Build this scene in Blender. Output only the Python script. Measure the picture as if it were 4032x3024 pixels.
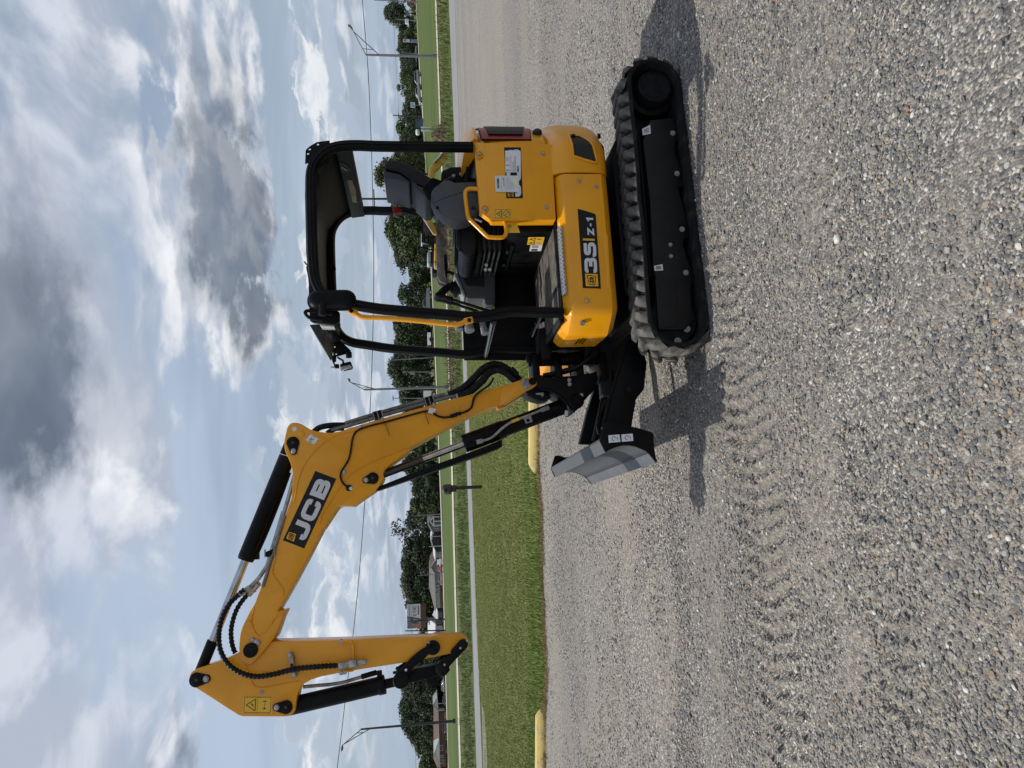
import bpy, bmesh, math, random
import numpy as np
from mathutils import Vector, Matrix
R = math.radians
for o in list(bpy.data.objects): bpy.data.objects.remove(o)
scene = bpy.context.scene
COL = scene.collection

# ---------------------------------------------------------------- camera
cam_d = bpy.data.cameras.new('camera'); cam_o = bpy.data.objects.new('camera', cam_d); COL.objects.link(cam_o)
cx, cy, cz = Vector((-0.031411,-0.121831,-0.992054)), Vector((0.999507,-0.003829,-0.031177)), Vector((-0.000000,-0.992543,0.121891))
mw = Matrix.Identity(4)
for i in range(3):
    mw[i][0], mw[i][1], mw[i][2] = cx[i], cy[i], cz[i]
mw[2][3] = 1.8
cam_o.matrix_world = mw
cam_d.sensor_fit = 'HORIZONTAL'; cam_d.sensor_width = 36; cam_d.lens = 25.446
cam_d.clip_start = .05; cam_d.clip_end = 6000
scene.camera = cam_o
scene.render.resolution_x, scene.render.resolution_y = 1024, 768
scene.view_settings.view_transform = 'Standard'; scene.view_settings.look = 'None'
cy_ = scene.cycles
cy_.max_bounces = 5; cy_.diffuse_bounces = 3; cy_.glossy_bounces = 3; cy_.transmission_bounces = 2; cy_.transparent_max_bounces = 4
cy_.use_adaptive_sampling = True; cy_.adaptive_threshold = .02; cy_.use_denoising = True; cy_.caustics_reflective = False; cy_.caustics_refractive = False
scene.view_settings.exposure = 0.06; scene.view_settings.gamma = 1

# ---------------------------------------------------------------- light
SUNDIR = Vector((-.58, .078, 1)).normalized()          # towards the sun
sl = bpy.data.lights.new('sun', 'SUN'); so = bpy.data.objects.new('sun', sl); COL.objects.link(so)
sl.energy = 3.3; sl.angle = R(.53); sl.color = (1, .95, .87)
so.rotation_euler = SUNDIR.to_track_quat('Z', 'Y').to_euler(); so.location = (-20, 5, 40)

# ---------------------------------------------------------------- node helper
class N:
    """tiny helper to write node trees"""
    def __init__(s, tree): s.t = tree; s.n = tree.nodes; s.l = tree.links
    def add(s, typ, ins=None, **kw):
        nd = s.n.new(typ)
        for k, v in kw.items(): setattr(nd, k, v)
        for k, v in (ins or {}).items():
            sock = nd.inputs[k]
            if hasattr(v, 'is_output'): s.l.new(v, sock)
            else: sock.default_value = v
        return nd
    def math(s, op, a, b=None, c=None, clamp=False):
        ins = {0: a}
        if b is not None: ins[1] = b
        if c is not None: ins[2] = c
        nd = s.add('ShaderNodeMath', ins, operation=op); nd.use_clamp = clamp
        return nd.outputs[0]
    def vmath(s, op, a, b=None):
        ins = {0: a}
        if b is not None: ins[1] = b
        nd = s.add('ShaderNodeVectorMath', ins, operation=op)
        return nd.outputs['Value'] if op in ('LENGTH', 'DOT_PRODUCT') else nd.outputs[0]
    def mix(s, fac, a, b, typ='RGBA', blend='MIX'):
        nd = s.n.new('ShaderNodeMix'); nd.data_type = typ
        if typ == 'RGBA': nd.blend_type = blend
        idx = {'FLOAT': (2, 3, 0), 'RGBA': (6, 7, 2)}[typ]
        for i, v in ((0, fac), (idx[0], a), (idx[1], b)):
            if hasattr(v, 'is_output'): s.l.new(v, nd.inputs[i])
            else:
                if typ == 'RGBA' and i and not hasattr(v, '__len__'): v = (v, v, v, 1)
                elif typ == 'RGBA' and i and len(v) == 3: v = tuple(v) + (1,)
                nd.inputs[i].default_value = v
        return nd.outputs[idx[2]]
    def noise(s, vec, scale, detail=4, rough=.55, dist=0, dim='3D'):
        ins = {'Scale': scale, 'Detail': detail, 'Roughness': rough, 'Distortion': dist}
        if vec is not None: ins['Vector'] = vec
        return s.add('ShaderNodeTexNoise', ins, noise_dimensions=dim)
    def ramp(s, fac, stops, interp='LINEAR'):
        nd = s.add('ShaderNodeValToRGB', {0: fac}); cr = nd.color_ramp; cr.interpolation = interp
        while len(cr.elements) < len(stops): cr.elements.new(.5)
        for e, (p, c) in zip(cr.elements, stops):
            e.position = p; e.color = tuple(c) + (1,) if hasattr(c, '__len__') else (c, c, c, 1)
        return nd.outputs[0]
    def smooth(s, x, a, b):
        return s.add('ShaderNodeMapRange', {0: x, 1: a, 2: b}, interpolation_type='SMOOTHSTEP').outputs[0]

# ---------------------------------------------------------------- world: sky with cloud layers
world = bpy.data.worlds.new('World'); scene.world = world; world.use_nodes = True
wn = N(world.node_tree); world.node_tree.nodes.clear()
sky = wn.add('ShaderNodeTexSky', sky_type='NISHITA', sun_disc=False, sun_elevation=SUNDIR.z and math.asin(SUNDIR.z),
             sun_rotation=math.atan2(SUNDIR.x, SUNDIR.y) % (2*math.pi), air_density=1.1, dust_density=2.2, ozone_density=1.2)
tc = wn.add('ShaderNodeTexCoord').outputs['Generated']
sep = wn.add('ShaderNodeSeparateXYZ', {0: tc})
dx, dy, dz = sep.outputs
az = wn.math('ARCTAN2', dx, dy)                      # 0 straight ahead (+Y), + to the right (+X)
el = wn.math('ARCSINE', dz)
zz = wn.math('ADD', wn.math('MAXIMUM', dz, 0.0), .16)
pl = wn.add('ShaderNodeCombineXYZ', {0: wn.math('DIVIDE', dx, zz), 1: wn.math('DIVIDE', dy, zz), 2: 0.0}).outputs[0]
warp = wn.noise(pl, 1.3, 2, .5, dim='2D').outputs['Color']
plw = wn.vmath('ADD', pl, wn.vmath('MULTIPLY', wn.vmath('SUBTRACT', warp, (.5, .5, .5)), (.45, .45, .45)))
big = wn.noise(plw, .62, 4, .55, dim='2D').outputs['Fac']
fine = wn.noise(plw, 2.8, 6, .53, dim='2D').outputs['Fac']
fine2 = wn.noise(wn.vmath('ADD', plw, (-.10, -.06, 0)), 2.8, 5, .53, dim='2D').outputs['Fac']
D2 = math.pi/180
def bump_at(a, e, wa, we):
    u = wn.math('MULTIPLY', wn.math('SUBTRACT', az, a*D2), 1/(wa*D2))
    v = wn.math('MULTIPLY', wn.math('SUBTRACT', el, e*D2), 1/(we*D2))
    q = wn.math('MULTIPLY_ADD', u, u, wn.math('MULTIPLY', v, v))
    return wn.math('EXPONENT', wn.math('MULTIPLY', q, -1.0))
def total(lst):
    s = None
    for (a, e, wa, we, w) in lst:
        s = wn.math('MULTIPLY_ADD', bump_at(a, e, wa, we), w, s if s is not None else 0.0)
    return s
# ragged edges: directions warped by noise in azimuth/elevation
ae = wn.add('ShaderNodeCombineXYZ', {0: wn.math('MULTIPLY', az, 7.0), 1: wn.math('MULTIPLY', el, 15.0), 2: 0.0}).outputs[0]
wcol = wn.noise(ae, 1.7, 6, .56, dim='2D').outputs['Color']
wsep = wn.add('ShaderNodeSeparateXYZ', {0: wn.vmath('SUBTRACT', wcol, (.5, .5, .5))}).outputs
az0, el0 = az, el
az = wn.math('MULTIPLY_ADD', wsep[0], 9*D2, az0); el = wn.math('MULTIPLY_ADD', wsep[1], 5.5*D2, el0)
cover = total([(5, 27, 14, 5.5, .20), (14, 14, 11.5, 3.7, .46), (-3.5, 22, 6, 3, .16), (20, 22, 10, 4.5, .12), (-24, 25, 6, 5, .14), (-25, 16.5, 5, 2.0, .18),
               (-6, 14.0, 8, 3.6, -.26), (1.5, 16.8, 4, 1.4, -.18), (20.5, 17.3, 6, .8, -.16), (21, 9.2, 9, 1.5, -.18), (-15, 13, 8, 3.5, -.16), (-14, 22, 7, 4, -.08)])
dens = wn.math('ADD', wn.math('MULTIPLY_ADD', big, .62, wn.math('MULTIPLY', fine, .40)), cover)
deck = wn.smooth(dens, .44, .62)
# thick clouds: grey undersides (A: overhead, B: right, C: far left), bright heads above B
turb = wn.math('MULTIPLY_ADD', fine, .8, wn.math('MULTIPLY', big, .6))
tmul = wn.math('MULTIPLY_ADD', wn.smooth(turb, .48, .90), .34, .72)
dA = wn.smooth(total([(6, 28, 10.5, 5.0, 1.0), (-1, 27.5, 6, 3.2, .7)]), .06, .95)
dB = wn.smooth(total([(16, 13.9, 8.6, 2.6, 1.0), (8.5, 13.2, 4.8, 2.2, .9), (8, 11.4, 3, 1.4, .5)]), .12, .85)
dC = wn.smooth(total([(-26, 16.0, 4.5, 1.6, .8), (22, 20.5, 7, 1.8, .35)]), .15, .9)
hB = wn.smooth(total([(15, 16.2, 8.5, 2.0, 1.0), (5, 14.5, 3, 2.0, .8), (6, 11.5, 2.2, 1.4, .9), (-3.5, 22, 5.5, 2.6, .9)]), .15, .75)
dark = wn.math('MULTIPLY', wn.math('MAXIMUM', wn.math('MAXIMUM', dA, dB), dC), tmul, clamp=True)
lit = wn.smooth(wn.math('SUBTRACT', fine, fine2), -.11, .13)
soft = wn.smooth(el, 15*D2, 23*D2)
shadec = wn.mix(soft, (.36, .42, .52), (.44, .49, .59)); lightc = wn.mix(soft, (.80, .82, .86), (.63, .67, .76))
ccol = wn.mix(lit, shadec, lightc)
ccol = wn.mix(wn.math('MULTIPLY', hB, .75), ccol, wn.mix(lit, (.58, .62, .69), (.92, .93, .95)))
ccol = wn.mix(wn.math('MULTIPLY', dark, .93), ccol, (.105, .140, .195))
# clear part: physical sky, with a thin high veil
skyc = wn.vmath('MULTIPLY', sky.outputs[0], (.085, .085, .085))
veil = wn.math('MULTIPLY_ADD', wn.smooth(wn.noise(wn.vmath('MULTIPLY', pl, (.5, 1.6, 1)), .8, 4, .6, dim='2D').outputs['Fac'], .35, .7), .38, .42)
clear = wn.mix(veil, skyc, (.50, .59, .73))
base = wn.mix(deck, clear, ccol)
# cumulus heads standing on the horizon: noise in azimuth/elevation
aw = wn.vmath('ADD', ae, wn.vmath('MULTIPLY', wn.vmath('SUBTRACT', wcol, (.5, .5, .5)), (.50, .50, .5)))
cumn = wn.noise(aw, 1.05, 6, .58, dim='2D').outputs['Fac']
lowpos = total([(22, 7.4, 4.5, 1.7, .30), (1, 9.4, 4.5, 1.9, .20), (-16, 7.6, 6, 2.3, .24), (9, 8.2, 6, 2.2, .20), (6, 12, 2.5, 1.6, .2), (-24, 7.5, 5, 2.4, .2), (-8, 5, 5, 1.5, .10)])
cdens = wn.math('ADD', cumn, wn.math('SUBTRACT', lowpos, .12))
cmask = wn.math('MULTIPLY', wn.smooth(cdens, .49, .57), wn.math('SUBTRACT', 1.0, wn.smooth(el, 11*D2, 15*D2)))
cumn2 = wn.noise(wn.vmath('ADD', aw, (.16, -.28, 0)), 1.05, 5, .58, dim='2D').outputs['Fac']
clit = wn.smooth(wn.math('SUBTRACT', cumn, cumn2), -.16, .10)
cumcol = wn.mix(clit, (.86, .88, .90), (.44, .51, .61))
base = wn.mix(wn.math('MULTIPLY', cmask, .92), base, cumcol)
# horizon haze band, bluer grey
hz = wn.math('SUBTRACT', 1.0, wn.smooth(el0, 0.0, 9*D2))
base = wn.mix(wn.math('MULTIPLY', hz, .60), base, (.34, .43, .56))
# below the horizon: ground-coloured
base = wn.mix(wn.smooth(el0, -.02, 0.0), (.22, .22, .19), base)
bg = wn.add('ShaderNodeBackground', {0: base, 1: 1.0})
wn.l.new(bg.outputs[0], wn.add('ShaderNodeOutputWorld').inputs[0])

world.cycles.sampling_method = 'MANUAL'; world.cycles.sample_map_resolution = 256
# ---------------------------------------------------------------- materials
MATS = {}
def mat(name, col, rough=.5, metal=0., spec=.5, coat=0., nscale=0, ncol=None, nlo=.4, nhi=.6, bump=0., bscale=40, detail=6, coords='Object', rvar=0.):
    if name in MATS: return MATS[name]
    m = bpy.data.materials.new(name); m.use_nodes = True; nt = N(m.node_tree)
    p = m.node_tree.nodes['Principled BSDF']
    p.inputs['Base Color'].default_value = tuple(col) + (1,)
    p.inputs['Roughness'].default_value = rough; p.inputs['Metallic'].default_value = metal
    p.inputs['Specular IOR Level'].default_value = spec; p.inputs['Coat Weight'].default_value = coat
    p.inputs['Coat Roughness'].default_value = .12
    vec = nt.add('ShaderNodeTexCoord').outputs[coords]
    if nscale:
        nz = nt.noise(vec, nscale, detail).outputs['Fac']
        f = nt.smooth(nz, nlo, nhi)
        nt.l.new(nt.mix(f, col, ncol or [c*.7 for c in col]), p.inputs['Base Color'])
        if rvar: nt.l.new(nt.math('ADD', nt.math('MULTIPLY', f, rvar), rough), p.inputs['Roughness'])
    if bump:
        b = nt.add('ShaderNodeBump', {'Strength': bump, 'Distance': .02, 'Height': nt.noise(vec, bscale, 5).outputs['Fac']})
        nt.l.new(b.outputs[0], p.inputs['Normal'])
    MATS[name] = m
    return m
yellow = mat('yellow_paint', (.82, .340, .0015), .28, spec=.4, coat=.25, nscale=3.5, ncol=(.76, .312, .0015), rvar=.07, bump=.015, bscale=160)
black = mat('black_paint', (.0034, .0037, .004), .42, spec=.13, nscale=5, ncol=(.007, .0072, .0075), rvar=.1, bump=.02, bscale=120)
blackmat = mat('black_plastic', (.0045, .005, .006), .6, spec=.16, nscale=20, ncol=(.010, .0105, .0115), bump=.05, bscale=200)
rubber = mat('dusty_rubber', (.010, .010, .010), .85, spec=.2, nscale=13, ncol=(.035, .033, .029), nlo=.45, nhi=.75, bump=.15, bscale=70)
lugrub = mat('dusty_lug_rubber', (.045, .044, .042), .88, spec=.25, nscale=17, ncol=(.15, .14, .125), nlo=.32, nhi=.7, bump=.2, bscale=60)
hose_m = mat('hose_rubber', (.0045, .0045, .005), .5, spec=.2, nscale=30, ncol=(.013, .013, .013))
steel = mat('zinc_steel', (.42, .42, .40), .38, metal=.8, nscale=25, ncol=(.30, .30, .29), rvar=.15)
chrome = mat('chrome_rod', (.40, .40, .40), .16, metal=1., nscale=8, ncol=(.55, .55, .55), rvar=.05)
greyplate = mat('grey_steel_plate', (.30, .30, .29), .5, metal=.3, nscale=14, ncol=(.22, .22, .21))
bladegrey = mat('blade_primer', (.080, .089, .101), .52, metal=.3, spec=.3, nscale=6, ncol=(.098, .102, .106), nlo=.35, nhi=.7, rvar=.15, bump=.03, bscale=30)
seatm = mat('seat_vinyl', (.036, .040, .048), .5, spec=.4, nscale=40, ncol=(.041, .045, .053), bump=.12, bscale=260)
seatblk = mat('seat_side_vinyl', (.006, .0065, .009), .5, spec=.3, bump=.1, bscale=200)
greyplas = mat('grey_plastic', (.060, .063, .066), .55, spec=.35, nscale=9, ncol=(.068, .071, .073), bump=.05, bscale=240)
dgreyplas = mat('dark_grey_plastic', (.014, .0155, .017), .55, spec=.3, nscale=9, ncol=(.018, .0195, .021), bump=.05, bscale=240)
cream = mat('cream_tape', (.42, .37, .27), .8, nscale=12, ncol=(.32, .28, .20))
white = mat('white_label', (.72, .73, .74), .5)
labelgrey = mat('label_print_grey', (.30, .30, .31), .6)
decalblk = mat('decal_black', (.006, .006, .0065), .45, spec=.3)
decalwht = mat('decal_white', (.62, .62, .63), .4)
decalyel = mat('decal_yellow', (.80, .40, .02), .4)
warnyel = mat('warning_yellow', (.80, .46, .03), .4)
paleyel = mat('pale_yellow_print', (.72, .74, .38), .5)
redm = mat('red_lens', (.24, .006, .012), .3, spec=.3)
redbelt = mat('red_plastic', (.42, .02, .025), .5)
glassblk = mat('dark_lens', (.004, .004, .005), .45, spec=.15)
lampglass = mat('lamp_lens', (.62, .64, .64), .15, nscale=60, ncol=(.35, .36, .36))
matfloor = mat('floor_mat', (.135, .125, .110), .9, spec=.2, nscale=12, ncol=(.085, .079, .070), bump=.3, bscale=55)
brownin = mat('dark_brown_print', (.07, .014, .008), .5)

# ---------------------------------------------------------------- mesh helper
class MB:
    def __init__(s): s.v = []; s.f = []
    def _add(s, vs, fs):
        o = len(s.v); s.v += [tuple(v) for v in vs]; s.f += [tuple(i+o for i in f) for f in fs]; return s
    def prism(s, prof, a, b, axis='y', holes=None):
        n = len(prof)
        def mk(p, t):
            return {'y': (p[0], t, p[1]), 'x': (t, p[0], p[1]), 'z': (p[0], p[1], t)}[axis]
        vs = [mk(p, a) for p in prof] + [mk(p, b) for p in prof]
        fs = [tuple(range(n))[::-1], tuple(range(n, 2*n))] + [(i, (i+1) % n, n+(i+1) % n, n+i) for i in range(n)]
        return s._add(vs, fs)
    def box(s, c, d, rot=None):
        x, y, z = [k/2 for k in d]
        vs = [Vector(p) for p in ((-x,-y,-z),(x,-y,-z),(x,y,-z),(-x,y,-z),(-x,-y,z),(x,-y,z),(x,y,z),(-x,y,z))]
        if rot is not None:
            vs = [rot @ v for v in vs]
        vs = [v + Vector(c) for v in vs]
        return s._add(vs, [(3,2,1,0),(4,5,6,7),(0,1,5,4),(1,2,6,5),(2,3,7,6),(3,0,4,7)])
    def hexa(s, p):   # 8 corner points: bottom 4, top 4
        return s._add(p, [(3,2,1,0),(4,5,6,7),(0,1,5,4),(1,2,6,5),(2,3,7,6),(3,0,4,7)])
    def bar(s, p0, p1, w, h, up=(0,0,1)):
        p0, p1 = Vector(p0), Vector(p1); d = (p1-p0).normalized(); side = d.cross(Vector(up)).normalized(); u = side.cross(d)
        q = []
        for p in (p0, p1): q += [p+side*a*w/2+u*b*h/2 for a, b in ((-1,-1),(1,-1),(1,1),(-1,1))]
        return s._add(q, [(3,2,1,0),(4,5,6,7),(0,1,5,4),(1,2,6,5),(2,3,7,6),(3,0,4,7)])
    def tube(s, pts, r, n=10, closed=False, caps=True):
        pts = [Vector(p) for p in pts]; k = len(pts)
        rr = r if hasattr(r, '__len__') else [r]*k
        tang = []
        for i in range(k):
            a = pts[i-1] if (i or closed) else pts[i]; b = pts[(i+1) % k] if (i < k-1 or closed) else pts[i]
            t = (b-a); tang.append(t.normalized() if t.length > 1e-9 else Vector((0,0,1)))
        ref = Vector((0,0,1)) if abs(tang[0].z) < .9 else Vector((1,0,0))
        nrm = tang[0].cross(ref).normalized(); vs = []
        for i in range(k):
            nrm = (nrm - tang[i]*nrm.dot(tang[i])).normalized(); bn = tang[i].cross(nrm)
            for j in range(n):
                a = 2*math.pi*j/n; vs.append(pts[i] + (nrm*math.cos(a)+bn*math.sin(a))*rr[i])
        fs = []
        for i in range(k if closed else k-1):
            for j in range(n):
                a, b = i*n+j, i*n+(j+1) % n; c, d = ((i+1) % k)*n+(j+1) % n, ((i+1) % k)*n+j
                fs.append((a, b, c, d))
        if caps and not closed: fs += [tuple(range(n))[::-1], tuple(range((k-1)*n, k*n))]
        return s._add(vs, fs)
    def cyl(s, p0, p1, r, n=20, r1=None): return s.tube([p0, p1], [r, r1 if r1 is not None else r], n)
    def lathe(s, prof, c, axis, n=24):   # prof: (radius, along)
        ax = Vector(axis).normalized(); ref = Vector((0,0,1)) if abs(ax.z) < .9 else Vector((1,0,0))
        u = ax.cross(ref).normalized(); w = ax.cross(u); c = Vector(c); vs = []; k = len(prof)
        for (r, h) in prof:
            for j in range(n):
                a = 2*math.pi*j/n; vs.append(c+ax*h+(u*math.cos(a)+w*math.sin(a))*r)
        fs = [(i*n+j, i*n+(j+1) % n, (i+1)*n+(j+1) % n, (i+1)*n+j) for i in range(k-1) for j in range(n)]
        fs += [tuple(range(n))[::-1], tuple(range((k-1)*n, k*n))]
        return s._add(vs, fs)
    def loft(s, rings, closed=True, caps=True):
        n = len(rings[0]); vs = [p for r_ in rings for p in r_]; fs = []
        for i in range(len(rings)-1):
            for j in range(n if closed else n-1):
                a, b = i*n+j, i*n+(j+1) % n; fs.append((a, b, b+n, a+n))
        if caps and closed: fs += [tuple(range(n))[::-1], tuple(range((len(rings)-1)*n, len(rings)*n))]
        return s._add(vs, fs)
    def quad(s, p): return s._add(p, [tuple(range(len(p)))])
    def mesh(s, name, m=None, bevel=0, seg=2, smooth=35, subsurf=0):
        me = bpy.data.meshes.new(name); bm = bmesh.new()
        vs = [bm.verts.new(v) for v in s.v]
        for f in s.f:
            try: bm.faces.new([vs[i] for i in f])
            except ValueError: pass
        bmesh.ops.recalc_face_normals(bm, faces=bm.faces)
        if bevel:
            es = [e for e in bm.edges if len(e.link_faces) == 2 and e.calc_face_angle(0) > R(28)]
            if es: bmesh.ops.bevel(bm, geom=es, offset=bevel, segments=seg, profile=.5, affect='EDGES', clamp_overlap=True)
        bm.to_mesh(me); bm.free()
        if m: me.materials.append(m)
        if smooth:
            me.shade_smooth(); me.set_sharp_from_angle(angle=R(smooth))
        return me
    def build(s, name, m, parent=None, bevel=0, seg=2, smooth=35, mods=None):
        o = bpy.data.objects.new(name, s.mesh(name, m, bevel, seg, smooth)); COL.objects.link(o)
        if parent is not None: o.parent = parent
        return o
def tag(o, label=None, cat=None, group=None, kind=None):
    for k, v in (('label', label), ('category', cat), ('group', group), ('kind', kind)):
        if v: o[k] = v
    return o
def thing(name, loc, label, cat, rz=0, group=None):
    o = bpy.data.objects.new(name, None); COL.objects.link(o); o.location = loc; o.rotation_euler.z = rz
    o.empty_display_size = .2
    return tag(o, label, cat, group)
def inst(name, me, parent, M=None):
    o = bpy.data.objects.new(name, me); COL.objects.link(o); o.parent = parent
    if M is not None: o.matrix_local = M
    return o
def smooth_path(pts, sub=5):
    """Catmull-Rom through the points"""
    P_ = [Vector(p) for p in pts]; out = []
    for i in range(len(P_)-1):
        p0 = P_[max(i-1, 0)]; p1 = P_[i]; p2 = P_[i+1]; p3 = P_[min(i+2, len(P_)-1)]
        for k in range(sub):
            t = k/sub
            out.append(.5*((2*p1)+(p2-p0)*t+(2*p0-5*p1+4*p2-p3)*t*t+(3*p1-p0-3*p2+p3)*t**3))
    return out + [P_[-1]]
def resample(pts, step):
    P_ = [Vector(p) for p in pts]; out = [P_[0]]; acc = 0
    for a, b in zip(P_, P_[1:]):
        L = (b-a).length; t = step-acc
        while t <= L:
            out.append(a+(b-a)*(t/L)); t += step
        acc = (acc+L) % step
    return out
def xz(l, y): return [(p[0], y, p[1]) for p in l]

# ================================================================= THE SETTING
def tz(X, Y):
    t = min(max((Y-10)/30, 0), 1); t = t*t*(3-2*t)
    return .008*(X-.4*Y)*t
def gmat(name, build):
    m = bpy.data.materials.new(name); m.use_nodes = True; nt = N(m.node_tree); p = m.node_tree.nodes['Principled BSDF']
    p.inputs['Specular IOR Level'].default_value = .25; p.inputs['Roughness'].default_value = .9
    geo = nt.add('ShaderNodeNewGeometry').outputs['Position']
    build(nt, p, geo); MATS[name] = m; return m
def _grass(nt, p, pos):
    a = nt.noise(pos, .35, 5).outputs['Fac']; b = nt.noise(pos, 6.0, 6, .7).outputs['Fac']; c = nt.noise(pos, .06, 3).outputs['Fac']
    st = nt.noise(nt.vmath('MULTIPLY', pos, (.025, .20, 1)), 1.0, 4).outputs['Fac']
    col = nt.mix(nt.smooth(a, .35, .65), (.070, .112, .018), (.100, .132, .028))
    col = nt.mix(nt.math('MULTIPLY', nt.smooth(c, .45, .65), .6), col, (.110, .118, .042))
    col = nt.mix(nt.math('MULTIPLY', nt.smooth(st, .42, .60), .75), col, (.050, .086, .016))
    col = nt.mix(nt.math('MULTIPLY', nt.smooth(b, .45, .75), .55), col, (.038, .062, .014))
    nt.l.new(col, p.inputs['Base Color'])
    bm_ = nt.add('ShaderNodeBump', {'Strength': .8, 'Distance': .06, 'Height': b}); nt.l.new(bm_.outputs[0], p.inputs['Normal'])
grass_m = gmat('mown_grass', _grass)
def _gravel(nt, p, pos):
    v1 = nt.add('ShaderNodeTexVoronoi', {'Vector': pos, 'Scale': 105.0, 'Randomness': 1.0}, voronoi_dimensions='2D')
    grain = nt.noise(pos, 330.0, 2, .7, dim='2D').outputs['Fac']
    sepc = nt.add('ShaderNodeSeparateColor', {0: v1.outputs['Color']}).outputs[0]
    stone = nt.ramp(sepc, [(0, (.075, .079, .085)), (.30, (.15, .152, .155)), (.52, (.235, .224, .202)), (.74, (.31, .28, .235)), (.90, (.42, .39, .335)), (1, (.66, .64, .60))])
    patch = nt.noise(nt.vmath('MULTIPLY', pos, (.45, 1.0, 1)), 1.3, 5, .62, dim='2D').outputs['Fac']
    sand = nt.mix(nt.smooth(grain, .25, .75), (.165, .149, .126), (.385, .352, .304))
    f = nt.smooth(patch, .40, .58)
    col = nt.mix(nt.math('MULTIPLY_ADD', f, .55, .15), stone, sand)
    tone = nt.noise(nt.vmath('MULTIPLY', pos, (.10, .55, 1)), .7, 3, dim='2D').outputs['Fac']
    spk = nt.noise(pos, 26.0, 3, .75, dim='2D').outputs['Fac']
    col = nt.mix(1.0, col, nt.mix(nt.smooth(spk, .30, .72), (.68, .68, .70), (1.36, 1.35, 1.33)), blend='MULTIPLY')
    col = nt.mix(1.0, col, nt.mix(nt.smooth(tone, .3, .7), (.88, .88, .90), (1.08, 1.07, 1.04)), blend='MULTIPLY')
    nt.l.new(col, p.inputs['Base Color'])
    hh = nt.math('MULTIPLY_ADD', v1.outputs['Distance'], -1.0, nt.math('MULTIPLY', grain, .35))
    b = nt.add('ShaderNodeBump', {'Strength': .8, 'Distance': .008, 'Height': hh}); nt.l.new(b.outputs[0], p.inputs['Normal'])
gravel_m = gmat('compacted_gravel', _gravel)
def _asph(nt, p, pos):
    a = nt.noise(pos, 45.0, 4, .8).outputs['Fac']; b = nt.noise(pos, .5, 4).outputs['Fac']
    col = nt.mix(nt.smooth(a, .3, .7), (.20, .20, .205), (.30, .298, .295)); col = nt.mix(nt.math('MULTIPLY', nt.smooth(b, .4, .6), .35), col, (.19, .188, .185))
    nt.l.new(col, p.inputs['Base Color'])
asph_m = gmat('worn_asphalt', _asph)
def _conc(nt, p, pos):
    b = nt.noise(pos, .6, 5).outputs['Fac']; col = nt.mix(nt.smooth(b, .35, .65), (.52, .47, .38), (.44, .40, .33))
    nt.l.new(col, p.inputs['Base Color'])
conc_m = gmat('pale_concrete', _conc)
def _dirt(nt, p, pos):
    b = nt.noise(pos, 5.0, 6, .7).outputs['Fac']; nt.l.new(nt.mix(nt.smooth(b, .35, .65), (.10, .075, .05), (.25, .19, .11)), p.inputs['Base Color'])
    bm_ = nt.add('ShaderNodeBump', {'Strength': 1, 'Distance': .08, 'Height': b}); nt.l.new(bm_.outputs[0], p.inputs['Normal'])
dirt_m = gmat('dry_earth', _dirt)

def sheet(name, xs, ys, zf, m, kind='structure'):
    nx, ny = len(xs), len(ys); v = [(x, y, zf(x, y)) for y in ys for x in xs]
    f = [(j*nx+i, j*nx+i+1, (j+1)*nx+i+1, (j+1)*nx+i) for j in range(ny-1) for i in range(nx-1)]
    me = bpy.data.meshes.new(name); me.from_pydata(v, [], f); me.materials.append(m); me.shade_smooth()
    o = bpy.data.objects.new(name, me); COL.objects.link(o); tag(o, kind=kind); return o
def grade(a): return sorted(set([-x for x in a] + list(a)))
gx = grade([0, 4, 8, 12, 16, 20, 25, 30, 40, 50, 65, 80, 100, 130, 170, 220, 300, 400, 600, 900, 1500, 2500])
gy = [-40, -10, 0, 5, 8, 10, 12, 14, 16, 18, 20, 22, 24, 26, 28, 30, 32, 34, 36, 38, 40, 45, 50, 55, 60, 70, 80, 100, 120, 150, 180, 220, 270, 330, 400, 550, 800, 1200, 2000, 4000]
tag(sheet('ground', gx, gy, lambda x, y: tz(x, y)-.03, grass_m), 'broad flat grassland stretching to the treeline', None)

def strip(name, A, B, dz, m, cols=4):
    """sheet between edge line A (far) and B (near); both lists of (x, y) sorted by x"""
    A, B = sorted(A), sorted(B); x0, x1 = max(A[0][0], B[0][0]), min(A[-1][0], B[-1][0])
    xs = [x0+(x1-x0)*i/90 for i in range(91)]
    ya = np.interp(xs, [p[0] for p in A], [p[1] for p in A]); yb = np.interp(xs, [p[0] for p in B], [p[1] for p in B])
    k = np.ones(7)/7
    ya = np.convolve(np.pad(ya, 3, 'edge'), k, 'valid'); yb = np.convolve(np.pad(yb, 3, 'edge'), k, 'valid')
    v, f = [], []
    for i, x in enumerate(xs):
        for c in range(cols+1):
            y = yb[i]+(ya[i]-yb[i])*c/cols; v.append((x, y, tz(x, y)+dz))
    w = cols+1
    for i in range(90):
        for c in range(cols): f.append((i*w+c, (i+1)*w+c, (i+1)*w+c+1, i*w+c+1))
    me = bpy.data.meshes.new(name); me.from_pydata(v, [], f); me.materials.append(m); me.shade_smooth()
    o = bpy.data.objects.new(name, me); COL.objects.link(o); tag(o, kind='structure'); return o
trail_far = [(18.053,33.908),(15.406,33.76),(13.242,33.702),(11.544,33.735)] + [(2.489,33.873),(-2.253,34.087)] + [(-7.169,33.618),(-10.766,34.912)] + [(-16.106,35.422),(-18.869,35.786)]
trail_near = [(15.684,29.444),(13.368,29.281),(11.594,29.497),(10.093,29.489)] + [(2.257,30.76),(-2.023,30.5)] + [(-6.414,30.029),(-9.527,30.853)] + [(-13.643,29.959),(-15.843,30.002)]
strip('asphalt_path', trail_far + [(70, 35), (-70, 47)], trail_near + [(70, 30), (-70, 38)], .012, asph_m)
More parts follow.
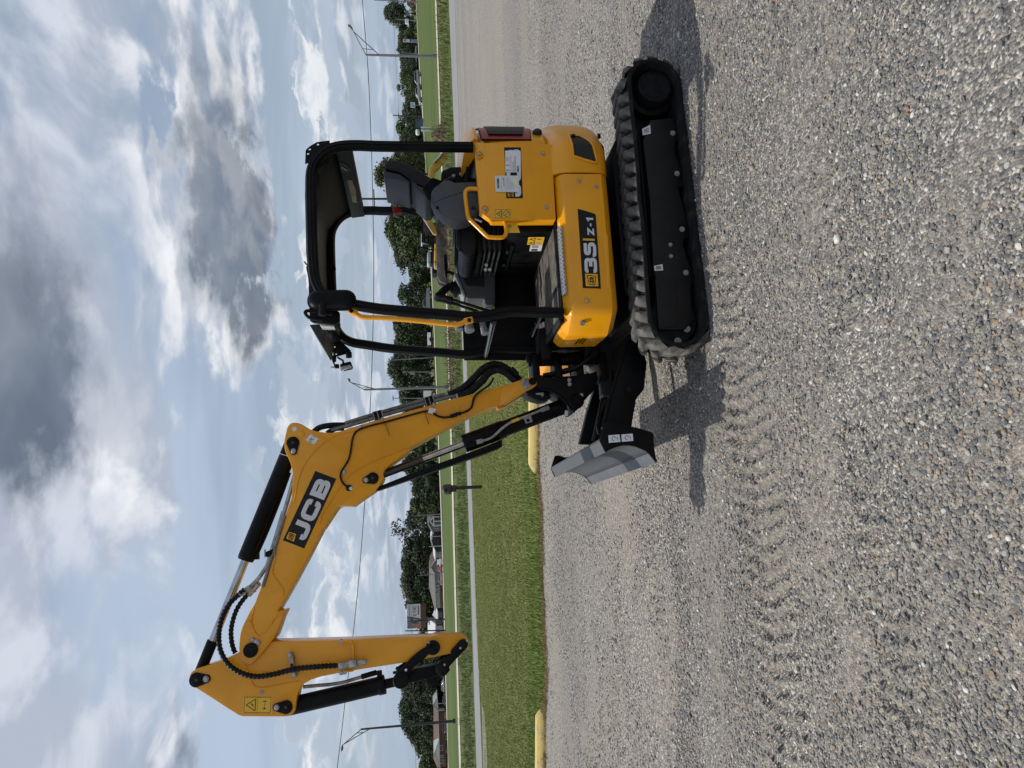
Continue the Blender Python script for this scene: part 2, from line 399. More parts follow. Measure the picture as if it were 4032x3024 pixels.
rn_far = [(27.707,52.265),(23.396,53.015)] + [(18.601,54.17)] + [(7.672,54.313),(2.888,54.86)] + [(0.374,55.548)] + [(-15.937,61.8),(-22.172,65.117)] + [(-27.728,66.964),(-36.54,69.697)]
rn_near = [(26.058,49.147),(22.32,50.574)] + [(17.814,51.874)] + [(7.191,50.924),(2.728,51.871)] + [(0.343,51.539)] + [(-14.755,57.183),(-20.646,60.607)] + [(-25.419,61.358),(-33.382,63.647)]
strip('road', rn_far + [(150, 47), (-150, 105)], rn_near + [(150, 44), (-150, 95)], .02, conc_m)
rf_near = [(110.538,208.203),(91.849,208.399)] + [(68.77,165.013),(50.983,148.566)] + [(15.596,115.368),(6.78,114.162)] + [(0.811,112.101)] + [(-19.802,114.636),(-31.297,122.812)] + [(-37.527,125.833)] + [(-61.807,146.78),(-83.103,159.943)]
strip('road', [(p[0], p[1]+9) for p in rf_near] + [(260, 330), (-260, 270)], rf_near + [(260, 320), (-260, 262)], .03, conc_m)

# gravel lot: runs to the verge on one side, to the asphalt path on the other
edge = [(-1.176,11.507)] + [(-2.042,11.311),(-3.599,11.414)] + [(-4.058,11.379),(-4.475,11.277),(-5.277,11.628),(-6.346,11.831)]
edge = sorted(edge + [(-14, 13.6), (-40, 17), (.45, 11.35), (1.0, 11.6)])
ln = sorted(trail_near)
tl = [(p[0], p[1]+.15) for p in ln if p[0] > 3.4]
poly = edge + [(1.8, 12.5), (2.6, 16), (3.0, 22), (3.3, 31.1)] + tl + [(45, 29.8), (60, -30), (-60, -30)]
def lotz(x, y): return tz(x, y)+.004
bm = bmesh.new()
vs = [bm.verts.new((x, y, 0)) for x, y in poly]
fc = bm.faces.new(vs); bmesh.ops.triangulate(bm, faces=[fc])
bmesh.ops.subdivide_edges(bm, edges=[e for e in bm.edges if e.calc_length() > 6], cuts=3, use_grid_fill=False)
bmesh.ops.triangulate(bm, faces=bm.faces)
for v in bm.verts: v.co.z = lotz(v.co.x, v.co.y)
bmesh.ops.recalc_face_normals(bm, faces=bm.faces)
me = bpy.data.meshes.new('gravel_lot'); bm.to_mesh(me); bm.free(); me.materials.append(gravel_m)
lot = bpy.data.objects.new('gravel_lot', me); COL.objects.link(lot); tag(lot, kind='structure')
sh = [(-12.662,28.972),(-13.106,28.769),(-15.647,29.561),(-14.011,26.441),(-12.729,26.386),(-12.339,27.389)]
bm = bmesh.new(); fc = bm.faces.new([bm.verts.new((x, y, tz(x, y)+.02)) for x, y in sh + []])
me = bpy.data.meshes.new('gravel_shoulder'); bm.to_mesh(me); bm.free(); me.materials.append(gravel_m)
o = bpy.data.objects.new('gravel_shoulder', me); COL.objects.link(o); tag(o, kind='structure')

# wheel stops: chamfered concrete bars, painted yellow, paint scraped
def stopmat():
    def b(nt, p, pos):
        n1 = nt.noise(pos, 4.0, 6, .7).outputs['Fac']; n2 = nt.noise(nt.vmath('MULTIPLY', pos, (2.0, 8.0, 14.0)), 2.0, 5, .7).outputs['Fac']
        c = nt.mix(nt.smooth(n1, .35, .7), (.66, .50, .14), (.58, .46, .22)); c = nt.mix(nt.math('MULTIPLY', nt.smooth(n2, .53, .62), .8), c, (.30, .25, .17))
        nt.l.new(c, p.inputs['Base Color'])
    return gmat('scraped_yellow_paint', b)
stop_m = stopmat()
def wheel_stop(A, B, label):
    A, B = Vector((*A, 0)), Vector((*B, 0)); L = (B-A).length; mid = (A+B)/2
    rz = math.atan2((B-A).y, (B-A).x)
    prof = [(-.105, -.01), (.105, -.01), (.10, .06), (.065, .15), (-.065, .15), (-.10, .06)]
    rings = []
    for x, s_, zt in ((-L/2, .82, .5), (-L/2+.12, 1, 1), (L/2-.12, 1, 1), (L/2, .82, .5)):
        rings.append([(x, p[0]*s_, p[1]*(zt if p[1] > .1 else 1)) for p in prof])
    o = MB().loft(rings).build('wheel_stop', stop_m, None, .012)
    o.location = mid; o.rotation_euler.z = rz; tag(o, label, 'wheel stop', 'yellow wheel stops along the grass edge'); return o
wheel_stop((0.462,11.136), (-1.43,11.588), 'yellow concrete wheel stop lying behind the boom foot and the lowered blade')
wheel_stop((-5.32,11.636), (-7.05, 12.05), 'yellow wheel stop with scraped paint near the photo edge, beyond the dipper arm')

# ================================================================= THE MINI EXCAVATOR
ex = thing('mini_excavator', (0.992,5.334,0), 'yellow and black mini excavator with open canopy parked on the gravel', 'excavator', R(191.842))
def disc(c, r, h, name, m, parent, n=20, bevel=.002, axis=(0, 1, 0)):
    c = Vector(c); a = Vector(axis)
    return MB().cyl(c, c+a*h, r, n).build(name, m, parent, bevel, 1)
hexme = {}
def bolt(c, parent, r=.011, axis='y', m=None):
    k = (r, axis, (m or steel).name)
    if k not in hexme:
        b = MB(); a = {'y': Vector((0, 1, 0)), 'x': Vector((1, 0, 0)), 'z': Vector((0, 0, 1))}[axis]
        b.cyl((0, 0, 0), a*.003, r*1.35, 14); b.cyl(a*.003, a*.010, r, 6); hexme[k] = b.mesh('bolt', m or steel, .001, 1)
    return inst('bolt', hexme[k], parent, Matrix.Translation(c))

# ---- tracks
TR, TF = (-.812, .213, .188), (.800, .222, .199)       # rear and front wheel circles (x, z, belt radius)
def track_path(n=240):
    (x0, z0, r0), (x1, z1, r1) = TR, TF; pts = []
    d = math.hypot(x1-x0, z1-z0); base = math.atan2(z1-z0, x1-x0); al = math.acos((r0-r1)/d)
    au, ad = base+al, base-al                           # tangent directions: top and bottom
    for i in range(25): a = au+(2*math.pi-2*al)*i/24; pts.append((x0+r0*math.cos(a), z0+r0*math.sin(a)))
    for i in range(1, 30):                              # bottom run, slightly sagging between rollers
        t = i/30; p = Vector(pts[24]).lerp(Vector((x1+r1*math.cos(ad), z1+r1*math.sin(ad))), t); pts.append((p.x, p.y))
    for i in range(25): a = ad+2*al*i/24; pts.append((x1+r1*math.cos(a), z1+r1*math.sin(a)))
    a0, a1 = Vector(pts[-1]), Vector(pts[0])
    for i in range(1, 30):
        t = i/30; p = a0.lerp(a1, t); pts.append((p.x, p.y-.012*math.sin(math.pi*t)**2*abs(math.sin(2*math.pi*t))))
    return pts
TP = track_path()
def track_frames(k):
    """k evenly spaced (point, tangent, outward normal) along the loop"""
    P_ = [Vector((a, 0, b)) for a, b in TP]; P_.append(P_[0]); L = [0]
    for a, b in zip(P_, P_[1:]): L.append(L[-1]+(b-a).length)
    out = []
    for i in range(k):
        s_ = L[-1]*i/k; j = max(q for q in range(len(L)-1) if L[q] <= s_+1e-9); t = (P_[j+1]-P_[j]).normalized()
        tn = t
        p = P_[j]+t*(s_-L[j]); out.append((p, tn, Vector((t.z, 0, -t.x))))
    return out
lug = MB()
def lugmesh(sgn):
    b = MB(); w = .144; sk = .046*sgn
    bot = [(-.044, -.008, -.004), (.042, -.008, -.004), (.040+sk*1.2, w, -.004), (-.040+sk*1.2, w, -.004)]
    top = [(-.027, .003, .036), (.029, .003, .036), (.020+sk, w-.030, .033), (-.028+sk, w-.030, .033)]
    b.hexa(bot+top); return b.mesh('lug', lugrub, .003, 1)
LUG = {1: lugmesh(1), -1: lugmesh(-1)}
def make_track(y0, side):
    y1 = y0+.30
    n = len(TP); c = Vector((sum(p[0] for p in TP)/n, 0, 0)); b = MB()
    prof = [(0, .0), (.0, .004), (-.006, .30-.004) if 0 else (0, .30)]
    # belt cross-section (outward offset, y)
    sec = [(0, y0+.012), (-.006, y0), (-.026, y0), (-.032, y0+.01), (-.032, y1-.01), (-.026, y1), (-.006, y1), (0, y1-.012)]
    fr = track_frames(150); rings = []
    for (p, t, nn) in fr: rings.append([p+nn*o_+Vector((0, y_, 0)) for o_, y_ in sec])
    rings.append(rings[0])
    b.loft(rings, True, False)
    tr = b.build('rubber_track', rubber, ex, 0, smooth=50)
    K = 44
    for i, (p, t, nn) in enumerate(track_frames(K)):
        for half in (0, 1):
            j = p if not half else None
            if half: p2, t2, n2 = track_frames_h[i]
            else: p2, t2, n2 = p, t, nn
            # lug: local x along belt, y across, z outwards
            out_ = 1 if half else -1
            yc = (y0+y1)/2 + (.004 if half else -.004)
            ax = t2; ay = Vector((0, out_, 0)); az_ = n2
            if ax.cross(ay).dot(az_) < 0: ax = -ax
            M = Matrix(((ax.x, ay.x, az_.x, p2.x), (ax.y, ay.y, az_.y, yc), (ax.z, ay.z, az_.z, p2.z), (0, 0, 0, 1)))
            inst('lug', LUG[1 if half else -1], tr, M)
    return tr
track_frames_h = track_frames(88)[1::2]
tnear = make_track(.575, 1); tfar = make_track(-.875, -1)
tag(tnear, 'dusty rubber track on the side facing the camera'); tag(tfar, 'rubber track on the far side')

# ---- track frames, wheels, hubs
for sgn in (1, -1):
    prof = [(-0.589,0.242),(-0.607,0.083),(-0.523,0.063),(-0.371,0.094),(-0.222,0.074),(-0.104,0.101),(0.086,0.072),(0.158,0.07),(0.301,0.109),(0.456,0.078),(0.814,0.108),(0.869,0.157),(0.865,0.331),(0.529,0.311),(0.467,0.325),(0.013,0.301),(-0.429,0.307)]
    fo = MB().prism(prof, .60*sgn, .80*sgn).build('track_frame', mat('frame_paint', (.0085, .009, .0095), .5, spec=.25, nscale=6, ncol=(.013, .013, .013)), ex, .008)
    MB().prism([(p[0], p[1]) for p in [(0.532,0.32),(0.533,0.184),(0.847,0.195),(0.858,0.332)]], .795*sgn, .806*sgn).build('cover_plate', MATS['frame_paint'], fo, .003)
    MB().prism([(-.80, .06), (-.56, .08), (-.56, .33), (-.80, .34)], .59*sgn, .67*sgn).build('dark_gap_filler', black, fo, .006)  # added black block, fills the bright gap between hub and frame
    MB().bar((-.55, .72*sgn, .318), (.50, .72*sgn, .335), .10, .02).build('frame_ledge', black, fo, .004)
    if sgn > 0:
        for p in [(-0.492,0.096),(-0.199,0.098),(0.194,0.105),(0.491,0.112)]: bolt((p[0], .80, p[1]), fo, .014, m=greyplate)
        for p in [(0.3,0.195),(0.378,0.199)]: bolt((p[0], .80, p[1]), fo, .010)
        for a, b in (((282, 428), (322, 462)), ((340, 1095), (382, 1127))):
            q = [(-0.532,0.302),(-0.551,0.246),(-0.493,0.246),(-0.475,0.304)] if 0 else None
        l1 = [(-0.519,0.305),(-0.55,0.247),(-0.486,0.249),(-0.473,0.305)]; MB().prism(l1, .8005, .8025).build('warning_label', white, fo)
        l2 = [(0.443,0.319),(0.432,0.262),(0.474,0.262),(0.476,0.318)]; MB().prism(l2, .8005, .8025).build('warning_label', white, fo)
        for lab in (l1, l2):
            for k in range(3):
                p0 = Vector(lab[0]).lerp(Vector(lab[3]), .3+.2*k); p1 = Vector(lab[1]).lerp(Vector(lab[2]), .3+.2*k)
                MB().bar((p0.x*.8+p1.x*.2, .803, p0.y*.8+p1.y*.2), (p0.x*.2+p1.x*.8, .803, p0.y*.2+p1.y*.8), .001, .004).build('print_line', decalblk, fo)
    for x in (-.50, -.17, .19, .50): disc((x, .62*sgn, .115), .072, .17*sgn, 'track_roller', black, ex)
    disc((-.05, .64*sgn, .345), .036, .12*sgn, 'carrier_roller', black, ex)
    idl = MB().lathe([(.02, 0), (.150, .0), (.163, .02), (.163, .09), (.150, .11), (.06, .115), (.06, .125), (.02, .125)], (TF[0], .665*sgn, TF[1]), (0, sgn, 0), 32).build('idler_wheel', blackmat, ex)
    if sgn > 0:
        for p in [(0.86,0.143),(0.939,0.209)]: disc((p[0], .785, p[1]), .024, .008, 'idler_light_spot', greyplate, idl)  # grey discs stand in for sunlit ground showing through the idler
    spr = MB().lathe([(.02, 0), (.145, 0), (.15, .02), (.15, .06), (.12, .07), (.118, .15), (.112, .165), (.104, .168), (.100, .160), (.02, .160)], (TR[0], .675*sgn, TR[1]-.012), (0, sgn, 0), 36).build('drive_hub', blackmat, ex)
    if sgn > 0:
        for a in range(3): disc((TR[0]+.088*math.cos(a*2.1+.4), .834, TR[1]-.012+.088*math.sin(a*2.1+.4)), .007, .004, 'plug', black, spr, 10)
# ---- chassis between the tracks, slew ring, deck
cf = MB().loft([[(x, y, z) for x, y in ((-.62*k, -.58), (.66*k, -.58), (.66*k, .58), (-.62*k, .58))] for z, k in ((.22, .8), (.27, 1), (.40, 1), (.46, .8))]).build('chassis', black, ex, .01)
MB().cyl((0, 0, .44), (0, 0, .56), .40, 40).build('slew_ring', black, ex, .004)
deck = MB().prism([(-.62, -.66), (.60, -.66), (.76, -.52), (.80, -.2), (.80, .2), (.76, .52), (.60, .70), (-.45, .70), (-.70, .45), (-.78, 0), (-.70, -.45)], .545, .60, 'z').build('deck_frame', black, ex, .006)
MB().prism([(-.40, -.66), (.60, -.66), (.72, -.50), (.72, .50), (.60, .69), (-.40, .69)], .60, .90, 'z').build('deck_box', black, ex, .006)

# ---- dozer blade
top_f, c1 = (1.553,0.779),(1.623,0.749)
curve = [(1.623,0.749),(1.608,0.721),(1.595,0.683),(1.588,0.645),(1.588,0.6),(1.598,0.564),(1.611,0.535),(1.624,0.507)]
cut = [(1.624,0.507),(1.64,0.489),(1.697,0.448)]
sheetp = [top_f] + curve
bd = MB().prism(sheetp + [(p[0]-.014, p[1]-.004) for p in sheetp[::-1]], -.86, .86).build('dozer_blade', bladegrey, ex, .002)
tag(bd, 'grey curved dozer blade with black end plates')
ce = [cut[1], cut[2], (cut[2][0]-.012, cut[2][1]-.012), (cut[1][0]-.02, cut[1][1]-.012)]
MB().prism(ce, -.862, .862).build('cutting_edge', mat('bright_edge', (.100, .111, .124), .5, metal=.3, spec=.3, nscale=7, ncol=(.12, .125, .13)), bd, .002)
MB().prism([curve[-1], cut[1], (cut[1][0]-.02, cut[1][1]-.012), (curve[-1][0]-.02, curve[-1][1]-.006)], -.861, .861).build('edge_backing', mat('edge_seam', (.022, .024, .027), .6), bd, .002)
# boxed back of the blade
back = [(top_f[0]-.016, top_f[1]-.012), (top_f[0]-.03, top_f[1]-.10), (cut[0][0]-.12, cut[0][1]-.01), (cut[1][0]-.025, cut[1][1]-.02), (curve[4][0]-.016, curve[4][1]), (curve[1][0]-.016, curve[1][1]-.01)]
MB().prism(back, -.855, .855).build('blade_back', black, bd, .004)
ep = [(1.553,0.782),(1.449,0.741),(1.445,0.711),(1.468,0.646),(1.477,0.583),(1.494,0.521),(1.515,0.462),(1.529,0.451),(1.596,0.455),(1.7,0.451),(1.649,0.487),(1.624,0.511),(1.611,0.54),(1.598,0.568),(1.589,0.604),(1.588,0.649),(1.595,0.686),(1.608,0.724),(1.624,0.753)]
for sgn in (1, -1):
    pl_ = MB().prism(ep, .862*sgn, .876*sgn).build('end_plate', black, bd, .003)
    if sgn > 0:
        d1 = [(1.525,0.727),(1.522,0.66),(1.566,0.658),(1.569,0.728)]; d2 = [(1.523,0.649),(1.52,0.58),(1.563,0.579),(1.566,0.649)]
        for d in (d1, d2):
            a = MB().prism(d, .8765, .8785).build('decal', white, pl_, .0)
            cxz = (sum(p[0] for p in d)/4, sum(p[1] for p in d)/4)
            MB().tube([(cxz[0]+.012*math.cos(t)*1, .879, cxz[1]+.002+.012*math.sin(t)) for t in [k*math.pi*2/14 for k in range(11)]], .0016, 6).build('decal_symbol', decalblk, pl_)
            MB().box((cxz[0], .879, cxz[1]-.018), (.022, .001, .003)).build('decal_symbol', decalblk, pl_)
arm_pr = [(1.417,0.639),(1.166,0.556),(0.976,0.481),(0.783,0.391),(0.836,0.332),(0.981,0.3),(1.165,0.338),(1.23,0.399),(1.433,0.451)]
for sgn in (1, -1):
    ar = MB().prism(arm_pr, .34*sgn, .42*sgn).build('push_arm', black, bd, .008)
    if sgn > 0:
        p = (1.166,0.458); MB().lathe([(.036, 0), (.036, .01), (.028, .014), (.02, .008), (.005, .006)], (p[0], .418, p[1]), (0, 1, 0), 24).build('pin_boss', black, ar)
        MB().tube(xz([(1.41,0.64),(1.167,0.558),(0.977,0.482),(0.826,0.418)], .42), .010, 8).build('arm_rib', black, ar)
MB().prism([(0.686,0.524),(0.699,0.434),(1.13,0.469),(1.14,0.53)], -.055, .06).build('lift_cylinder_guard', dgreyplas, bd, .006)
MB().cyl((1.12, 0, .50), (1.45, 0, .60), .026, 16).build('lift_cylinder_rod', black, bd)
MB().tube(smooth_path([(1.168,0.12,0.524),(1.219,0.12,0.551),(1.279,0.12,0.586),(1.356,0.12,0.606),(1.417,0.12,0.598)]), .009, 8).build('blade_hose', hose_m, bd)
he = [(1.479,0.595),(1.476,0.672),(1.484,0.714),(1.506,0.73),(1.56,0.75),(1.593,0.76)]
MB().tube(smooth_path(xz(he, -.86), 4), .013, 8).build('lifting_eye', black, bd)
MB().tube(smooth_path(xz(he, .79), 4), .013, 8)
MB().prism([(1.483,0.601),(1.54,0.636),(1.601,0.742),(1.555,0.749)], -.868, -.852).build('lifting_eye', black, bd)

# ---- yellow lower body: side skirts and counterweight (plan curve swept over height)
def sweep(plan, levels, name, m, parent, thick=.03, bevel=0, sm=40):
    """plan: (x,y) open line; levels: (z, inset). outward normal is on the left of travel rear->front for y>0"""
    pts = [Vector((a, b)) for a, b in plan]; nrm = []
    for i in range(len(pts)):
        t = (pts[min(i+1, len(pts)-1)]-pts[max(i-1, 0)]).normalized(); nrm.append(Vector((-t.y, t.x)))
    rings = []
    for z, ins in levels: rings.append([(p.x-n_.x*ins, p.y-n_.y*ins, z) for p, n_ in zip(pts, nrm)])
    zl, zh = levels[0][0], levels[-1][0]
    for z, ins in [(zh-.004, levels[-1][1]+thick), (zl+.004, levels[0][1]+thick)]:
        rings.append([(p.x-n_.x*ins, p.y-n_.y*ins, z) for p, n_ in zip(pts, nrm)])
    rings.append(rings[0]); b = MB(); n = len(pts)
    vs = [q for r_ in rings[:-1] for q in r_]; k = len(rings)-1; fs = []
    for i in range(k):
        for j in range(n-1):
            a, b_ = i*n+j, i*n+j+1; c, d = ((i+1) % k)*n+j+1, ((i+1) % k)*n+j; fs.append((a, b_, c, d))
    fs += [tuple(i*n for i in range(k))[::-1], tuple(i*n+n-1 for i in range(k))]
    b._add(vs, fs); return b.build(name, m, parent, bevel, 2, sm)
def arc(R_, a0, a1, n=18): return [(R_*math.cos(R(a0+(a1-a0)*i/n)), R_*math.sin(R(a0+(a1-a0)*i/n))) for i in range(n+1)]
side_plan = [(-.205, .776), (-.05, .778), (.2, .779), (.45, .778), (.62, .777), (.700, .772), (.738, .752), (.752, .734), (.826, .612), (.834, .592), (.832, .56), (.826, .40), (.815, .24)]
lv = [(.562, .045), (.585, .015), (.605, .0), (.845, 0), (.865, .006), (.892, .034), (.905, .058)]
sk = sweep(side_plan, lv, 'side_skirt', yellow, ex, .035, 0, 26)
tag(sk, 'yellow lower side skirt with the model badge')
skf = sweep([(x, -y) for x, y in side_plan][::-1], lv, 'side_skirt', yellow, ex, .035)
cw_plan = arc(.875, 228, 118, 34) + [(-.33, .779), (-.26, .778), (-.215, .777)]
cwlv = [(.552, .055), (.572, .025), (.61, .006), (.67, -.004), (.80, -.006), (.87, .004), (.915, .028), (.945, .065), (.955, .11)]
cw = sweep(cw_plan, cwlv, 'counterweight', yellow, ex, .05)
tag(cw, 'yellow rounded counterweight at the tail')
# grille window set in the counterweight
def surf(ang, z, off, R_=.878): return (R_*math.cos(R(ang))+off*math.cos(R(ang)), R_*math.sin(R(ang))+off*math.sin(R(ang)), z)
def patch(ang0, ang1, zf0, zf1, off, name, m, parent, n=10, R_=.878, thick=.004):
    b = MB(); rings = []
    for i in range(n+1):
        t = i/n; a = ang0+(ang1-ang0)*t; z0, z1 = zf0(t), zf1(t)
        rings.append([surf(a, z0, off, R_), surf(a, z1, off, R_), surf(a, z1, off-thick, R_), surf(a, z0, off-thick, R_)])
    b.loft(rings); return b.build(name, m, parent, 0, smooth=45)
def hexgrille():
    m = bpy.data.materials.new('grille_mesh'); m.use_nodes = True; nt = N(m.node_tree); p = m.node_tree.nodes['Principled BSDF']
    pos = nt.add('ShaderNodeTexCoord').outputs['Object']
    v = nt.add('ShaderNodeTexVoronoi', {'Vector': pos, 'Scale': 75.0, 'Randomness': .15}, feature='DISTANCE_TO_EDGE').outputs['Distance']
    nt.l.new(nt.mix(nt.smooth(v, .05, .16), (.010, .010, .0105), (.001, .001, .001)), p.inputs['Base Color']); p.inputs['Roughness'].default_value = .5
    return m
grm = hexgrille()
def plan_patch(plan, zlo, zhi, off, name, m, parent, thick=.004):
    rings = []; pts = [Vector(p) for p in plan]
    for i, p in enumerate(pts):
        t = (pts[min(i+1, len(pts)-1)]-pts[max(i-1, 0)]).normalized(); nn = Vector((t.y, -t.x))
        if nn.y < 0: nn = -nn
        a, c = p+nn*off, p+nn*(off-thick); rings.append([(a.x, a.y, zlo[i]), (a.x, a.y, zhi[i]), (c.x, c.y, zhi[i]), (c.x, c.y, zlo[i])])
    return MB().loft(rings).build(name, m, parent, 0, smooth=45), rings
vp = [(-.284, .7785), (-.300, .7785), (-.328, .7788), (-.37, .779), (-.405, .777), (-.44, .762), (-.475, .742), (-.505, .722)]
zl = [.634, .636, .640, .646, .652, .668, .695, .722]; zh = [.642, .692, .772, .774, .775, .776, .777, .778]
gl, rg = plan_patch(vp, [z-.008 for z in zl], [z+.008 for z in zh], .008, 'vent_surround', black, cw)
plan_patch(vp[1:-1], zl[1:-1], zh[1:-1], .0105, 'vent_grille', grm, cw)
loop = [Vector(r_[0]) for r_ in rg] + [Vector(r_[1]) for r_ in rg[::-1]]
MB().tube(loop, .008, 8, True).build('vent_rim', yellow, cw, smooth=60)
MB().cyl(surf(124, .76, 0), surf(124, .76, .024), .014, 12).build('filler_neck', blackmat, cw)
MB().box((-.50, .74, .585), (.03, .02, .02)).build('tow_lug', black, cw, .003)

# ---- engine hood and side cover
hood_plan = arc(.845, 232, 124, 26) + [(-.44, .700), (-.41, .70)]
hd = sweep(hood_plan, [(.945, .0), (1.0, -.004), (1.15, -.002), (1.30, .008), (1.385, .03), (1.40, .05)], 'engine_hood', yellow, ex, .05)
cap_plan = arc(.850, 232, 125, 24)
sweep(cap_plan, [(1.385, .02), (1.392, -.006), (1.415, -.012), (1.45, .02), (1.485, .10), (1.50, .20)], 'hood_top', yellow, hd, .06)
MB().prism([(p[0]*.85, p[1]*.85) for p in arc(.80, 232, 128, 20)] + [(-.25, .60), (-.25, -.6)], .95, 1.40, 'z').build('engine_bay', black, hd)
lp = patch(125, 158, lambda t: .985+.05*(1-t), lambda t: 1.375, .006, 'rear_lamp_surround', black, hd, 12, .847)
patch(125.6, 157, lambda t: 1.0+.04*(1-t), lambda t: 1.365, .010, 'rear_lamp', redm, hd, 12, .847)
patch(129.5, 157.5, lambda t: 1.085-.07*t, lambda t: 1.318, .020, 'rear_lamp_lens', glassblk, hd, 12, .847, .012)
MB().lathe([(.03, 0), (.034, .01), (.03, .03), (.015, .04)], surf(134, .975, -.005, .847), (-.6, .7, .2), 16).build('lamp_end_cap', dgreyplas, hd)
cov = [(-0.442,1.359),(-0.436,0.917),(-0.431,0.91),(0.097,0.918),(0.102,0.922),(0.101,1.058),(0.099,1.077),(0.1,1.106),(0.103,1.173),(0.102,1.333),(0.047,1.405),(-0.415,1.424),(-0.439,1.416)]
# cover shell: face panel plus stepped top facet
face = [(-0.439,1.356),(-0.436,0.918),(-0.428,0.911),(0.095,0.919),(0.1,0.924),(0.1,1.068),(0.101,1.172),(0.1,1.333),(0.083,1.344),(-0.244,1.348)]
cvr = MB().prism(face, .66, .745).build('side_cover', yellow, ex, .012, 3)
tag(cvr, 'yellow engine side cover with four bolts and labels')
edge_l = [(-0.442,1.419),(-0.446,1.357)]
tp_out = [(-0.446,1.357),(-0.249,1.347),(0.078,1.344),(0.096,1.334)]; tp_in = [(-0.454,1.418),(-0.26,1.415),(0.032,1.405),(0.087,1.332)]
b = MB(); rings = []
for (a, c) in zip(tp_out, tp_in): rings.append([(a[0], .7435, a[1]), (c[0], .722, c[1]), (c[0], .66, c[1]), (a[0], .66, a[1])])
b.loft(rings); b.build('cover_shoulder', yellow, cvr, .004)
for p in [(-0.357,1.391),(-0.364,0.975),(0.023,1.373),(0.014,0.977)]:
    MB().lathe([(.026, -.004), (.025, .0005), (.021, .002), (.018, -.003), (.004, -.003)], (p[0], .745, p[1]), (0, 1, 0), 20).build('bolt_dimple', yellow, cvr)
    bolt((p[0], .744, p[1]), cvr, .0105)
# scalloped pull under the cover
MB().prism([(0.086,1.149),(0.072,1.138),(0.072,1.081),(0.086,1.072),(0.102,1.059),(0.104,1.173)], .735, .7495).build('pull_grip', yellow, cvr, .004)

# ---------------------------------------------------------------- lettering: thick rounded strokes as flat plates
def stroke_poly(path, w, closed=False):
    """quads of a thick polyline with mitred joints"""
    P_ = [Vector(p) for p in path]; n = len(P_); L, Rr = [], []
    for i in range(n):
        a = P_[i-1] if (i or closed) else None; b = P_[(i+1) % n] if (i < n-1 or closed) else None
        d1 = (P_[i]-a).normalized() if a is not None else (b-P_[i]).normalized(); d2 = (b-P_[i]).normalized() if b is not None else d1
        n1 = Vector((-d1.y, d1.x)); n2 = Vector((-d2.y, d2.x)); mm = (n1+n2); mm = mm.normalized() if mm.length > 1e-6 else n1
        k = w/2/max(mm.dot(n1), .35); L.append(P_[i]+mm*k); Rr.append(P_[i]-mm*k)
    q = []
    for i in range(n if closed else n-1): j = (i+1) % n; q.append([L[i], L[j], Rr[j], Rr[i]])
    return q
def rounded(path, r, seg=4):
    P_ = [Vector(p) for p in path]; out = [P_[0]]
    for i in range(1, len(P_)-1):
        a, b, c = P_[i-1], P_[i], P_[i+1]; d1 = (a-b); d2 = (c-b); rr = min(r, d1.length*.49, d2.length*.49)
        p1 = b+d1.normalized()*rr; p2 = b+d2.normalized()*rr
        for k in range(seg+1):
            t = k/seg; out.append(p1*(1-t)**2+b*2*t*(1-t)+p2*t*t)
    return out+[P_[-1]]
# glyphs in a unit box (height 1), as lists of stroke paths (width sw)
GLY = {
 'J': (.88, .27, [[(.74, 1.0), (.74, .135), (.135, .135), (.135, .40)]]),
 'C': (1.05, .27, [[(.92, .62), (.92, .865), (.135, .865), (.135, .135), (.92, .135), (.92, .40)]]),
 'B': (1.08, .27, [[(.06, .135), (.90, .135), (.90, .49), (.30, .49)], [(.30, .51), (.86, .51), (.86, .865), (.06, .865)], [(.20, .02), (.20, .98)]]),
 '3': (.95, .25, [[(.05, .70), (.05, .875), (.82, .875), (.82, .51), (.36, .51)], [(.36, .49), (.84, .49), (.84, .125), (.05, .125), (.05, .30)]]),
 '5': (.95, .25, [[(.88, .875), (.17, .875), (.17, .56), (.82, .56), (.82, .125), (.06, .125), (.06, .30)]]),
 'Z': (.85, .22, [[(.04, .89), (.72, .89), (.14, .11), (.80, .11)]]),
 '-': (.45, .22, [[(.06, .45), (.40, .45)]]),
 '1': (.5, .24, [[(.06, .70), (.33, .90), (.33, .0)]]),
 'I': (.3, .18, [[(.15, 0), (.15, 1)]]),
}
def glyph_mesh(ch, org, ux, uy, nrm, b, off=0., rad=.2, t=.0008, sx=1.):
    """adds glyph to MB b: org lower-left, ux/uy: vectors for width and height of the unit box"""
    w, sw, paths = GLY[ch]; org, ux, uy, nrm = Vector(org), Vector(ux), Vector(uy), Vector(nrm).normalized()
    for ip, pth in enumerate(paths):
        pr = rounded(pth, rad) if ch not in 'Z1' else [Vector(p) for p in pth]
        for q in stroke_poly(pr, sw):
            lo = [org+ux*(p.x*sx)+uy*p.y+nrm*off for p in q]; hi = [p+nrm*(t+.0005*ip) for p in lo]
            b.hexa(lo+hi)
    return w*sx
def text_plates(s_, org, ux, uy, nrm, name, m, parent, gap=.12, rad=.2, off=0., sx=1.):
    b = MB(); o_ = Vector(org); U_ = Vector(ux)
    for ch in s_:
        w = glyph_mesh(ch, o_, ux, uy, nrm, b, off, rad, sx=sx); o_ = o_+U_*(w+gap)
    return b.build(name, m, parent, smooth=0)
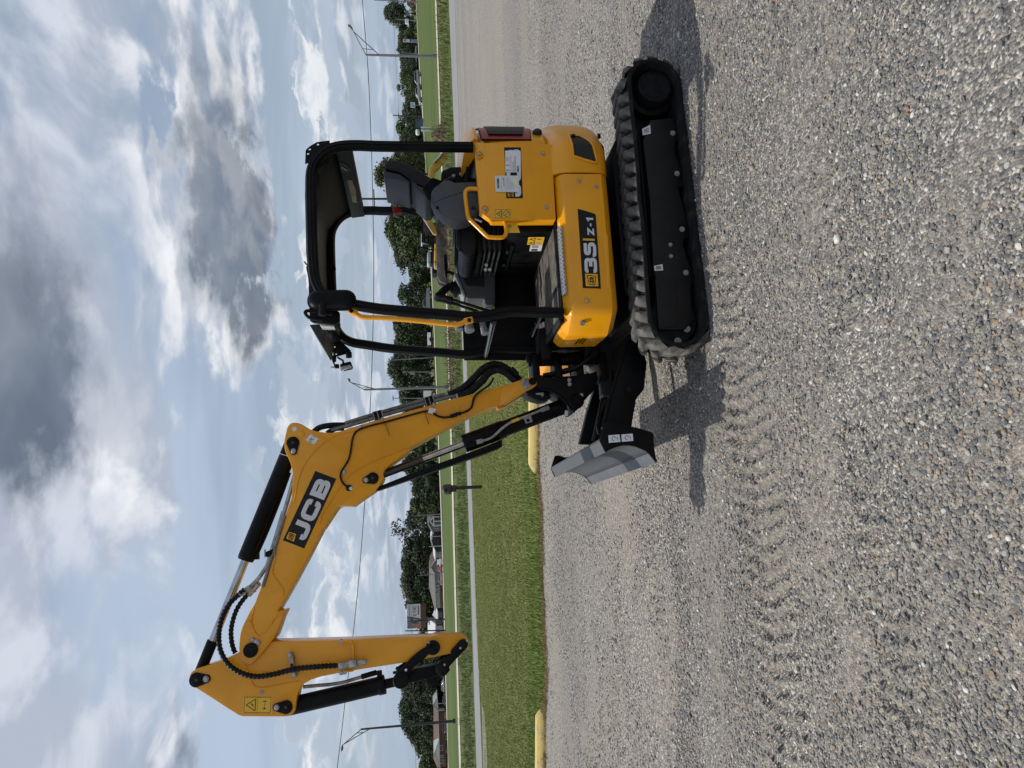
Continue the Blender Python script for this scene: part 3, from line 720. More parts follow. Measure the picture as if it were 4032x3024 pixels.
def font_text(s_, org, ux, uy, nrm, name, m, parent, off=.001):
    """flat lettering from the built-in font, laid on the plane (ux, uy)"""
    cu = bpy.data.curves.new(name, 'FONT'); cu.body = s_; cu.size = 1; cu.fill_mode = 'FRONT'; cu.resolution_u = 2
    tmp = bpy.data.objects.new(name+'_tmp', cu); COL.objects.link(tmp)
    dg = bpy.context.evaluated_depsgraph_get(); me = bpy.data.meshes.new_from_object(tmp.evaluated_get(dg))
    bpy.data.objects.remove(tmp); bpy.data.curves.remove(cu)
    xs = [v.co.x for v in me.vertices] or [0]; w = max(xs)-min(xs) or 1; x0 = min(xs); hh = .73
    org, ux, uy, nrm = Vector(org), Vector(ux), Vector(uy), Vector(nrm).normalized()
    for v in me.vertices:
        c = v.co.copy(); v.co = org+ux*((c.x-x0)/w)+uy*(c.y/hh)+nrm*off
    me.materials.clear(); me.materials.append(m)
    o = bpy.data.objects.new(name, me); COL.objects.link(o); o.parent = parent; return o
def quadframe(c):   # four (x,z) corners: lower-left, lower-right, upper-right, upper-left as read
    return Vector(c[0]), Vector(c[1])-Vector(c[0]), Vector(c[3])-Vector(c[0])
def plate(c, y, name, m, parent, t=.0012):
    return MB().prism(c, y, y+t).build(name, m, parent)
def on(c, y, u, v):   # point on a quad by fraction
    a, b, d, e = [Vector(k) for k in c]; p = (a*(1-u)+b*u)*(1-v)+(e*(1-u)+d*u)*v; return Vector((p.x, y, p.y))
def subquad(c, u0, v0, u1, v1):
    return [tuple(on(c, 0, u, v)[k] for k in (0, 2)) for u, v in ((u0, v0), (u1, v0), (u1, v1), (u0, v1))]
def jcb_badge(c, y, parent, bgm=None, txt=None):
    """small trapezoid logo: outline and three letters on a yellow square"""
    sq = plate(c, y, 'logo_square', bgm or decalyel, parent)
    b = MB()
    pts = [on(c, y+.0014, u, v) for u, v in ((.10, .28), (.16, .72), (.88, .86), (.80, .16))]
    for i in range(4): b.tube([pts[i], pts[(i+1) % 4]], .0022*max(1, (Vector(c[1])-Vector(c[0])).length/.08), 4)
    b.build('logo_outline', txt or decalblk, sq, smooth=0)
    o_ = on(c, y+.0014, .22, .34); ux = (on(c, y, .34, .34)-on(c, y, .20, .34)); uy = on(c, y, .22, .66)-on(c, y, .22, .34)
    text_plates('JCB', o_, ux*1.0, uy, (0, 1, 0), 'logo_letters', txt or decalblk, sq, .10, .12, sx=1.15)
    return sq
def warn_decal(c, y, parent, horizontal=True, ring=False):
    d = plate(c, y, 'warning_decal', warnyel, parent)
    ins = subquad(c, .03, .05, .97, .95)
    b = MB(); P_ = [on(ins, y+.0014, u, v) for u, v in ((0, 0), (1, 0), (1, 1), (0, 1))]
    for i in range(4): b.tube([P_[i], P_[(i+1) % 4]], .0012, 4)
    mid = ((.5, 0), (.5, 1)) if horizontal else ((0, .5), (1, .5))
    b.tube([on(ins, y+.0014, *mid[0]), on(ins, y+.0014, *mid[1])], .0008, 4)
    cells = (((.05, .1, .45, .9), (.55, .1, .95, .9)) if horizontal else ((.1, .55, .9, .95), (.1, .05, .9, .45)))
    tq = subquad(ins, *cells[0]); T_ = [on(tq, y+.0014, u, v) for u, v in ((.02, .08), (.98, .08), (.5, .95))]
    for i in range(3): b.tube([T_[i], T_[(i+1) % 3]], .0022, 5)
    b.tube([on(tq, y+.0014, .4, .25), on(tq, y+.0014, .62, .5)], .0028, 5)
    sq = subquad(ins, *cells[1])
    if ring:
        b.tube([on(sq, y+.0014, .5+.46*math.cos(a), .5+.46*math.sin(a)) for a in [k*math.pi/8 for k in range(17)]], .0018, 5)
        b.tube([on(sq, y+.0014, .2, .8), on(sq, y+.0014, .8, .2)], .0018, 5)
    else:
        b.box(on(sq, y+.001, .22, .45), (.010, .001, .012)); b.tube([on(sq, y+.0014, .35, .45), on(sq, y+.0014, .65, .45)], .0012, 5); b.box(on(sq, y+.001, .8, .45), (.006, .001, .020))
    b.build('warning_symbol', brownin if ring else decalblk, d, smooth=0); return d

# ---- badge on the skirt
bq = [(0.575,0.786),(0.581,0.671),(0.084,0.664),(0.077,0.669),(0.069,0.687),(0.04,0.779)]
bdg = plate([(p[0], p[1]) for p in bq], .7795, 'model_badge', decalblk, sk, .0015)
yb = .7812
lq = [(0.567,0.686),(0.485,0.685),(0.482,0.765),(0.565,0.767)]
jcb_badge(lq, yb, bdg)
def wtext(s_, ll, lr, ul, name, m, sx=1., gap=.14, rad=.22):
    o_ = Vector((ll[0], yb+.0004, ll[1])); w = sum(GLY[c][0]*sx for c in s_)+gap*(len(s_)-1)
    ux = Vector((lr[0]-ll[0], 0, lr[1]-ll[1]))/w; uy = Vector((ul[0]-ll[0], 0, ul[1]-ll[1]))
    return text_plates(s_, o_, ux, uy, (0, 1, 0), name, m, bdg, gap, rad, sx=sx)
g = [(0.471,0.686),(0.273,0.679),(0.468,0.766)]; wtext('35', g[0], g[1], g[2], 'badge_number', decalwht)
g = [(0.225,0.685),(0.102,0.683),(0.223,0.728)]; wtext('Z-1', g[0], g[1], g[2], 'badge_number', decalwht, gap=.16)
g = [(0.255,0.685),(0.251,0.762)]; MB().bar((g[0][0], yb+.0008, g[0][1]), (g[1][0], yb+.0008, g[1][1]), .001, .013, (1, 0, 0)).build('badge_bar', decalyel, bdg)
for p in [(0.658,0.765)]: 
    MB().lathe([(.02, 0), (.018, .002), (.012, -.001), (.003, -.001)], (p[0], .7785, p[1]), (0, 1, 0), 18).build('bolt_dimple', yellow, sk); bolt((p[0], .778, p[1]), sk, .0095)
for p in [(-0.155,0.754),(-0.117,0.646)]:
    MB().lathe([(.02, 0), (.018, .002), (.012, -.001), (.003, -.001)], (p[0], .7795, p[1]), (0, 1, 0), 18).build('bolt_dimple', yellow, sk); bolt((p[0], .7785, p[1]), sk, .0095)
rec = [(0.223,0.621),(0.219,0.596),(0.574,0.607),(0.569,0.626)]
MB().prism(rec, .776, .7805).build('skirt_scoop', mat('yellow_recess', (.80, .335, .012), .4), sk, .003)
# front face fittings
p = (0.766,0.7,0.788); MB().cyl((.775, .698, p[2]), (.787, .706, p[2]), .017, 14).build('tie_bolt', steel, sk)
a, c = (0.775,0.6,0.702),(0.764,0.6,0.635); MB().bar(Vector(a)+Vector((.012, .01, 0)), Vector(c)+Vector((.006, .02, 0)), .003, .03, (0, 1, 0)).build('white_sticker', white, sk)
for i in range(3):
    for j in range(4):
        q = (0.815,0.46,0.815); MB().box((.834+.0015, .40+.035*j+(.017 if i % 2 else 0), .775-.022*i), (.004, .020, .009)).build('vent_slot', decalblk, sk)
# serrated steel tread strip on the sill
st = [(0.17,0.878),(0.587,0.901)]
z0, z1 = .905, .905
tp = MB().box(((.16+.60)/2, .735, .902), (.46, .045, .006)).build('tread_strip', steel, ex, .001)
tooth = MB().lathe([(.0085, 0), (.0075, .009), (.004, .011)], (0, 0, 0), (0, 0, 1), 7).mesh('tread_tooth', mat('bright_zinc', (.72, .72, .72), .25, metal=.9))
for i in range(34):
    for j in range(2): inst('tread_tooth', tooth, tp, Matrix.Translation((.165+i*.0132, .730+.018*j+.004*(i % 2), .904)))
    inst('tread_tooth', tooth, tp, Matrix.Translation((.165+i*.0132, .757, .898+.006*(i % 2))) @ Matrix.Rotation(R(-90), 4, 'X'))
MB().box(((.16+.60)/2, .757, .897), (.46, .003, .026)).build('tread_strip_lip', steel, tp, .001)

# ---- labels on the side cover
yc_ = .7458
cb = [(-0.049,1.125),(-0.409,1.118),(-0.408,1.227),(-0.05,1.232)]
cbd = plate(cb, yc_, 'cover_badge', decalblk, cvr, .0012)
g = [(-0.06,1.185),(-0.089,1.185),(-0.088,1.221),(-0.062,1.221)]; jcb_badge(g, yc_+.0012, cbd)
# the three white letters peek out around the stickers
g = [(-0.059,1.136),(-0.398,1.119),(-0.06,1.23)]
o_ = Vector((g[0][0], yc_+.0016, g[0][1])); Wd = sum(GLY[c][0] for c in 'JCB')+.24
text_plates('JCB', o_, Vector((g[1][0]-g[0][0], 0, g[1][1]-g[0][1]))/Wd, Vector((g[2][0]-g[0][0], 0, g[2][1]-g[0][1])), (0, 1, 0), 'badge_letters', decalwht, cbd, .12, .22)
s1 = [(-0.229,1.128),(-0.382,1.121),(-0.384,1.222),(-0.23,1.229)]
st1 = plate(s1, yc_+.003, 'white_sticker', white, cvr, .0008)
s2 = [(-0.09,1.147),(-0.206,1.144),(-0.204,1.3),(-0.091,1.3)]
st2 = plate(s2, yc_+.005, 'white_sticker', mat('white_paper', (.66, .66, .67), .6), cvr, .0008)
def ln(c, y, u0, v0, u1, v1, h, m, par, nm='print_line'):
    a, b_ = on(c, y+.0006, u0, v0), on(c, y+.0006, u1, v1); MB().bar(a, b_, .0006, h, (0, 0, 1)).build(nm, m, par)
rnd = random.Random(5)
font_text('GALVESTON', on(s1, yc_+.0042, .03, .46), on(s1, 0, .47, .46)-on(s1, 0, .03, .46), on(s1, 0, .03, .54)-on(s1, 0, .03, .46), (0, 1, 0), 'sticker_text', decalblk, st1)
for v in (.92, .84, .76): 
    for u in (.05, .28): ln(s1, yc_+.0036, u, v, u+.07, v, .004, decalblk, st1)
    ln(s1, yc_+.0036, .5, v, .5+.12+.1*rnd.random(), v, .003, labelgrey, st1)
for v in (.64, .40, .33): ln(s1, yc_+.0036, .03, v, .5+.3*rnd.random(), v, .003, labelgrey, st1)
for k in range(14): 
    u = .03+k*.02; ln(s1, yc_+.0036, u, .13, u, .26, .0012+.0018*rnd.random(), decalblk, st1) if 0 else MB().bar(on(s1, yc_+.0042, u, .12), on(s1, yc_+.0042, u, .24), .0012+.0014*rnd.random(), .0006, (0, 1, 0)).build('barcode_bar', decalblk, st1)
font_text('LBHR-08E', on(s2, yc_+.0062, .33, .61), on(s2, 0, .86, .61)-on(s2, 0, .33, .61), on(s2, 0, .33, .66)-on(s2, 0, .33, .61), (0, 1, 0), 'sticker_text', decalblk, st2)
for k in range(17): 
    u = .24+k*.036; MB().bar(on(s2, yc_+.0062, u, .83), on(s2, yc_+.0062, u, .92), .0014+.0022*rnd.random(), .0006, (0, 1, 0)).build('barcode_bar', decalblk, st2)
for v in (.74, .54, .47, .41, .35, .30, .25): ln(s2, yc_+.0056, .15, v, .5+.4*rnd.random(), v, .0022, labelgrey, st2)
yp = subquad(s2, .45, .08, .80, .27); plate(yp, yc_+.0058, 'yellow_print_patch', paleyel, st2, .0004)
wd = [(0.089,1.207),(0.028,1.206),(0.028,1.315),(0.088,1.318)]
warn_decal([wd[3], wd[0], wd[1], wd[2]][::1] if 0 else [wd[0], wd[1], wd[2], wd[3]], yc_, cvr, horizontal=False, ring=True)

# ---------------------------------------------------------------- operator station
# floor pan with mat, front edge, seat pedestal
fl = MB().prism([(-.10, -.26), (.74, -.26), (.78, -.20), (.76, .66), (.70, .70), (-.10, .70)], .895, .915, 'z').build('floor_pan', black, ex, .003)
MB().prism([(.12, -.22), (.70, -.22), (.73, -.16), (.715, .62), (.67, .655), (.12, .655)], .915, .924, 'z').build('floor_mat', matfloor, fl, .002)
for y in (-.02, .20, .42): MB().box((.42, y, .9255), (.56, .010, .004)).build('mat_rib', matfloor, fl, .001)
MB().bar((.755, .68, .925), (.735, -.20, .925), .05, .014).build('floor_edge_plate', dgreyplas, fl, .003)
MB().box((.60, .585, .9275), (.16, .09, .006)).build('foot_rest', dgreyplas, fl, .002)
for y in (.12, .34):
    pd = MB().box((.62, y, .985), (.16, .085, .012), Matrix.Rotation(R(-24), 3, 'Y')).build('pedal', mat('worn_pedal_steel', (.16, .16, .155), .45, metal=.5), ex, .003)
    MB().cyl((.57, y, .92), (.60, y, .975), .014, 10).build('pedal_post', black, pd)
    for k in range(4): MB().box((.565+.035*k, y, .972+.0155*k+.006), (.008, .075, .006)).build('pedal_rib', black, pd)
ped = MB().prism([(-.38, .92), (.125, .92), (.125, 1.16), (.09, 1.235), (-.38, 1.235)], -.20, .62).build('seat_pedestal', black, ex, .008)
MB().box((.128, .22, 1.055), (.006, .66, .20)).build('pedestal_door', black, ped, .003)
MB().box((.135, .18, 1.165), (.012, .46, .02)).build('pedestal_rail', dgreyplas, ped, .003)
for y in (.05, .30): MB().cyl((.128, y, 1.19), (.142, y, 1.19), .011, 12).build('latch', steel, ped)
# safety decals on the pedestal front (plane x = const)
def xplate(c, x, name, m, parent, t=.0015):
    return MB().prism(c, x, x+t, 'x').build(name, m, parent)
dq = [(0.549,0.964),(0.417,0.957),(0.422,1.065),(0.549,1.073)]
dd = xplate(dq, .1325, 'warning_decal', warnyel, ped)
for (u, v) in ((.25, .30), (.75, .30), (.25, .72), (.75, .72)):
    a, b_, c, d = [Vector(k) for k in dq]; p = (a*(1-u)+b_*u)*(1-v)+(d*(1-u)+c*u)*v
    if v > .5:
        tri = [(0, p.x-.022, p.y-.016), (0, p.x+.022, p.y-.016), (0, p.x, p.y+.020)]
        bb = MB()
        for i in range(3): bb.tube([(.1345, tri[i][1], tri[i][2]), (.1345, tri[(i+1) % 3][1], tri[(i+1) % 3][2])], .0022, 5)
        bb.build('warning_symbol', decalblk, dd)
    else: MB().box((.1342, p.x, p.y), (.001, .024 if u > .5 else .012, .03)).build('warning_symbol', brownin if u < .5 else labelgrey, dd)
wq = [(0.413,0.957),(0.31,0.951),(0.31,1.034),(0.414,1.039)]
wl = xplate(wq, .1325, 'instruction_label', white, ped)
q = [(0.405,0.981),(0.36,0.98),(0.368,1.027),(0.409,1.03)]; xplate(q, .1342, 'label_block', labelgrey, wl, .0004)
q = [(0.346,0.982),(0.317,0.979),(0.318,1.023),(0.347,1.024)]; xplate(q, .1342, 'label_block', decalblk, wl, .0004)
# yellow hang tag on the grab rail
tg = [(0.105,1.24),(0.102,1.17),(0.167,1.151),(0.167,1.229)]
tgo = MB().prism(tg, .70, .703).build('hang_tag', warnyel, ex); 
font_text('OPERATOR', on(tg, .7045, .14, .30)+Vector((0,0,0)), on(tg, 0, .14, .9)-on(tg, 0, .14, .30), on(tg, 0, .06, .3)-on(tg, 0, .14, .30), (0, 1, 0), 'tag_text', decalblk, tgo) if 0 else None
for k in range(4):
    a = on(tg, .704, .18+.08*k, .15); c = on(tg, .704, .18+.08*k, .5); MB().bar(a, c, .0006, .003, (0, 1, 0)).build('print_line', decalblk, tgo)

# suspension bellows and seat
for k in range(4):
    z = 1.355-.034*k
    MB().loft([[(x, y, z+dz) for x, y in ((-.18, -.02), (.17+o_, -.02), (.17+o_, .42), (-.18, .42))] for dz, o_ in ((-.015, -.02), (-.004, .022), (.004, .022), (.015, -.02))]).build('suspension_fold', dgreyplas, ex, .005)
MB().box((0, .2, 1.39), (.40, .44, .03)).build('seat_plate', black, ex, .005)
seat = bpy.data.objects.new('seat', None); COL.objects.link(seat); seat.parent = ex
cush = [(-.32, 1.42), (-.28, 1.405), (.14, 1.405), (.205, 1.425), (.225, 1.465), (.205, 1.505), (.15, 1.525), (-.05, 1.508), (-.30, 1.500), (-.34, 1.47)]
MB().prism(cush, .0, .44).build('seat_cushion', seatblk, seat, .028, 4, 60)
for y0, y1 in ((.0, .055), (.385, .44)):
    MB().prism([(-.30, 1.49), (.13, 1.505), (.185, 1.525), (.13, 1.548), (-.10, 1.54), (-.30, 1.53)], y0, y1).build('cushion_bolster', seatblk, seat, .02, 3, 60)
bk_front = [(-0.446,2.014),(-0.423,2.007),(-0.403,1.916),(-0.34,1.839),(-0.322,1.81),(-0.279,1.72),(-0.252,1.688),(-0.206,1.648)]
bk_back = [(-0.334,1.643),(-0.361,1.709),(-0.447,1.823),(-0.479,1.902),(-0.49,1.935),(-0.495,1.98),(-0.476,2.004)]
MB().prism(bk_front+bk_back, .0, .43).build('seat_back', seatblk, seat, .02, 3, 60)
fr_ = [(-0.433,2.011),(-0.414,2.001),(-0.396,1.916),(-0.338,1.843)]
fr2 = [(-0.317,1.808),(-0.273,1.72),(-0.249,1.692)]
def pad(line, dx_, y0, y1, name):
    off = []
    for i, p in enumerate(line):
        a = Vector(line[max(i-1, 0)]); c = Vector(line[min(i+1, len(line)-1)]); t = (c-a).normalized(); nn = Vector((-t.y, t.x))
        if nn.x < 0: nn = -nn
        e = .35 if i in (0, len(line)-1) else 1
        off.append((p[0]+nn.x*dx_*e, p[1]+nn.y*dx_*e))
    return MB().prism(line+off[::-1], y0, y1).build(name, seatm, seat, .018, 3, 60)
pad(fr_, .045, .015, .415, 'backrest_pad'); pad(fr2, .050, .01, .42, 'lumbar_pad')
MB().prism([(-0.491,1.897),(-0.488,1.872),(-0.459,1.823),(-0.402,1.75),(-0.361,1.667),(-0.338,1.643),(-0.361,1.709),(-0.446,1.823),(-0.478,1.902)], .06, .37).build('seat_back_shell', blackmat, seat, .008)
MB().tube(smooth_path([(-.40, .43, 1.86), (-.385, .30, 1.862), (-.36, .2, 1.858), (-.385, .1, 1.862), (-.40, .0, 1.86)]), .010, 8).build('piping', seatblk, seat)
# belt buckle on the far side
bp = [(-0.368,1.986),(-0.376,1.977),(-0.376,1.957),(-0.364,1.946),(-0.351,1.916),(-0.324,1.914),(-0.324,1.951),(-0.316,1.963),(-0.322,1.982)]
bb = MB().prism(bp, -.075, -.045).build('belt_buckle', redbelt, seat, .008)
q = [(-0.339,1.914),(-0.303,1.77)]; MB().bar((q[0][0], -.06, q[0][1]), (q[1][0], -.06, q[1][1]), .03, .012).build('belt_stalk', blackmat, seat, .002)

# ---- armrest pod (near) with lever boot
pod = [(-0.151,1.707),(-0.18,1.691),(-0.222,1.633),(-0.228,1.615),(-0.233,1.588),(-0.215,1.553),(-0.215,1.512),(-0.224,1.406),(-0.18,1.391),(-0.029,1.39),(0.012,1.416),(0.043,1.466),(0.06,1.523),(0.052,1.579),(0.012,1.642),(-0.049,1.692),(-0.121,1.716)]
pd_ = MB().prism(pod, .49, .655).build('armrest_pod', greyplas, ex, .035, 4, 60)
q = [(-0.068,1.684),(-0.107,1.599),(-0.135,1.507),(-0.133,1.407)]
MB().tube(xz(q, .6545), .0022, 6).build('pod_seam', seatblk, pd_)
q = [(-0.025,1.439)]; disc((q[0][0], .654, q[0][1]), .016, .002, 'pod_hole', decalblk, pd_)
q = [(-0.033,1.672)]; bolt((q[0][0], .645, q[0][1]), pd_, .008, m=black)
q = [(0.024,1.428)]; MB().cyl((q[0][0], .60, q[0][1]), (q[0][0]+.02, .60, q[0][1]-.045), .009, 10).build('pod_lever', steel, pd_)
b0 = Vector((-0.185,0.57,1.673)); b1 = Vector((-0.237,0.57,1.726))
prof = []
Lb = (b1-b0).length
for k in range(11): t = k/10; prof.append(((.075-.03*t)+(.010 if k % 2 else 0), Lb*t))
boot = MB().lathe(prof, b0, b1-b0, 22).build('lever_boot', blackmat, ex)
MB().tube(smooth_path(xz([(-0.252,1.632),(-0.265,1.607),(-0.279,1.582),(-0.296,1.557)], .52)), .028, 10).build('pod_bracket', black, ex)
MB().prism([(-0.391,1.629),(-0.419,1.561),(-0.424,1.485),(-0.401,1.448),(-0.341,1.455),(-0.337,1.392),(-0.282,1.394),(-0.282,1.545),(-0.3,1.611),(-0.345,1.635)], .12, .47).build('pod_mount', black, ex, .01)
for p in [(-0.351,1.548),(-0.364,1.499),(-0.323,1.574)]: bolt((p[0], .47, p[1]), ex, .010, m=greyplate)
q = [(-0.231,1.479),(-0.345,1.454)]; MB().bar((q[0][0], .60, q[0][1]), (q[1][0], .60, q[1][1]), .02, .03, (1, 0, 0)).build('seat_belt_reel', black, ex, .004)
# yellow grab rail beside the seat
gr_ = [(-0.129,1.408),(-0.132,1.457),(-0.119,1.484),(-0.087,1.493),(0.012,1.487),(0.07,1.479),(0.095,1.46),(0.145,1.415),(0.197,1.366),(0.204,1.343),(0.207,1.28),(0.198,1.254),(0.169,1.241),(0.129,1.241),(0.096,1.248)]
gro = MB().tube(smooth_path(xz(gr_, .715), 4), .0135, 12).build('grab_rail', yellow, ex, smooth=60)
q = [(0.096,1.248),(0.071,1.251)]; MB().cyl((q[0][0], .715, q[0][1]), (q[0][0]-.06, .69, q[0][1]+.005), .016, 12).build('rail_end', yellow, gro)
lv_ = [(0.026,1.376),(0.021,1.353),(0.065,1.327),(0.084,1.353)]; MB().prism(lv_, .28, .315).build('safety_lever_grip', warnyel, ex, .006)
q = [(0.081,1.351),(0.114,1.322)]; MB().cyl((q[0][0], .30, q[0][1]), (q[0][0]-.02, .30, q[0][1]-.12), .008, 8).build('safety_lever', black, ex)
for p in [(0.142,1.355),(0.175,1.362),(0.175,1.333)]: MB().cyl((p[0]+.06, .24, p[1]-.02), (p[0]+.07, .25, p[1]-.02), .012, 12).build('adjuster_knob', steel, ex)

# ---- far console with joystick
cons = [(-0.332,1.525),(-0.108,1.53),(0.12,1.515),(0.302,1.463),(0.316,1.455),(0.322,1.321),(0.369,1.32),(0.371,1.244),(-0.331,1.208)]
con = MB().prism(cons, -.33, -.13).build('console', greyplas, ex, .018, 3, 50)
MB().prism([(0.136,1.495),(0.223,1.451),(0.236,1.321),(0.116,1.311),(0.049,1.378),(0.056,1.454)], -.1285, -.1265).build('console_panel', dgreyplas, con, .0)
MB().prism([(0.124,1.54),(0.124,1.516),(0.305,1.464),(0.312,1.476),(0.138,1.547)], -.30, -.125).build('console_trim', mat('silver_plastic', (.30, .31, .32), .35, metal=.5), con, .004)
MB().prism([(-0.287,1.537),(-0.286,1.411),(-0.181,1.419),(-0.16,1.539)], -.31, -.12).build('console_rear', blackmat, con, .01)
arm_ = [(-0.025,1.615),(-0.032,1.595),(0.064,1.59),(0.162,1.597),(0.159,1.609),(0.078,1.618)]
MB().prism(arm_, -.22, -.12).build('armrest', blackmat, ex, .012, 3)
MB().tube(smooth_path([(0.097,-0.17,1.591),(0.104,-0.17,1.565),(0.119,-0.17,1.545),(0.141,-0.17,1.525)]), .012, 8).build('armrest_stay', black, ex)
def boot_at(c0, c1, r0, r1, k=9, name='joystick_boot'):
    c0, c1 = Vector(c0), Vector(c1); L_ = (c1-c0).length
    return MB().lathe([((r0+(r1-r0)*i/k)+(.009 if i % 2 else 0), L_*i/k) for i in range(k+1)], c0, c1-c0, 20).build(name, blackmat, ex)
j0, j1 = (0.241,-0.2,1.5),(0.188,-0.2,1.574)
boot_at(j0, j1, .062, .028)
gp = [(0.188,-0.2,1.571),(0.21,-0.2,1.596),(0.246,-0.2,1.632),(0.282,-0.2,1.661),(0.296,-0.2,1.685)]
MB().tube(smooth_path(gp, 4), [.020, .021, .022, .024, .026, .028, .029, .030, .031, .031, .030, .029, .028, .027, .026, .024, .020], 12).build('joystick', blackmat, ex)
# travel levers with grips
for dy, off in ((0, 0), (-.06, 20)):
    a = [(0.345,1.64),(0.461,1.302)]; b_ = [(0.347,1.644),(0.443,1.383)]
    p0, p1 = (a if dy == 0 else b_)
    yy = -.02+dy
    lv2 = MB().cyl((p0[0], yy, p0[1]), (p1[0], yy, p1[1]), .011, 10).build('travel_lever', blackmat, ex)
    g0 = Vector((p0[0], yy, p0[1])); dv = (g0-Vector((p1[0], yy, p1[1]))).normalized()
    MB().lathe([(.014, -.08), (.019, -.07), (.018, -.02), (.022, .01), (.026, .03), (.022, .05), (.008, .057)], g0, dv, 14).build('lever_grip', blackmat, lv2)
# grey cups at the front of the console
for (cx_, cy_q, ln_) in ((0, 0, .1),):
    for pq, r_ in (((0.587,-0.05,1.527), .030), ((0.601,-0.03,1.452), .036), ((0.624,-0.03,1.343), .028)):
        MB().lathe([(r_*.75, -.10), (r_*.95, -.03), (r_, 0), (r_*.96, .006), (r_*.3, .008)], pq, (.95, .25, -.15), 20).build('control_cap', mat('light_grey_plastic', (.20, .205, .21), .5), ex)
# ---- far side lower wall and front cross bar
MB().prism([(.785, .88), (.768, 1.49), (.46, 1.49), (.46, 1.24), (-.1, 1.24), (-.1, .88)], -.262, -.242).build('side_wall', black, ex, .003)
a, c = (0.762,0.7,1.353), (0.74,-0.22,1.329)
cb_ = MB().cyl((.762, .70, 1.352), (.745, -.24, 1.328), .019, 16).build('front_bar', mat('glossy_black', (.012, .012, .013), .18, coat=.3), ex)

# ---------------------------------------------------------------- canopy
def rail(path, y, w=.066, h=.062, name='canopy_frame'):
    pts = smooth_path([(p[0], y, p[1]) for p in path], 4); b = MB(); rings = []
    for i, p in enumerate(pts):
        t = (pts[min(i+1, len(pts)-1)]-pts[max(i-1, 0)]).normalized(); nn = Vector((-t.z, 0, t.x))
        a, c = w/2, h/2; k = .3
        sec = [(a, c*k), (a*k*2.2, c), (-a*k*2.2, c), (-a, c*k), (-a, -c*k), (-a*k*2.2, -c), (a*k*2.2, -c), (a, -c*k)]
        rings.append([p+nn*u+Vector((0, v, 0)) for u, v in sec])
    b.loft(rings); return b
near_path = [(-0.422,1.428),(-0.422,1.619),(-0.422,1.836),(-0.423,2.051),(-0.427,2.157),(-0.424,2.242),(-0.413,2.303),(-0.392,2.357),(-0.35,2.405),(-0.297,2.439),(-0.239,2.457),(-0.147,2.461),(0.024,2.458),(0.192,2.453),(0.347,2.447),(0.445,2.439),(0.505,2.425),(0.554,2.399),(0.596,2.356),(0.624,2.291),(0.641,2.201)] + [(0.67,2.049),(0.691,1.866),(0.713,1.661),(0.734,1.453)] + [(0.702,1.255),(0.71,1.082),(0.717,0.912)]
cn = rail(near_path, .72).build('canopy_frame', black, ex, smooth=40); tag(cn, 'black canopy frame over the seat')
far_path = [(p[0]-.006, p[1]) for p in near_path]
rail(far_path, -.235).build('frame_hoop', black, cn, smooth=40)
# raised lip lines along the near frame
lipn = MB().tube([Vector((p[0], .754, p[1])) for p in smooth_path(xz(near_path, 0), 4)] if 0 else smooth_path([(p[0], .7525, p[1]) for p in near_path], 4), .006, 6).build('frame_lip', black, cn)
# roof skin, dropped ribs, cross members
roof = [(-.44, 2.27), (-.41, 2.34), (-.33, 2.43), (-.24, 2.485), (-.1, 2.497), (.3, 2.488), (.52, 2.470), (.60, 2.44)]
rt = roof + [(p[0], p[1]-.014) for p in roof[::-1]]
MB().prism(rt, -.24, .72).build('roof_panel', mat('roof_underside', (.0060, .0066, .0055), .5, spec=.2, nscale=4, ncol=(.009, .0095, .008)), cn, .002)
MB().prism([(-.37, 2.37), (-.28, 2.44), (.5, 2.44), (.6, 2.40), (.6, 2.385), (.49, 2.425), (-.27, 2.425), (-.36, 2.355)], .62, .70).build('roof_rib', black, cn, .004)
bm_ = MB().prism([(-.435, 2.205), (-.385, 2.205), (-.372, 2.30), (-.395, 2.31), (-.435, 2.31)], -.24, .72).build('rear_cross_member', dgreyplas, cn, .004)
tq_ = [(0.041,2.259),(0.459,2.29)]
tp_ = MB()
MB().prism([(.36, 2.272), (.03, 2.268), (.02, 2.232), (.04, 2.238), (.20, 2.228), (.36, 2.240)], -.3765, -.372, 'x').build('label_tape', cream, bm_)
MB().prism([(.60, 2.30), (.48, 2.30), (.47, 2.26), (.50, 2.235), (.57, 2.25), (.60, 2.27)], -.3765, -.371, 'x').build('access_cutout', decalblk, bm_)
MB().box((-.368, .53, 2.275), (.006, .05, .012), Matrix.Rotation(R(35), 3, 'X')).build('cable_clip', labelgrey, bm_)
MB().prism([(.535, 2.39), (.60, 2.39), (.615, 2.455), (.545, 2.475)], -.24, .72).build('front_cross_member', black, cn, .006)
for x in (.05, .22): MB().box((x, -.19, 2.425), (.02, .05, .012)).build('roof_bracket', black, cn, .003)
# corner lifting plate with holes (drawn as a plate with three bright bolts holes cut by rings)
def holed_plate(poly, holes, r, y0, y1, name, m, parent):
    bm = bmesh.new(); vs = [bm.verts.new((p[0], y0, p[1])) for p in poly]; es = [bm.edges.new((vs[i], vs[(i+1) % len(vs)])) for i in range(len(vs))]
    for h in holes:
        hv = [bm.verts.new((h[0]+r*math.cos(a), y0, h[1]+r*math.sin(a))) for a in [k*math.pi/6 for k in range(12)]]
        es += [bm.edges.new((hv[i], hv[(i+1) % 12])) for i in range(12)]
    bmesh.ops.triangle_fill(bm, use_beauty=True, use_dissolve=False, edges=es)
    g = bmesh.ops.extrude_face_region(bm, geom=bm.faces[:]); 
    for e in g['geom']:
        if isinstance(e, bmesh.types.BMVert): e.co.y += y1-y0
    bmesh.ops.recalc_face_normals(bm, faces=bm.faces)
    me = bpy.data.meshes.new(name); bm.to_mesh(me); bm.free(); me.materials.append(m)
    o = bpy.data.objects.new(name, me); COL.objects.link(o); o.parent = parent; return o
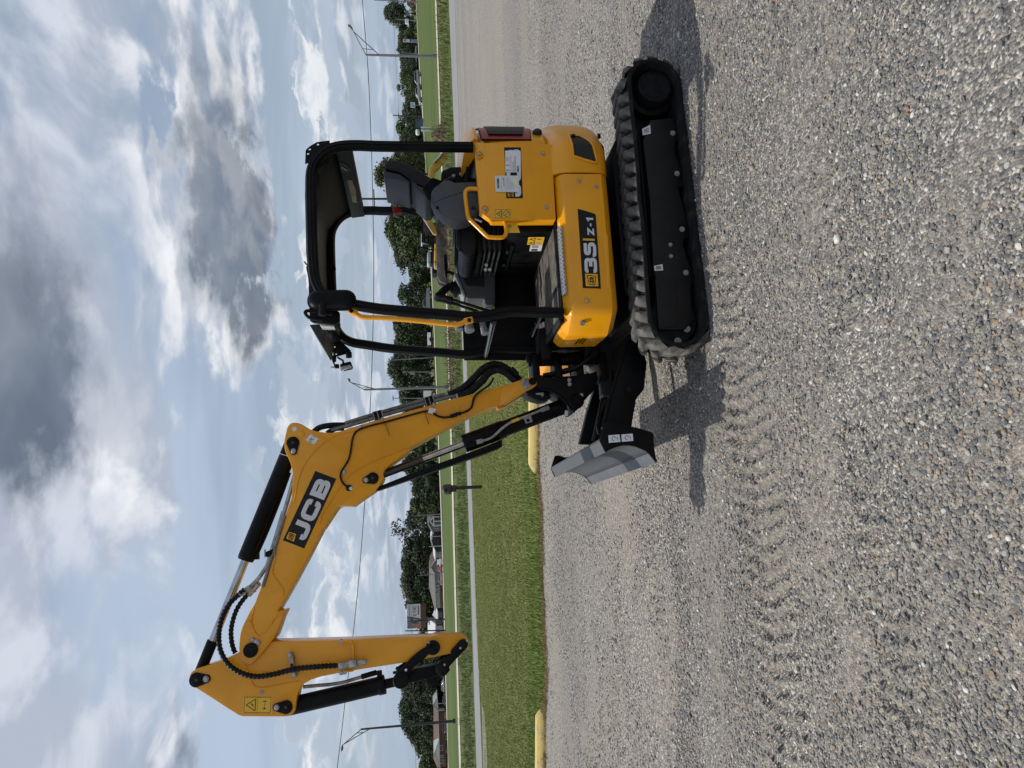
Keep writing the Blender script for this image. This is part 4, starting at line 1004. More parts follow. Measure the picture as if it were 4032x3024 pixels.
holed_plate([(-0.309,2.498),(-0.396,2.495),(-0.408,2.489),(-0.429,2.468),(-0.456,2.428),(-0.461,2.406),(-0.47,2.346),(-0.45,2.344),(-0.417,2.388),(-0.368,2.442),(-0.319,2.475)], [(-0.377,2.481),(-0.408,2.47),(-0.443,2.419)], .0085, .694, .706, 'corner_plate', black, cn)
# sun visor plate at the front
v1 = [(0.73,2.483),(0.871,2.402)]
MB().hexa([(.70, .60, 2.395), (.60, .60, 2.40), (.585, -.20, 2.46), (.68, -.20, 2.455)] + [(.71, .60, 2.400), (.605, .60, 2.47), (.60, -.20, 2.485), (.69, -.20, 2.468)]) if 0 else None
vis = MB().prism([(0.633,2.533),(0.784,2.446),(0.769,2.438),(0.702,2.428),(0.66,2.426),(0.63,2.465)], -.10, .30).build('visor', mat('visor_olive', (.012, .013, .010), .5), cn, .002)
# front light bracket on the far corner
holed_plate([(0.534,2.501),(0.643,2.451),(0.703,2.448),(0.713,2.425),(0.694,2.354),(0.672,2.319),(0.636,2.354),(0.564,2.415),(0.507,2.45)], [(0.582,2.44),(0.64,2.437),(0.694,2.427)], .006, -.262, -.25, 'light_bracket', black, cn)
MB().prism([(0.703,2.462),(0.706,2.427),(0.75,2.43),(0.75,2.456)], -.275, -.245).build('light_bracket', black, cn, .003)
MB().prism([(0.75,2.456),(0.75,2.439),(0.805,2.436),(0.768,2.448)], -.265, -.255).build('light_bracket', black, cn, .001)
# near bracket behind the mirror
MB().prism([(0.502,2.479),(0.502,2.46),(0.55,2.457),(0.548,2.314),(0.659,2.315),(0.675,2.293),(0.73,2.293),(0.753,2.323),(0.735,2.451),(0.723,2.471)], .655, .69).build('mirror_bracket', black, cn, .004)

def rrect(w, h, r, n=6):
    out = []
    for cx_, cy_q, a0 in ((w/2-r, h/2-r, 0), (-w/2+r, h/2-r, 90), (-w/2+r, -h/2+r, 180), (w/2-r, -h/2+r, 270)):
        for k in range(n+1): a = R(a0+90*k/n); out.append((cx_+r*math.cos(a), cy_q+r*math.sin(a)))
    return out
# mirror: domed back shell facing the camera
mc = Vector((0.64,0.82,2.324)); mr = thing if 0 else None
rr_ = rrect(.118, .272, .056)
rings = []
for off, sc, in ((-.030, .90), (-.028, .985), (-.012, 1.0), (0, .985), (.012, .94), (.024, .84), (.033, .66), (.038, .4), (.039, .1)):
    rings.append([(mc.x+p[0]*sc-.10*off, mc.y+off, mc.z+p[1]*(1-(1-sc)*.55)) for p in rr_])
mir = MB().loft(rings).build('mirror', black, ex, smooth=60)
MB().tube([(mc.x+p[0]*1.005, mc.y-.012, mc.z+p[1]*1.005) for p in rr_], .007, 8, True).build('mirror_rim', blackmat, mir)
q = (0.685,0.86,2.372); MB().lathe([(.024, 0), (.022, .01), (.017, .014), (.016, .02)], Vector(q)+Vector((0, -.005, 0)), (0, 1, 0), 18).build('ball_joint', blackmat, mir)
MB().cyl((0.688,0.87,2.369), (0.752,0.87,2.374), .021, 16).build('mirror_stem', blackmat, mir, .003)
MB().tube(smooth_path([(0.721,0.8,2.327),(0.713,0.8,2.37),(0.702,0.8,2.423),(0.699,0.8,2.466),(0.707,0.8,2.479),(0.72,0.8,2.476),(0.739,0.8,2.459),(0.751,0.8,2.423),(0.758,0.8,2.377)], 4), .0105, 10).build('mirror_arm', black, mir, smooth=60)
def work_lamp(body, lens, y0, y1, label, yl0, yl1):
    w = MB().prism(body, y0, y1).build('work_lamp', blackmat, ex, .006); tag(w, label)
    l = MB().prism(lens, yl0, yl1).build('lamp_lens', lampglass, w, .003)
    return w
wl1 = work_lamp([(0.623,2.44),(0.63,2.331),(0.655,2.331),(0.669,2.346),(0.648,2.432)], [(0.655,2.457),(0.657,2.37),(0.677,2.361),(0.673,2.446)], .30, .40, 'work lamp under the canopy front, near the mirror', .30, .397)
MB().cyl((0.638,0.42,2.433), (0.648,0.42,2.328), .019, 14).build('lamp_housing', blackmat, wl1, .002)
wl2 = work_lamp([(0.774,2.401),(0.765,2.386),(0.751,2.324),(0.791,2.309),(0.804,2.316),(0.818,2.386),(0.811,2.397)], [(0.793,2.397),(0.778,2.325),(0.802,2.312),(0.818,2.385)], -.30, -.25, 'work lamp on the far canopy corner', -.298, -.2465)
for k in range(7):
    a = [(0.795,2.394),(0.78,2.324)]; c = [(0.817,2.385),(0.801,2.314)]; t = (k+.5)/7
    p0 = Vector(a[0]).lerp(Vector(a[1]), t); p1 = Vector(c[0]).lerp(Vector(c[1]), t)
    MB().bar((p0.x, -.246, p0.y), (p1.x, -.246, p1.y), .001, .0022, (0, 1, 0)).build('lens_flute', labelgrey, wl2)
MB().tube(smooth_path(xz([(0.716,2.42),(0.73,2.399),(0.742,2.381),(0.763,2.377)], -.265)), .007, 8).build('lamp_cable', hose_m, wl2)
MB().box((0.785,-0.26,2.422), (.03, .03, .03)).build('lamp_clamp', black, wl2, .005)
MB().cyl((0.791,-0.26,2.464), (0.791,-0.26,2.409), .006, 8).build('lamp_bolt', steel, wl2)
MB().cyl((0.683,-0.25,2.336), (0.725,-0.25,2.335), .022, 16).build('beacon_socket', blackmat, ex, .003)
# yellow entry handle on the near front post
hp = [(0.69,2.232),(0.698,2.215),(0.714,2.187),(0.734,2.148),(0.74,2.048),(0.753,1.917),(0.771,1.766),(0.79,1.634),(0.793,1.598),(0.787,1.562),(0.771,1.52),(0.767,1.491)]
hd_ = MB().tube(smooth_path(xz(hp, .765), 4), .0155, 12).build('entry_handle', yellow, ex, smooth=60)
for p in [(0.698,2.213),(0.77,1.508)]: disc((p[0], .772, p[1]), .013, .010, 'handle_bolt', blackmat, hd_, 12)
for (q0, q1) in (((0.684,2.232), (0.712,2.183)), ((0.775,1.541), (0.763,1.483))):
    MB().bar((q0[0], .764, q0[1]), (q1[0], .764, q1[1]), .02, .042, (1, 0, 0)).build('handle_end', yellow, hd_, .008)
MB().tube(smooth_path(xz([(0.309,2.516),(0.321,2.511),(0.338,2.495),(0.349,2.502),(0.422,2.49),(0.488,2.485)], .60)), .005, 6).build('roof_cable', hose_m, cn)

# ---------------------------------------------------------------- swing post
kp = [(0.968,1.012),(0.983,0.976),(0.998,0.923),(1.002,0.895),(0.996,0.863),(0.995,0.803),(0.995,0.73),(0.982,0.687),(0.98,0.622),(0.965,0.577),(1.026,0.571),(1.101,0.604),(1.156,0.664),(1.205,0.713),(1.236,0.736),(1.25,0.762),(1.244,0.782),(1.198,0.804),(1.161,0.829),(1.128,0.868),(1.103,0.902),(1.087,0.947),(1.082,0.992),(1.058,1.008),(1.012,1.008)]
kpo = MB().prism(kp, -.13, .13).build('swing_post', black, ex, .012, 3)
rim = [(1.083,0.993),(1.088,0.948),(1.104,0.903),(1.128,0.868),(1.162,0.83),(1.199,0.805),(1.245,0.784)]
MB().tube(smooth_path(xz(rim, .13), 3), .010, 8).build('swing_post_rim', black, kpo)
for p in [(1.025,0.78),(1.055,0.78)]: bolt((p[0], .13, p[1]), kpo, .011)
p = (1.136,0.701); bolt((p[0], .13, p[1]), kpo, .011)
p = (1.179,0.744); MB().lathe([(.055, 0), (.055, .012), (.046, .016), (.042, .010), (.03, .010), (.026, .016), (.004, .016)], (p[0], .13, p[1]), (0, 1, 0), 28).build('lower_pin', black, kpo)
for zc, hh in ((.925, .075), (.60, .10)):
    MB().prism([(.64, -.13), (.80, -.12), (.865, -.09), (.89, 0), (.865, .09), (.80, .12), (.64, .13)], zc-hh/2, zc+hh/2, 'z').build('swing_lug', black, ex, .008)
for zc, hh in ((.845, .05), (1.005, .05), (.69, .05), (.515, .05)):
    MB().prism([(1.02, -.12), (.90, -.11), (.82, -.08), (.785, 0), (.82, .08), (.90, .11), (1.02, .12)], zc-hh/2, zc+hh/2, 'z').build('post_lug', black, kpo, .008)
MB().cyl((.845, 0, .48), (.845, 0, 1.045), .045, 20).build('swing_pin', black, kpo, .004)
MB().box((.845, .06, 1.05), (.05, .05, .03)).build('pin_keeper', black, kpo, .004)
MB().box((.70, 0, .75), (.16, .12, .42)).build('swing_tower', black, ex, .01)
for (y, off) in ((.10, 0), (.04, .03)):
    MB().tube(smooth_path([(.66, y, .66+off), (.74, y+.02, .58+off), (.84, y+.04, .60+off), (.92, y+.02, .70), (.95, y-.02, .82), (.97, y-.05, .95)]), .016, 10).build('swing_hose', hose_m, ex, smooth=60)
MB().cyl((.35, -.22, .70), (.80, -.22, .70), .035, 16).build('swing_cylinder', black, ex)
MB().cyl((.80, -.22, .70), (.99, -.12, .70), .02, 14).build('swing_cylinder_rod', chrome, ex)
# folded hose bundle bracket under the boom foot
bl_ = [(1.092,1.102),(1.081,1.078),(1.076,1.033),(1.077,0.996),(1.09,0.96),(1.119,0.921),(1.133,0.904),(1.15,0.937),(1.153,0.983),(1.138,1.036),(1.113,1.08)]
MB().prism(bl_, -.09, .095).build('cylinder_guard', black, kpo, .02, 3)
q = [(1.106,1.022),(1.101,0.963),(1.124,0.962),(1.135,0.979),(1.119,0.98),(1.115,1.018)]; MB().prism(q, .096, .104).build('guard_clip', greyplate, kpo, .002)

# ---------------------------------------------------------------- boom
BY = .10
top = [(1.028,1.185),(1.05,1.274),(1.067,1.352),(1.095,1.459),(1.137,1.641),(1.183,1.831),(1.229,2.018),(1.252,2.111),(1.277,2.203),(1.3,2.294),(1.321,2.358),(1.329,2.421),(1.324,2.475),(1.314,2.52),(1.302,2.556),(1.281,2.588),(1.263,2.615),(1.254,2.637),(1.25,2.66),(1.253,2.682),(1.267,2.698),(1.287,2.709),(1.331,2.719),(1.377,2.727),(1.414,2.725),(1.446,2.718),(1.479,2.703),(1.521,2.685),(1.562,2.675),(1.607,2.67),(1.653,2.671),(1.751,2.677)] + [(1.797,2.694),(1.903,2.727),(2.056,2.769),(2.169,2.81),(2.289,2.856),(2.357,2.883),(2.398,2.898),(2.448,2.928),(2.501,2.955),(2.537,2.973),(2.573,2.983),(2.613,2.988),(2.663,2.989),(2.709,2.984),(2.739,2.974),(2.754,2.958),(2.761,2.939),(2.761,2.918),(2.747,2.895),(2.704,2.859),(2.658,2.814),(2.617,2.779),(2.565,2.759),(2.507,2.739),(2.471,2.722),(2.453,2.716)] + [(2.456,2.76),(2.396,2.723),(2.282,2.657),(2.144,2.581),(2.027,2.519),(1.963,2.485)] + [(1.956,2.477),(1.897,2.437),(1.839,2.397),(1.824,2.384),(1.816,2.362),(1.819,2.326),(1.822,2.286),(1.778,2.219),(1.726,2.137),(1.689,2.105),(1.662,2.086),(1.64,2.078),(1.621,2.085),(1.589,2.071),(1.559,2.034),(1.515,1.969),(1.469,1.904),(1.45,1.905),(1.392,1.79),(1.322,1.648),(1.275,1.552),(1.227,1.455),(1.194,1.358),(1.177,1.29),(1.158,1.26)]
bo = MB().prism(top, -BY, BY).build('boom', yellow, ex, .006)
tag(bo, 'yellow curved boom with white lettering on a black panel')
for s_ in (1, -1):
    leg = [(1.058,1.256),(1.03,1.187),(1.001,1.098),(0.992,1.073),(0.987,1.038),(0.996,1.014),(1.023,1.001),(1.049,1.011),(1.062,1.028),(1.088,1.078),(1.108,1.123),(1.143,1.183),(1.171,1.228),(1.186,1.282)]
    MB().prism(leg, .052*s_, .112*s_).build('boom_foot', yellow, bo, .006)
p = (1.023,1.039)
fp = MB().lathe([(.027, 0), (.027, .010), (.023, .014), (.004, .014)], (p[0], .112, p[1]), (0, 1, 0), 24).build('foot_pin', black, bo)
kp2 = [(1.014,1.122),(1.001,1.071),(1.025,1.064),(1.042,1.06),(1.051,1.046),(1.06,1.05),(1.082,1.099),(1.07,1.107)]
kk = MB().prism(kp2, .1125, .1185).build('keeper_plate', greyplate, bo, .002)
for q in [(1.022,1.108),(1.066,1.091)]: bolt((q[0], .118, q[1]), kk, .012)
# underside doubler rail below the belly (the light strip seen from below)
for path in ([(1.453,1.899),(1.331,1.648),(1.238,1.456),(1.194,1.339)], [(2.41,2.723),(2.153,2.581),(1.975,2.487)]):
    pass
# weld seams tracing the inner plates
for path in ([(1.315,2.24),(1.339,2.349),(1.366,2.422),(1.423,2.503),(1.494,2.565),(1.565,2.609),(1.645,2.636),(1.734,2.653),(1.787,2.666)],
             [(1.457,1.917),(1.494,2.024),(1.531,2.134),(1.582,2.243),(1.629,2.307),(1.703,2.37),(1.781,2.424),(1.859,2.477),(1.92,2.495)],
             [(2.422,2.901),(2.481,2.914),(2.527,2.91),(2.57,2.894),(2.599,2.865),(2.596,2.842),(2.566,2.815),(2.508,2.783),(2.459,2.755)],
             [(2.133,2.773),(2.217,2.791),(2.266,2.762),(2.325,2.723),(2.367,2.728)]):
    MB().tube(smooth_path(xz(path, .1005), 4), .0045, 6).build('weld_seam', yellow, bo, smooth=60)
nose = [(2.577,2.98),(2.528,2.964),(2.494,2.927),(2.527,2.91),(2.57,2.894),(2.602,2.861),(2.566,2.815),(2.5,2.769),(2.473,2.722),(2.557,2.75),(2.621,2.782),(2.709,2.859),(2.762,2.914),(2.756,2.95),(2.723,2.977),(2.659,2.985)]
MB().prism(nose, .1, .107).build('nose_plate', yellow, bo, .003)
def teardrop(pc, pb, r, y, parent, name='pin_plate'):
    pc, pb = Vector(pc), Vector(pb); d = (pb-pc); L = d.length; d = d/L; n_ = Vector((-d.y, d.x)); r2 = r*.58; out = []
    for k in range(13): a = math.pi/2+math.pi*k/12; out.append(pc+d*math.cos(a)*r+n_*math.sin(a)*r)
    for k in range(9): a = -math.pi/2+math.pi*k/8; out.append(pb+d*math.cos(a)*r2+n_*math.sin(a)*r2)
    o = MB().prism([(p.x, p.y) for p in out], y, y+.010).build(name, blackmat, parent, .002)
    MB().cyl((pc.x, y+.008, pc.y), (pc.x, y+.013, pc.y), r*.70, 22).build('pin', blackmat, o, .003)
    MB().cyl((pc.x, y+.012, pc.y), (pc.x, y+.0142, pc.y), r*.22, 12).build('grease_nipple', brownin, o)
    bolt((pb.x, y+.009, pb.y), o, r*.32); return o
teardrop((1.388,2.669), (1.443,2.665), .042, .100, bo)
teardrop((1.646,2.153), (1.656,2.196), .040, .100, bo)
p = (2.677,2.916); 
np_ = MB().lathe([(.044, 0), (.044, .014), (.038, .018), (.020, .018), (.018, .022), (.004, .022)], (p[0], .107, p[1]), (0, 1, 0), 26).build('nose_pin', blackmat, bo)
q = [(2.602,2.916),(2.629,2.853),(2.649,2.865),(2.62,2.922)]; lk = MB().prism(q, .107, .117).build('lock_bar', steel, bo, .003)
for q in [(2.614,2.904),(2.635,2.87)]: bolt((q[0], .116, q[1]), lk, .009)
# through hole in the boom cheek with cable
p = (1.702,2.307)
MB().cyl((p[0], .0995, p[1]), (p[0], .1022, p[1]), .022, 18).build('cable_port', decalblk, bo); MB().cyl((p[0]+.004, .1018, p[1]-.010), (p[0]+.004, .1028, p[1]-.010), .012, 14).build('port_light', white, bo)
# lifting eye disc marks
q = (1.295,2.66); MB().cyl((q[0], .0995, q[1]), (q[0], .1015, q[1]), .015, 16).build('eye_hole', white, bo)
q = (1.331,2.615); MB().cyl((q[0], .0995, q[1]), (q[0], .1035, q[1]), .022, 18).build('eye_boss', yellow, bo, .002)
dq = [(1.372,2.507),(1.333,2.555),(1.366,2.59),(1.402,2.531)]
dq = [(1.404,2.531),(1.368,2.505),(1.333,2.555),(1.371,2.588)]
dl = plate(dq, .1003, 'hook_decal', white, bo)
cxz = on(dq, .102, .33, .5); MB().tube([cxz+Vector((.010*math.cos(t), 0, .010*math.sin(t))) for t in [k*math.pi/6 for k in range(9)]], .0022, 6).build('hook_symbol', decalblk, dl)
cxz = on(dq, .102, .68, .5); MB().tube([cxz+Vector((.012*math.cos(t), 0, .012*math.sin(t))) for t in [k*math.pi/6 for k in range(13)]], .0012, 6).build('hook_symbol', labelgrey, dl)
# lettering panel
jq = [(2.077,2.595),(1.639,2.389),(1.58,2.525),(2.017,2.729)]
jp = plate(jq, .1004, 'name_panel', decalblk, bo, .0012)
Wj = sum(GLY[c][0] for c in 'JCB')+.24
org = on(jq, .1020, .09, .10); ux = (on(jq, .102, .945, .10)-org); uy = on(jq, .102, .09, .80)-org
# J carries the small logo square above its hook, so letters start a little higher contrast
text_plates('JCB', org, ux/Wj, uy, (0, 1, 0), 'name_letters', decalwht, jp, .12, .24)
jb = [(2.03,2.66),(1.982,2.646),(1.967,2.691),(2.007,2.709)]
jcb_badge(jb, .1018, jp)

# pipes, clamps, hoses and cable along the boom
def pipe(path, r, name, m, parent, sub=4, n=10): return MB().tube(smooth_path(path, sub), r, n).build(name, m, parent, smooth=60)
for y, o_ in ((.075, 0), (.030, -14), (-.015, -26), (-.06, -14)):
    pts_ = [(1460, 470), (1280, 518), (1090, 570), (905, 620), (760, 665), (690, 692)]
    pp = {0: [(1.088,1.505),(1.111,1.639),(1.14,1.759),(1.184,1.934),(1.227,2.107),(1.264,2.241),(1.31,2.424)], -14: [(1.056,1.54),(1.081,1.637),(1.108,1.758),(1.153,1.935),(1.197,2.11),(1.234,2.245),(1.261,2.338)], -26: [(1.047,1.557),(1.094,1.757),(1.14,1.936),(1.185,2.112),(1.222,2.249),(1.25,2.343)]}[o_]
    pipe(xz(pp, y), .0125, 'hydraulic_pipe', mat('dull_zinc', (.22, .205, .185), .42, metal=.6, nscale=30, ncol=(.15, .135, .12)), bo, 2)
for c in ((1.225,2.109), (1.137,1.759)):
    cl = MB().box((c[0]-.012, .02, c[1]+.005), (.045, .17, .062), Matrix.Rotation(R(14), 3, 'Y')).build('pipe_clamp', black, bo, .006)
    for dz in (-.028, .0, .028): MB().box((c[0]-.002+dz*.3, .107, c[1]+dz), (.060, .004, .006), Matrix.Rotation(R(14), 3, 'Y')).build('clamp_strap', greyplate, cl, .001)
    bolt((c[0]+.022, .10, c[1]-.028), cl, .008)
for path, r in (([(1.085,0.04,1.628),(1.065,0.04,1.57),(1.032,0.04,1.51),(0.968,0.04,1.44),(0.9,0.04,1.368),(0.875,0.04,1.288),(0.907,0.04,1.211),(0.961,0.04,1.155),(0.998,0.04,1.118)], .026), ([(1.106,0.075,1.563),(1.088,0.075,1.505),(1.049,0.075,1.445),(0.997,0.075,1.385),(0.949,0.075,1.344),(0.924,0.075,1.284),(0.942,0.075,1.227),(0.983,0.075,1.18),(1.011,0.075,1.143)], .026), ([(1.052,0,1.48),(0.995,0,1.399),(0.936,0,1.347),(0.886,0,1.285),(0.889,0,1.226),(0.942,0,1.159),(0.989,0,1.122)], .024)):
    pipe(path, r, 'boom_hose', hose_m, bo, 5, 12)
q0, q1 = (0.955,0.05,1.178),(0.944,0.05,1.146); MB().box((Vector(q0)+Vector(q1))/2, (.07, .16, .03), Matrix.Rotation(R(40), 3, 'Y')).build('hose_clamp', blackmat, bo, .006)
for q in ((1.094,0.075,1.524), (1.074,0.04,1.599)): MB().cyl(Vector(q)+Vector((.012, 0, .05)), Vector(q)-Vector((.012, 0, .05)), .021, 8).build('pipe_union', steel, bo, .002)
pipe([(1.27,0.03,2.338),(1.268,0.03,2.393),(1.269,0.03,2.448),(1.279,0.03,2.503),(1.299,0.03,2.535),(1.317,0.03,2.549)], .020, 'boom_hose', hose_m, bo)
pipe([(1.296,0.06,2.34),(1.296,0.06,2.39),(1.309,0.06,2.426),(1.327,0.06,2.454)], .018, 'boom_hose', hose_m, bo)
pipe([(1.313,0.113,2.23),(1.337,0.113,2.262),(1.379,0.113,2.28),(1.443,0.113,2.29),(1.507,0.113,2.304),(1.556,0.113,2.331),(1.583,0.113,2.35),(1.614,0.113,2.36),(1.65,0.113,2.355),(1.678,0.113,2.337),(1.703,0.113,2.306)], .0065, 'sensor_cable', hose_m, bo, 5, 8)
pipe([(1.313,0.113,2.23),(1.29,0.113,2.147),(1.273,0.113,2.064),(1.25,0.113,1.972),(1.227,0.113,1.878),(1.209,0.113,1.799),(1.209,0.113,1.747)], .0065, 'sensor_cable', hose_m, bo, 4, 8)
pipe([(1.221,0.116,1.738),(1.243,0.116,1.711),(1.256,0.116,1.665),(1.252,0.116,1.618),(1.233,0.116,1.56),(1.22,0.116,1.513),(1.197,0.116,1.478),(1.164,0.116,1.465),(1.135,0.116,1.457),(1.106,0.116,1.439),(1.071,0.116,1.392),(1.037,0.116,1.342),(0.989,0.116,1.311)], .0075, 'sensor_cable', hose_m, bo, 5, 8)
q0, q1 = (1.252,0.118,1.622),(1.231,0.118,1.551); MB().cyl(q0, q1, .014, 10).build('cable_connector', blackmat, bo, .002)
for a, c in (((1.273,0.114,2.066), (1.37,0.114,2.033)), ((1.198,0.114,1.796), (1.299,0.114,1.771))): MB().bar(a, c, .003, .007, (0, 1, 0)).build('cable_tie', blackmat, bo)
q0, q1 = (1.18,0.122,1.577),(1.269,0.122,1.564); MB().bar(q0, q1, .004, .009, (0, 1, 0)).build('yellow_cable_tie', warnyel, bo)
fl_ = [(1.219,1.774),(1.234,1.728),(1.196,1.717),(1.185,1.761)]; MB().prism(fl_, .118, .120).build('paper_tag', white, bo)
for q in [(1.302,2.231),(1.596,2.338)]: bolt((q[0], .100, q[1]), bo, .012)

# ---------------------------------------------------------------- boom cylinder
def cyl_group(name, a, b_, rb, split, rr, label):
    a, b_ = Vector(a), Vector(b_); d = (b_-a); s_ = a+d*split
    o = MB().lathe([(rb*.6, 0), (rb, .02), (rb, (s_-a).length-.02), (rb*1.0, (s_-a).length-.019), (rb*.92, (s_-a).length), (rr*1.2, (s_-a).length+.002)], a, d, 26).build(name, black, ex, smooth=40)
    tag(o, label); MB().cyl(s_, b_, rr, 22).build('rod', black if name == 'bucket_cylinder' else chrome, o); return o
Pbot = Vector((1.157, 0, .714)); Ptop = Vector((1.637,0,2.161)); 
bc = cyl_group('boom_cylinder', Pbot, Ptop, .056, .565, .026, 'black boom lift cylinder under the boom')
dB = (Ptop-Pbot).normalized(); nB = Vector((dB.z, 0, -dB.x))
S_ = Pbot+(Ptop-Pbot)*.565
MB().cyl(S_-dB*.30, S_+dB*.002, .063, 26).build('gland', black, bc, .004)
gq = [(1.413,1.267),(1.471,1.424),(1.601,1.844),(1.707,2.142),(1.725,2.151),(1.723,2.119),(1.637,1.826),(1.512,1.406),(1.48,1.307),(1.461,1.269)]
MB().prism(gq, -.05, .05).build('rod_guard', black, bc, .004)
MB().tube([S_+dB*.30, Ptop-dB*.05], .0275, 20).build('rod_reflection', mat('rod_reflection_tone', (.07, .066, .06), .35, metal=.7), bc)  # dark tube over the rod paints its brownish reflection
pipe([(1.427,0.07,1.424),(1.42,0.07,1.4),(1.403,0.07,1.347),(1.374,0.07,1.307),(1.333,0.07,1.257),(1.299,0.07,1.202),(1.279,0.07,1.148),(1.252,0.07,1.068),(1.219,0.07,0.978)], .0095, 'cylinder_pipe', steel, bc)
q0, q1 = (1.43,0.07,1.448),(1.421,0.07,1.405); MB().cyl(q0, q1, .017, 6).build('pipe_union', steel, bc)
q0, q1 = (1.439,0.07,1.472),(1.45,0.07,1.511); MB().cyl(q0, q1, .016, 10).build('port_boss', black, bc)
q0, q1 = (1.223,0.07,0.984),(1.205,0.07,0.929); MB().cyl(q0, q1, .016, 8).build('pipe_union', greyplate, bc)
q0, q1 = (1.296,0.07,1.197),(1.277,0.07,1.143); MB().cyl(q0, q1, .0115, 10).build('pipe_tape', warnyel, bc)
lp_ = [(1.275,1.114),(1.259,1.059),(1.301,1.05),(1.315,1.097)]; holed_plate(lp_, [(1.291,1.081)], .012, .066, .072, 'bracket_plate', greyplate, bc)
q = (1.248,0.06,0.8); MB().bar(Vector(q)+Vector((-.018, 0, .0)), Vector(q)+Vector((.018, 0, .006)), .004, .022).build('clear_label', white, bc)

# ---------------------------------------------------------------- dipper cylinder on top of the boom
A_ = Vector((1.373,0,2.688)); B_ = Vector((2.844,0,3.264))
dc = cyl_group('dipper_cylinder', A_, B_, .054, .515, .026, 'black dipper cylinder above the boom')
dD = (B_-A_).normalized(); L_ = (B_-A_).length
MB().cyl(A_+dD*(L_*.845), B_-dD*.03, .034, 18).build('rod_eye', black, dc, .003)
E_ = A_+dD*(L_*.515); nD = Vector((dD.z, 0, -dD.x))
pipe([E_-dD*.62+nD*.055, E_-dD*.40+nD*.062, E_-dD*.20+nD*.062, E_-dD*.06+nD*.056], .011, 'cylinder_pipe', black, dc)
MB().box(E_-dD*.05+nD*.058, (.05, .04, .03)).build('port_boss', black, dc, .004)
q = (1.458,0.05,2.739); MB().bar(Vector(q)+Vector((-.012, 0, .03)), Vector(q)+Vector((.012, 0, -.03)), .003, .03, (0, 1, 0)).build('white_sticker', white, dc)
# steel tube between boom and dipper
pipe([(1.586,0.06,2.66),(1.649,0.06,2.678),(1.729,0.06,2.699),(1.853,0.06,2.734),(1.993,0.06,2.772),(2.079,0.06,2.797)], .0135, 'hydraulic_pipe', steel, bo)
pipe([(1.833,0.06,2.735),(1.997,0.06,2.782),(2.121,0.06,2.819),(2.169,0.06,2.833),(2.205,0.06,2.856),(2.256,0.06,2.893),(2.3,0.06,2.94)], .0135, 'hydraulic_pipe', steel, bo)
pipe([(1.86,0.1,2.718),(2.018,0.1,2.764),(2.131,0.1,2.801),(2.243,0.1,2.833),(2.299,0.1,2.851)], .011, 'hydraulic_pipe', mat('dull_zinc', (.2, .2, .2)), bo)
c = (2.093,0.08,2.808); cl = MB().box(c, (.035, .06, .06), Matrix.Rotation(R(20), 3, 'Y')).build('pipe_clamp', black, bo, .004)
for dz in (-.03, .03): MB().box(Vector(c)+Vector((0, .03, dz)), (.05, .006, .008)).build('clamp_strap', greyplate, cl, .001)
def ribbed(path, r, parent, name):
    pts_ = resample(smooth_path(path, 8), .006); rr = [r*(1.0 if k % 4 < 2 else .80) for k in range(len(pts_))]
    return MB().tube(pts_, rr, 12).build(name, hose_m, parent, smooth=60)
ribbed([(2.31,0.1,2.963),(2.341,0.1,3),(2.384,0.1,3.046),(2.433,0.1,3.077),(2.487,0.1,3.099),(2.55,0.1,3.111)] + [(2.609,0.14,3.1),(2.673,0.14,3.085),(2.739,0.14,3.046),(2.787,0.14,2.99),(2.816,0.14,2.931),(2.83,0.14,2.867),(2.827,0.14,2.794),(2.816,0.14,2.721),(2.805,0.14,2.661),(2.801,0.14,2.611),(2.8,0.14,2.537),(2.8,0.14,2.462),(2.802,0.14,2.378)], .0175, bo, 'arm_hose')
ribbed([(2.318,0.02,2.916),(2.344,0.02,2.958),(2.384,0.02,2.995),(2.434,0.02,3.027),(2.498,0.02,3.049),(2.563,0.02,3.059),(2.628,0.02,3.054),(2.675,0.02,3.041),(2.702,0.02,3.028)], .0165, bo, 'arm_hose')
for a, c in (((2.341,0.1,2.995), (2.299,0.08,2.935)), ((2.349,0.02,2.953), (2.28,0.06,2.884))):
    MB().cyl(a, c, .018, 8).build('hose_union', steel, bo, .002)

# ---------------------------------------------------------------- dipper arm
dp = [(2.803,3.283),(2.784,3.274),(2.773,3.256),(2.766,3.237),(2.751,3.174),(2.726,3.083),(2.702,3.019),(2.672,2.965),(2.641,2.882),(2.637,2.808),(2.647,2.62),(2.66,2.336),(2.669,2.048),(2.677,1.794),(2.671,1.776),(2.676,1.696),(2.684,1.607),(2.698,1.578),(2.721,1.561),(2.747,1.557),(2.768,1.566),(2.78,1.591),(2.789,1.661),(2.802,1.759),(2.817,1.896),(2.83,2.051),(2.841,2.214),(2.853,2.357),(2.87,2.498),(2.883,2.554),(2.903,2.596),(2.932,2.624),(2.971,2.639),(3.011,2.645),(3.055,2.65),(3.076,2.665),(3.085,2.688),(3.085,2.72),(3.075,2.839),(3.065,2.957),(3.057,2.985),(3.014,3.049),(2.93,3.168),(2.873,3.251),(2.848,3.275),(2.823,3.285)]
da = MB().prism(dp, -.085, .085).build('dipper_arm', yellow, ex, .006)
tag(da, 'yellow dipper arm hanging down in front of the boom')
MB().prism([(p[0]-.004, p[1]) for p in [(2.634,2.753),(2.655,2.336),(2.676,1.794)]] + [(p[0]+.004, p[1]) for p in [(2.682,1.794),(2.666,2.337),(2.644,2.753)]], -.092, .0) if 0 else None
for path in ([(2.763,2.954),(2.8,2.939),(2.837,2.92),(2.874,2.908),(2.898,2.887),(2.906,2.841),(2.899,2.768),(2.891,2.694),(2.886,2.619)], [(2.731,2.648),(2.794,2.652),(2.817,2.648)]):
    MB().tube(smooth_path(xz(path, .0855), 4), .004, 6).build('weld_seam', yellow, da, smooth=60)
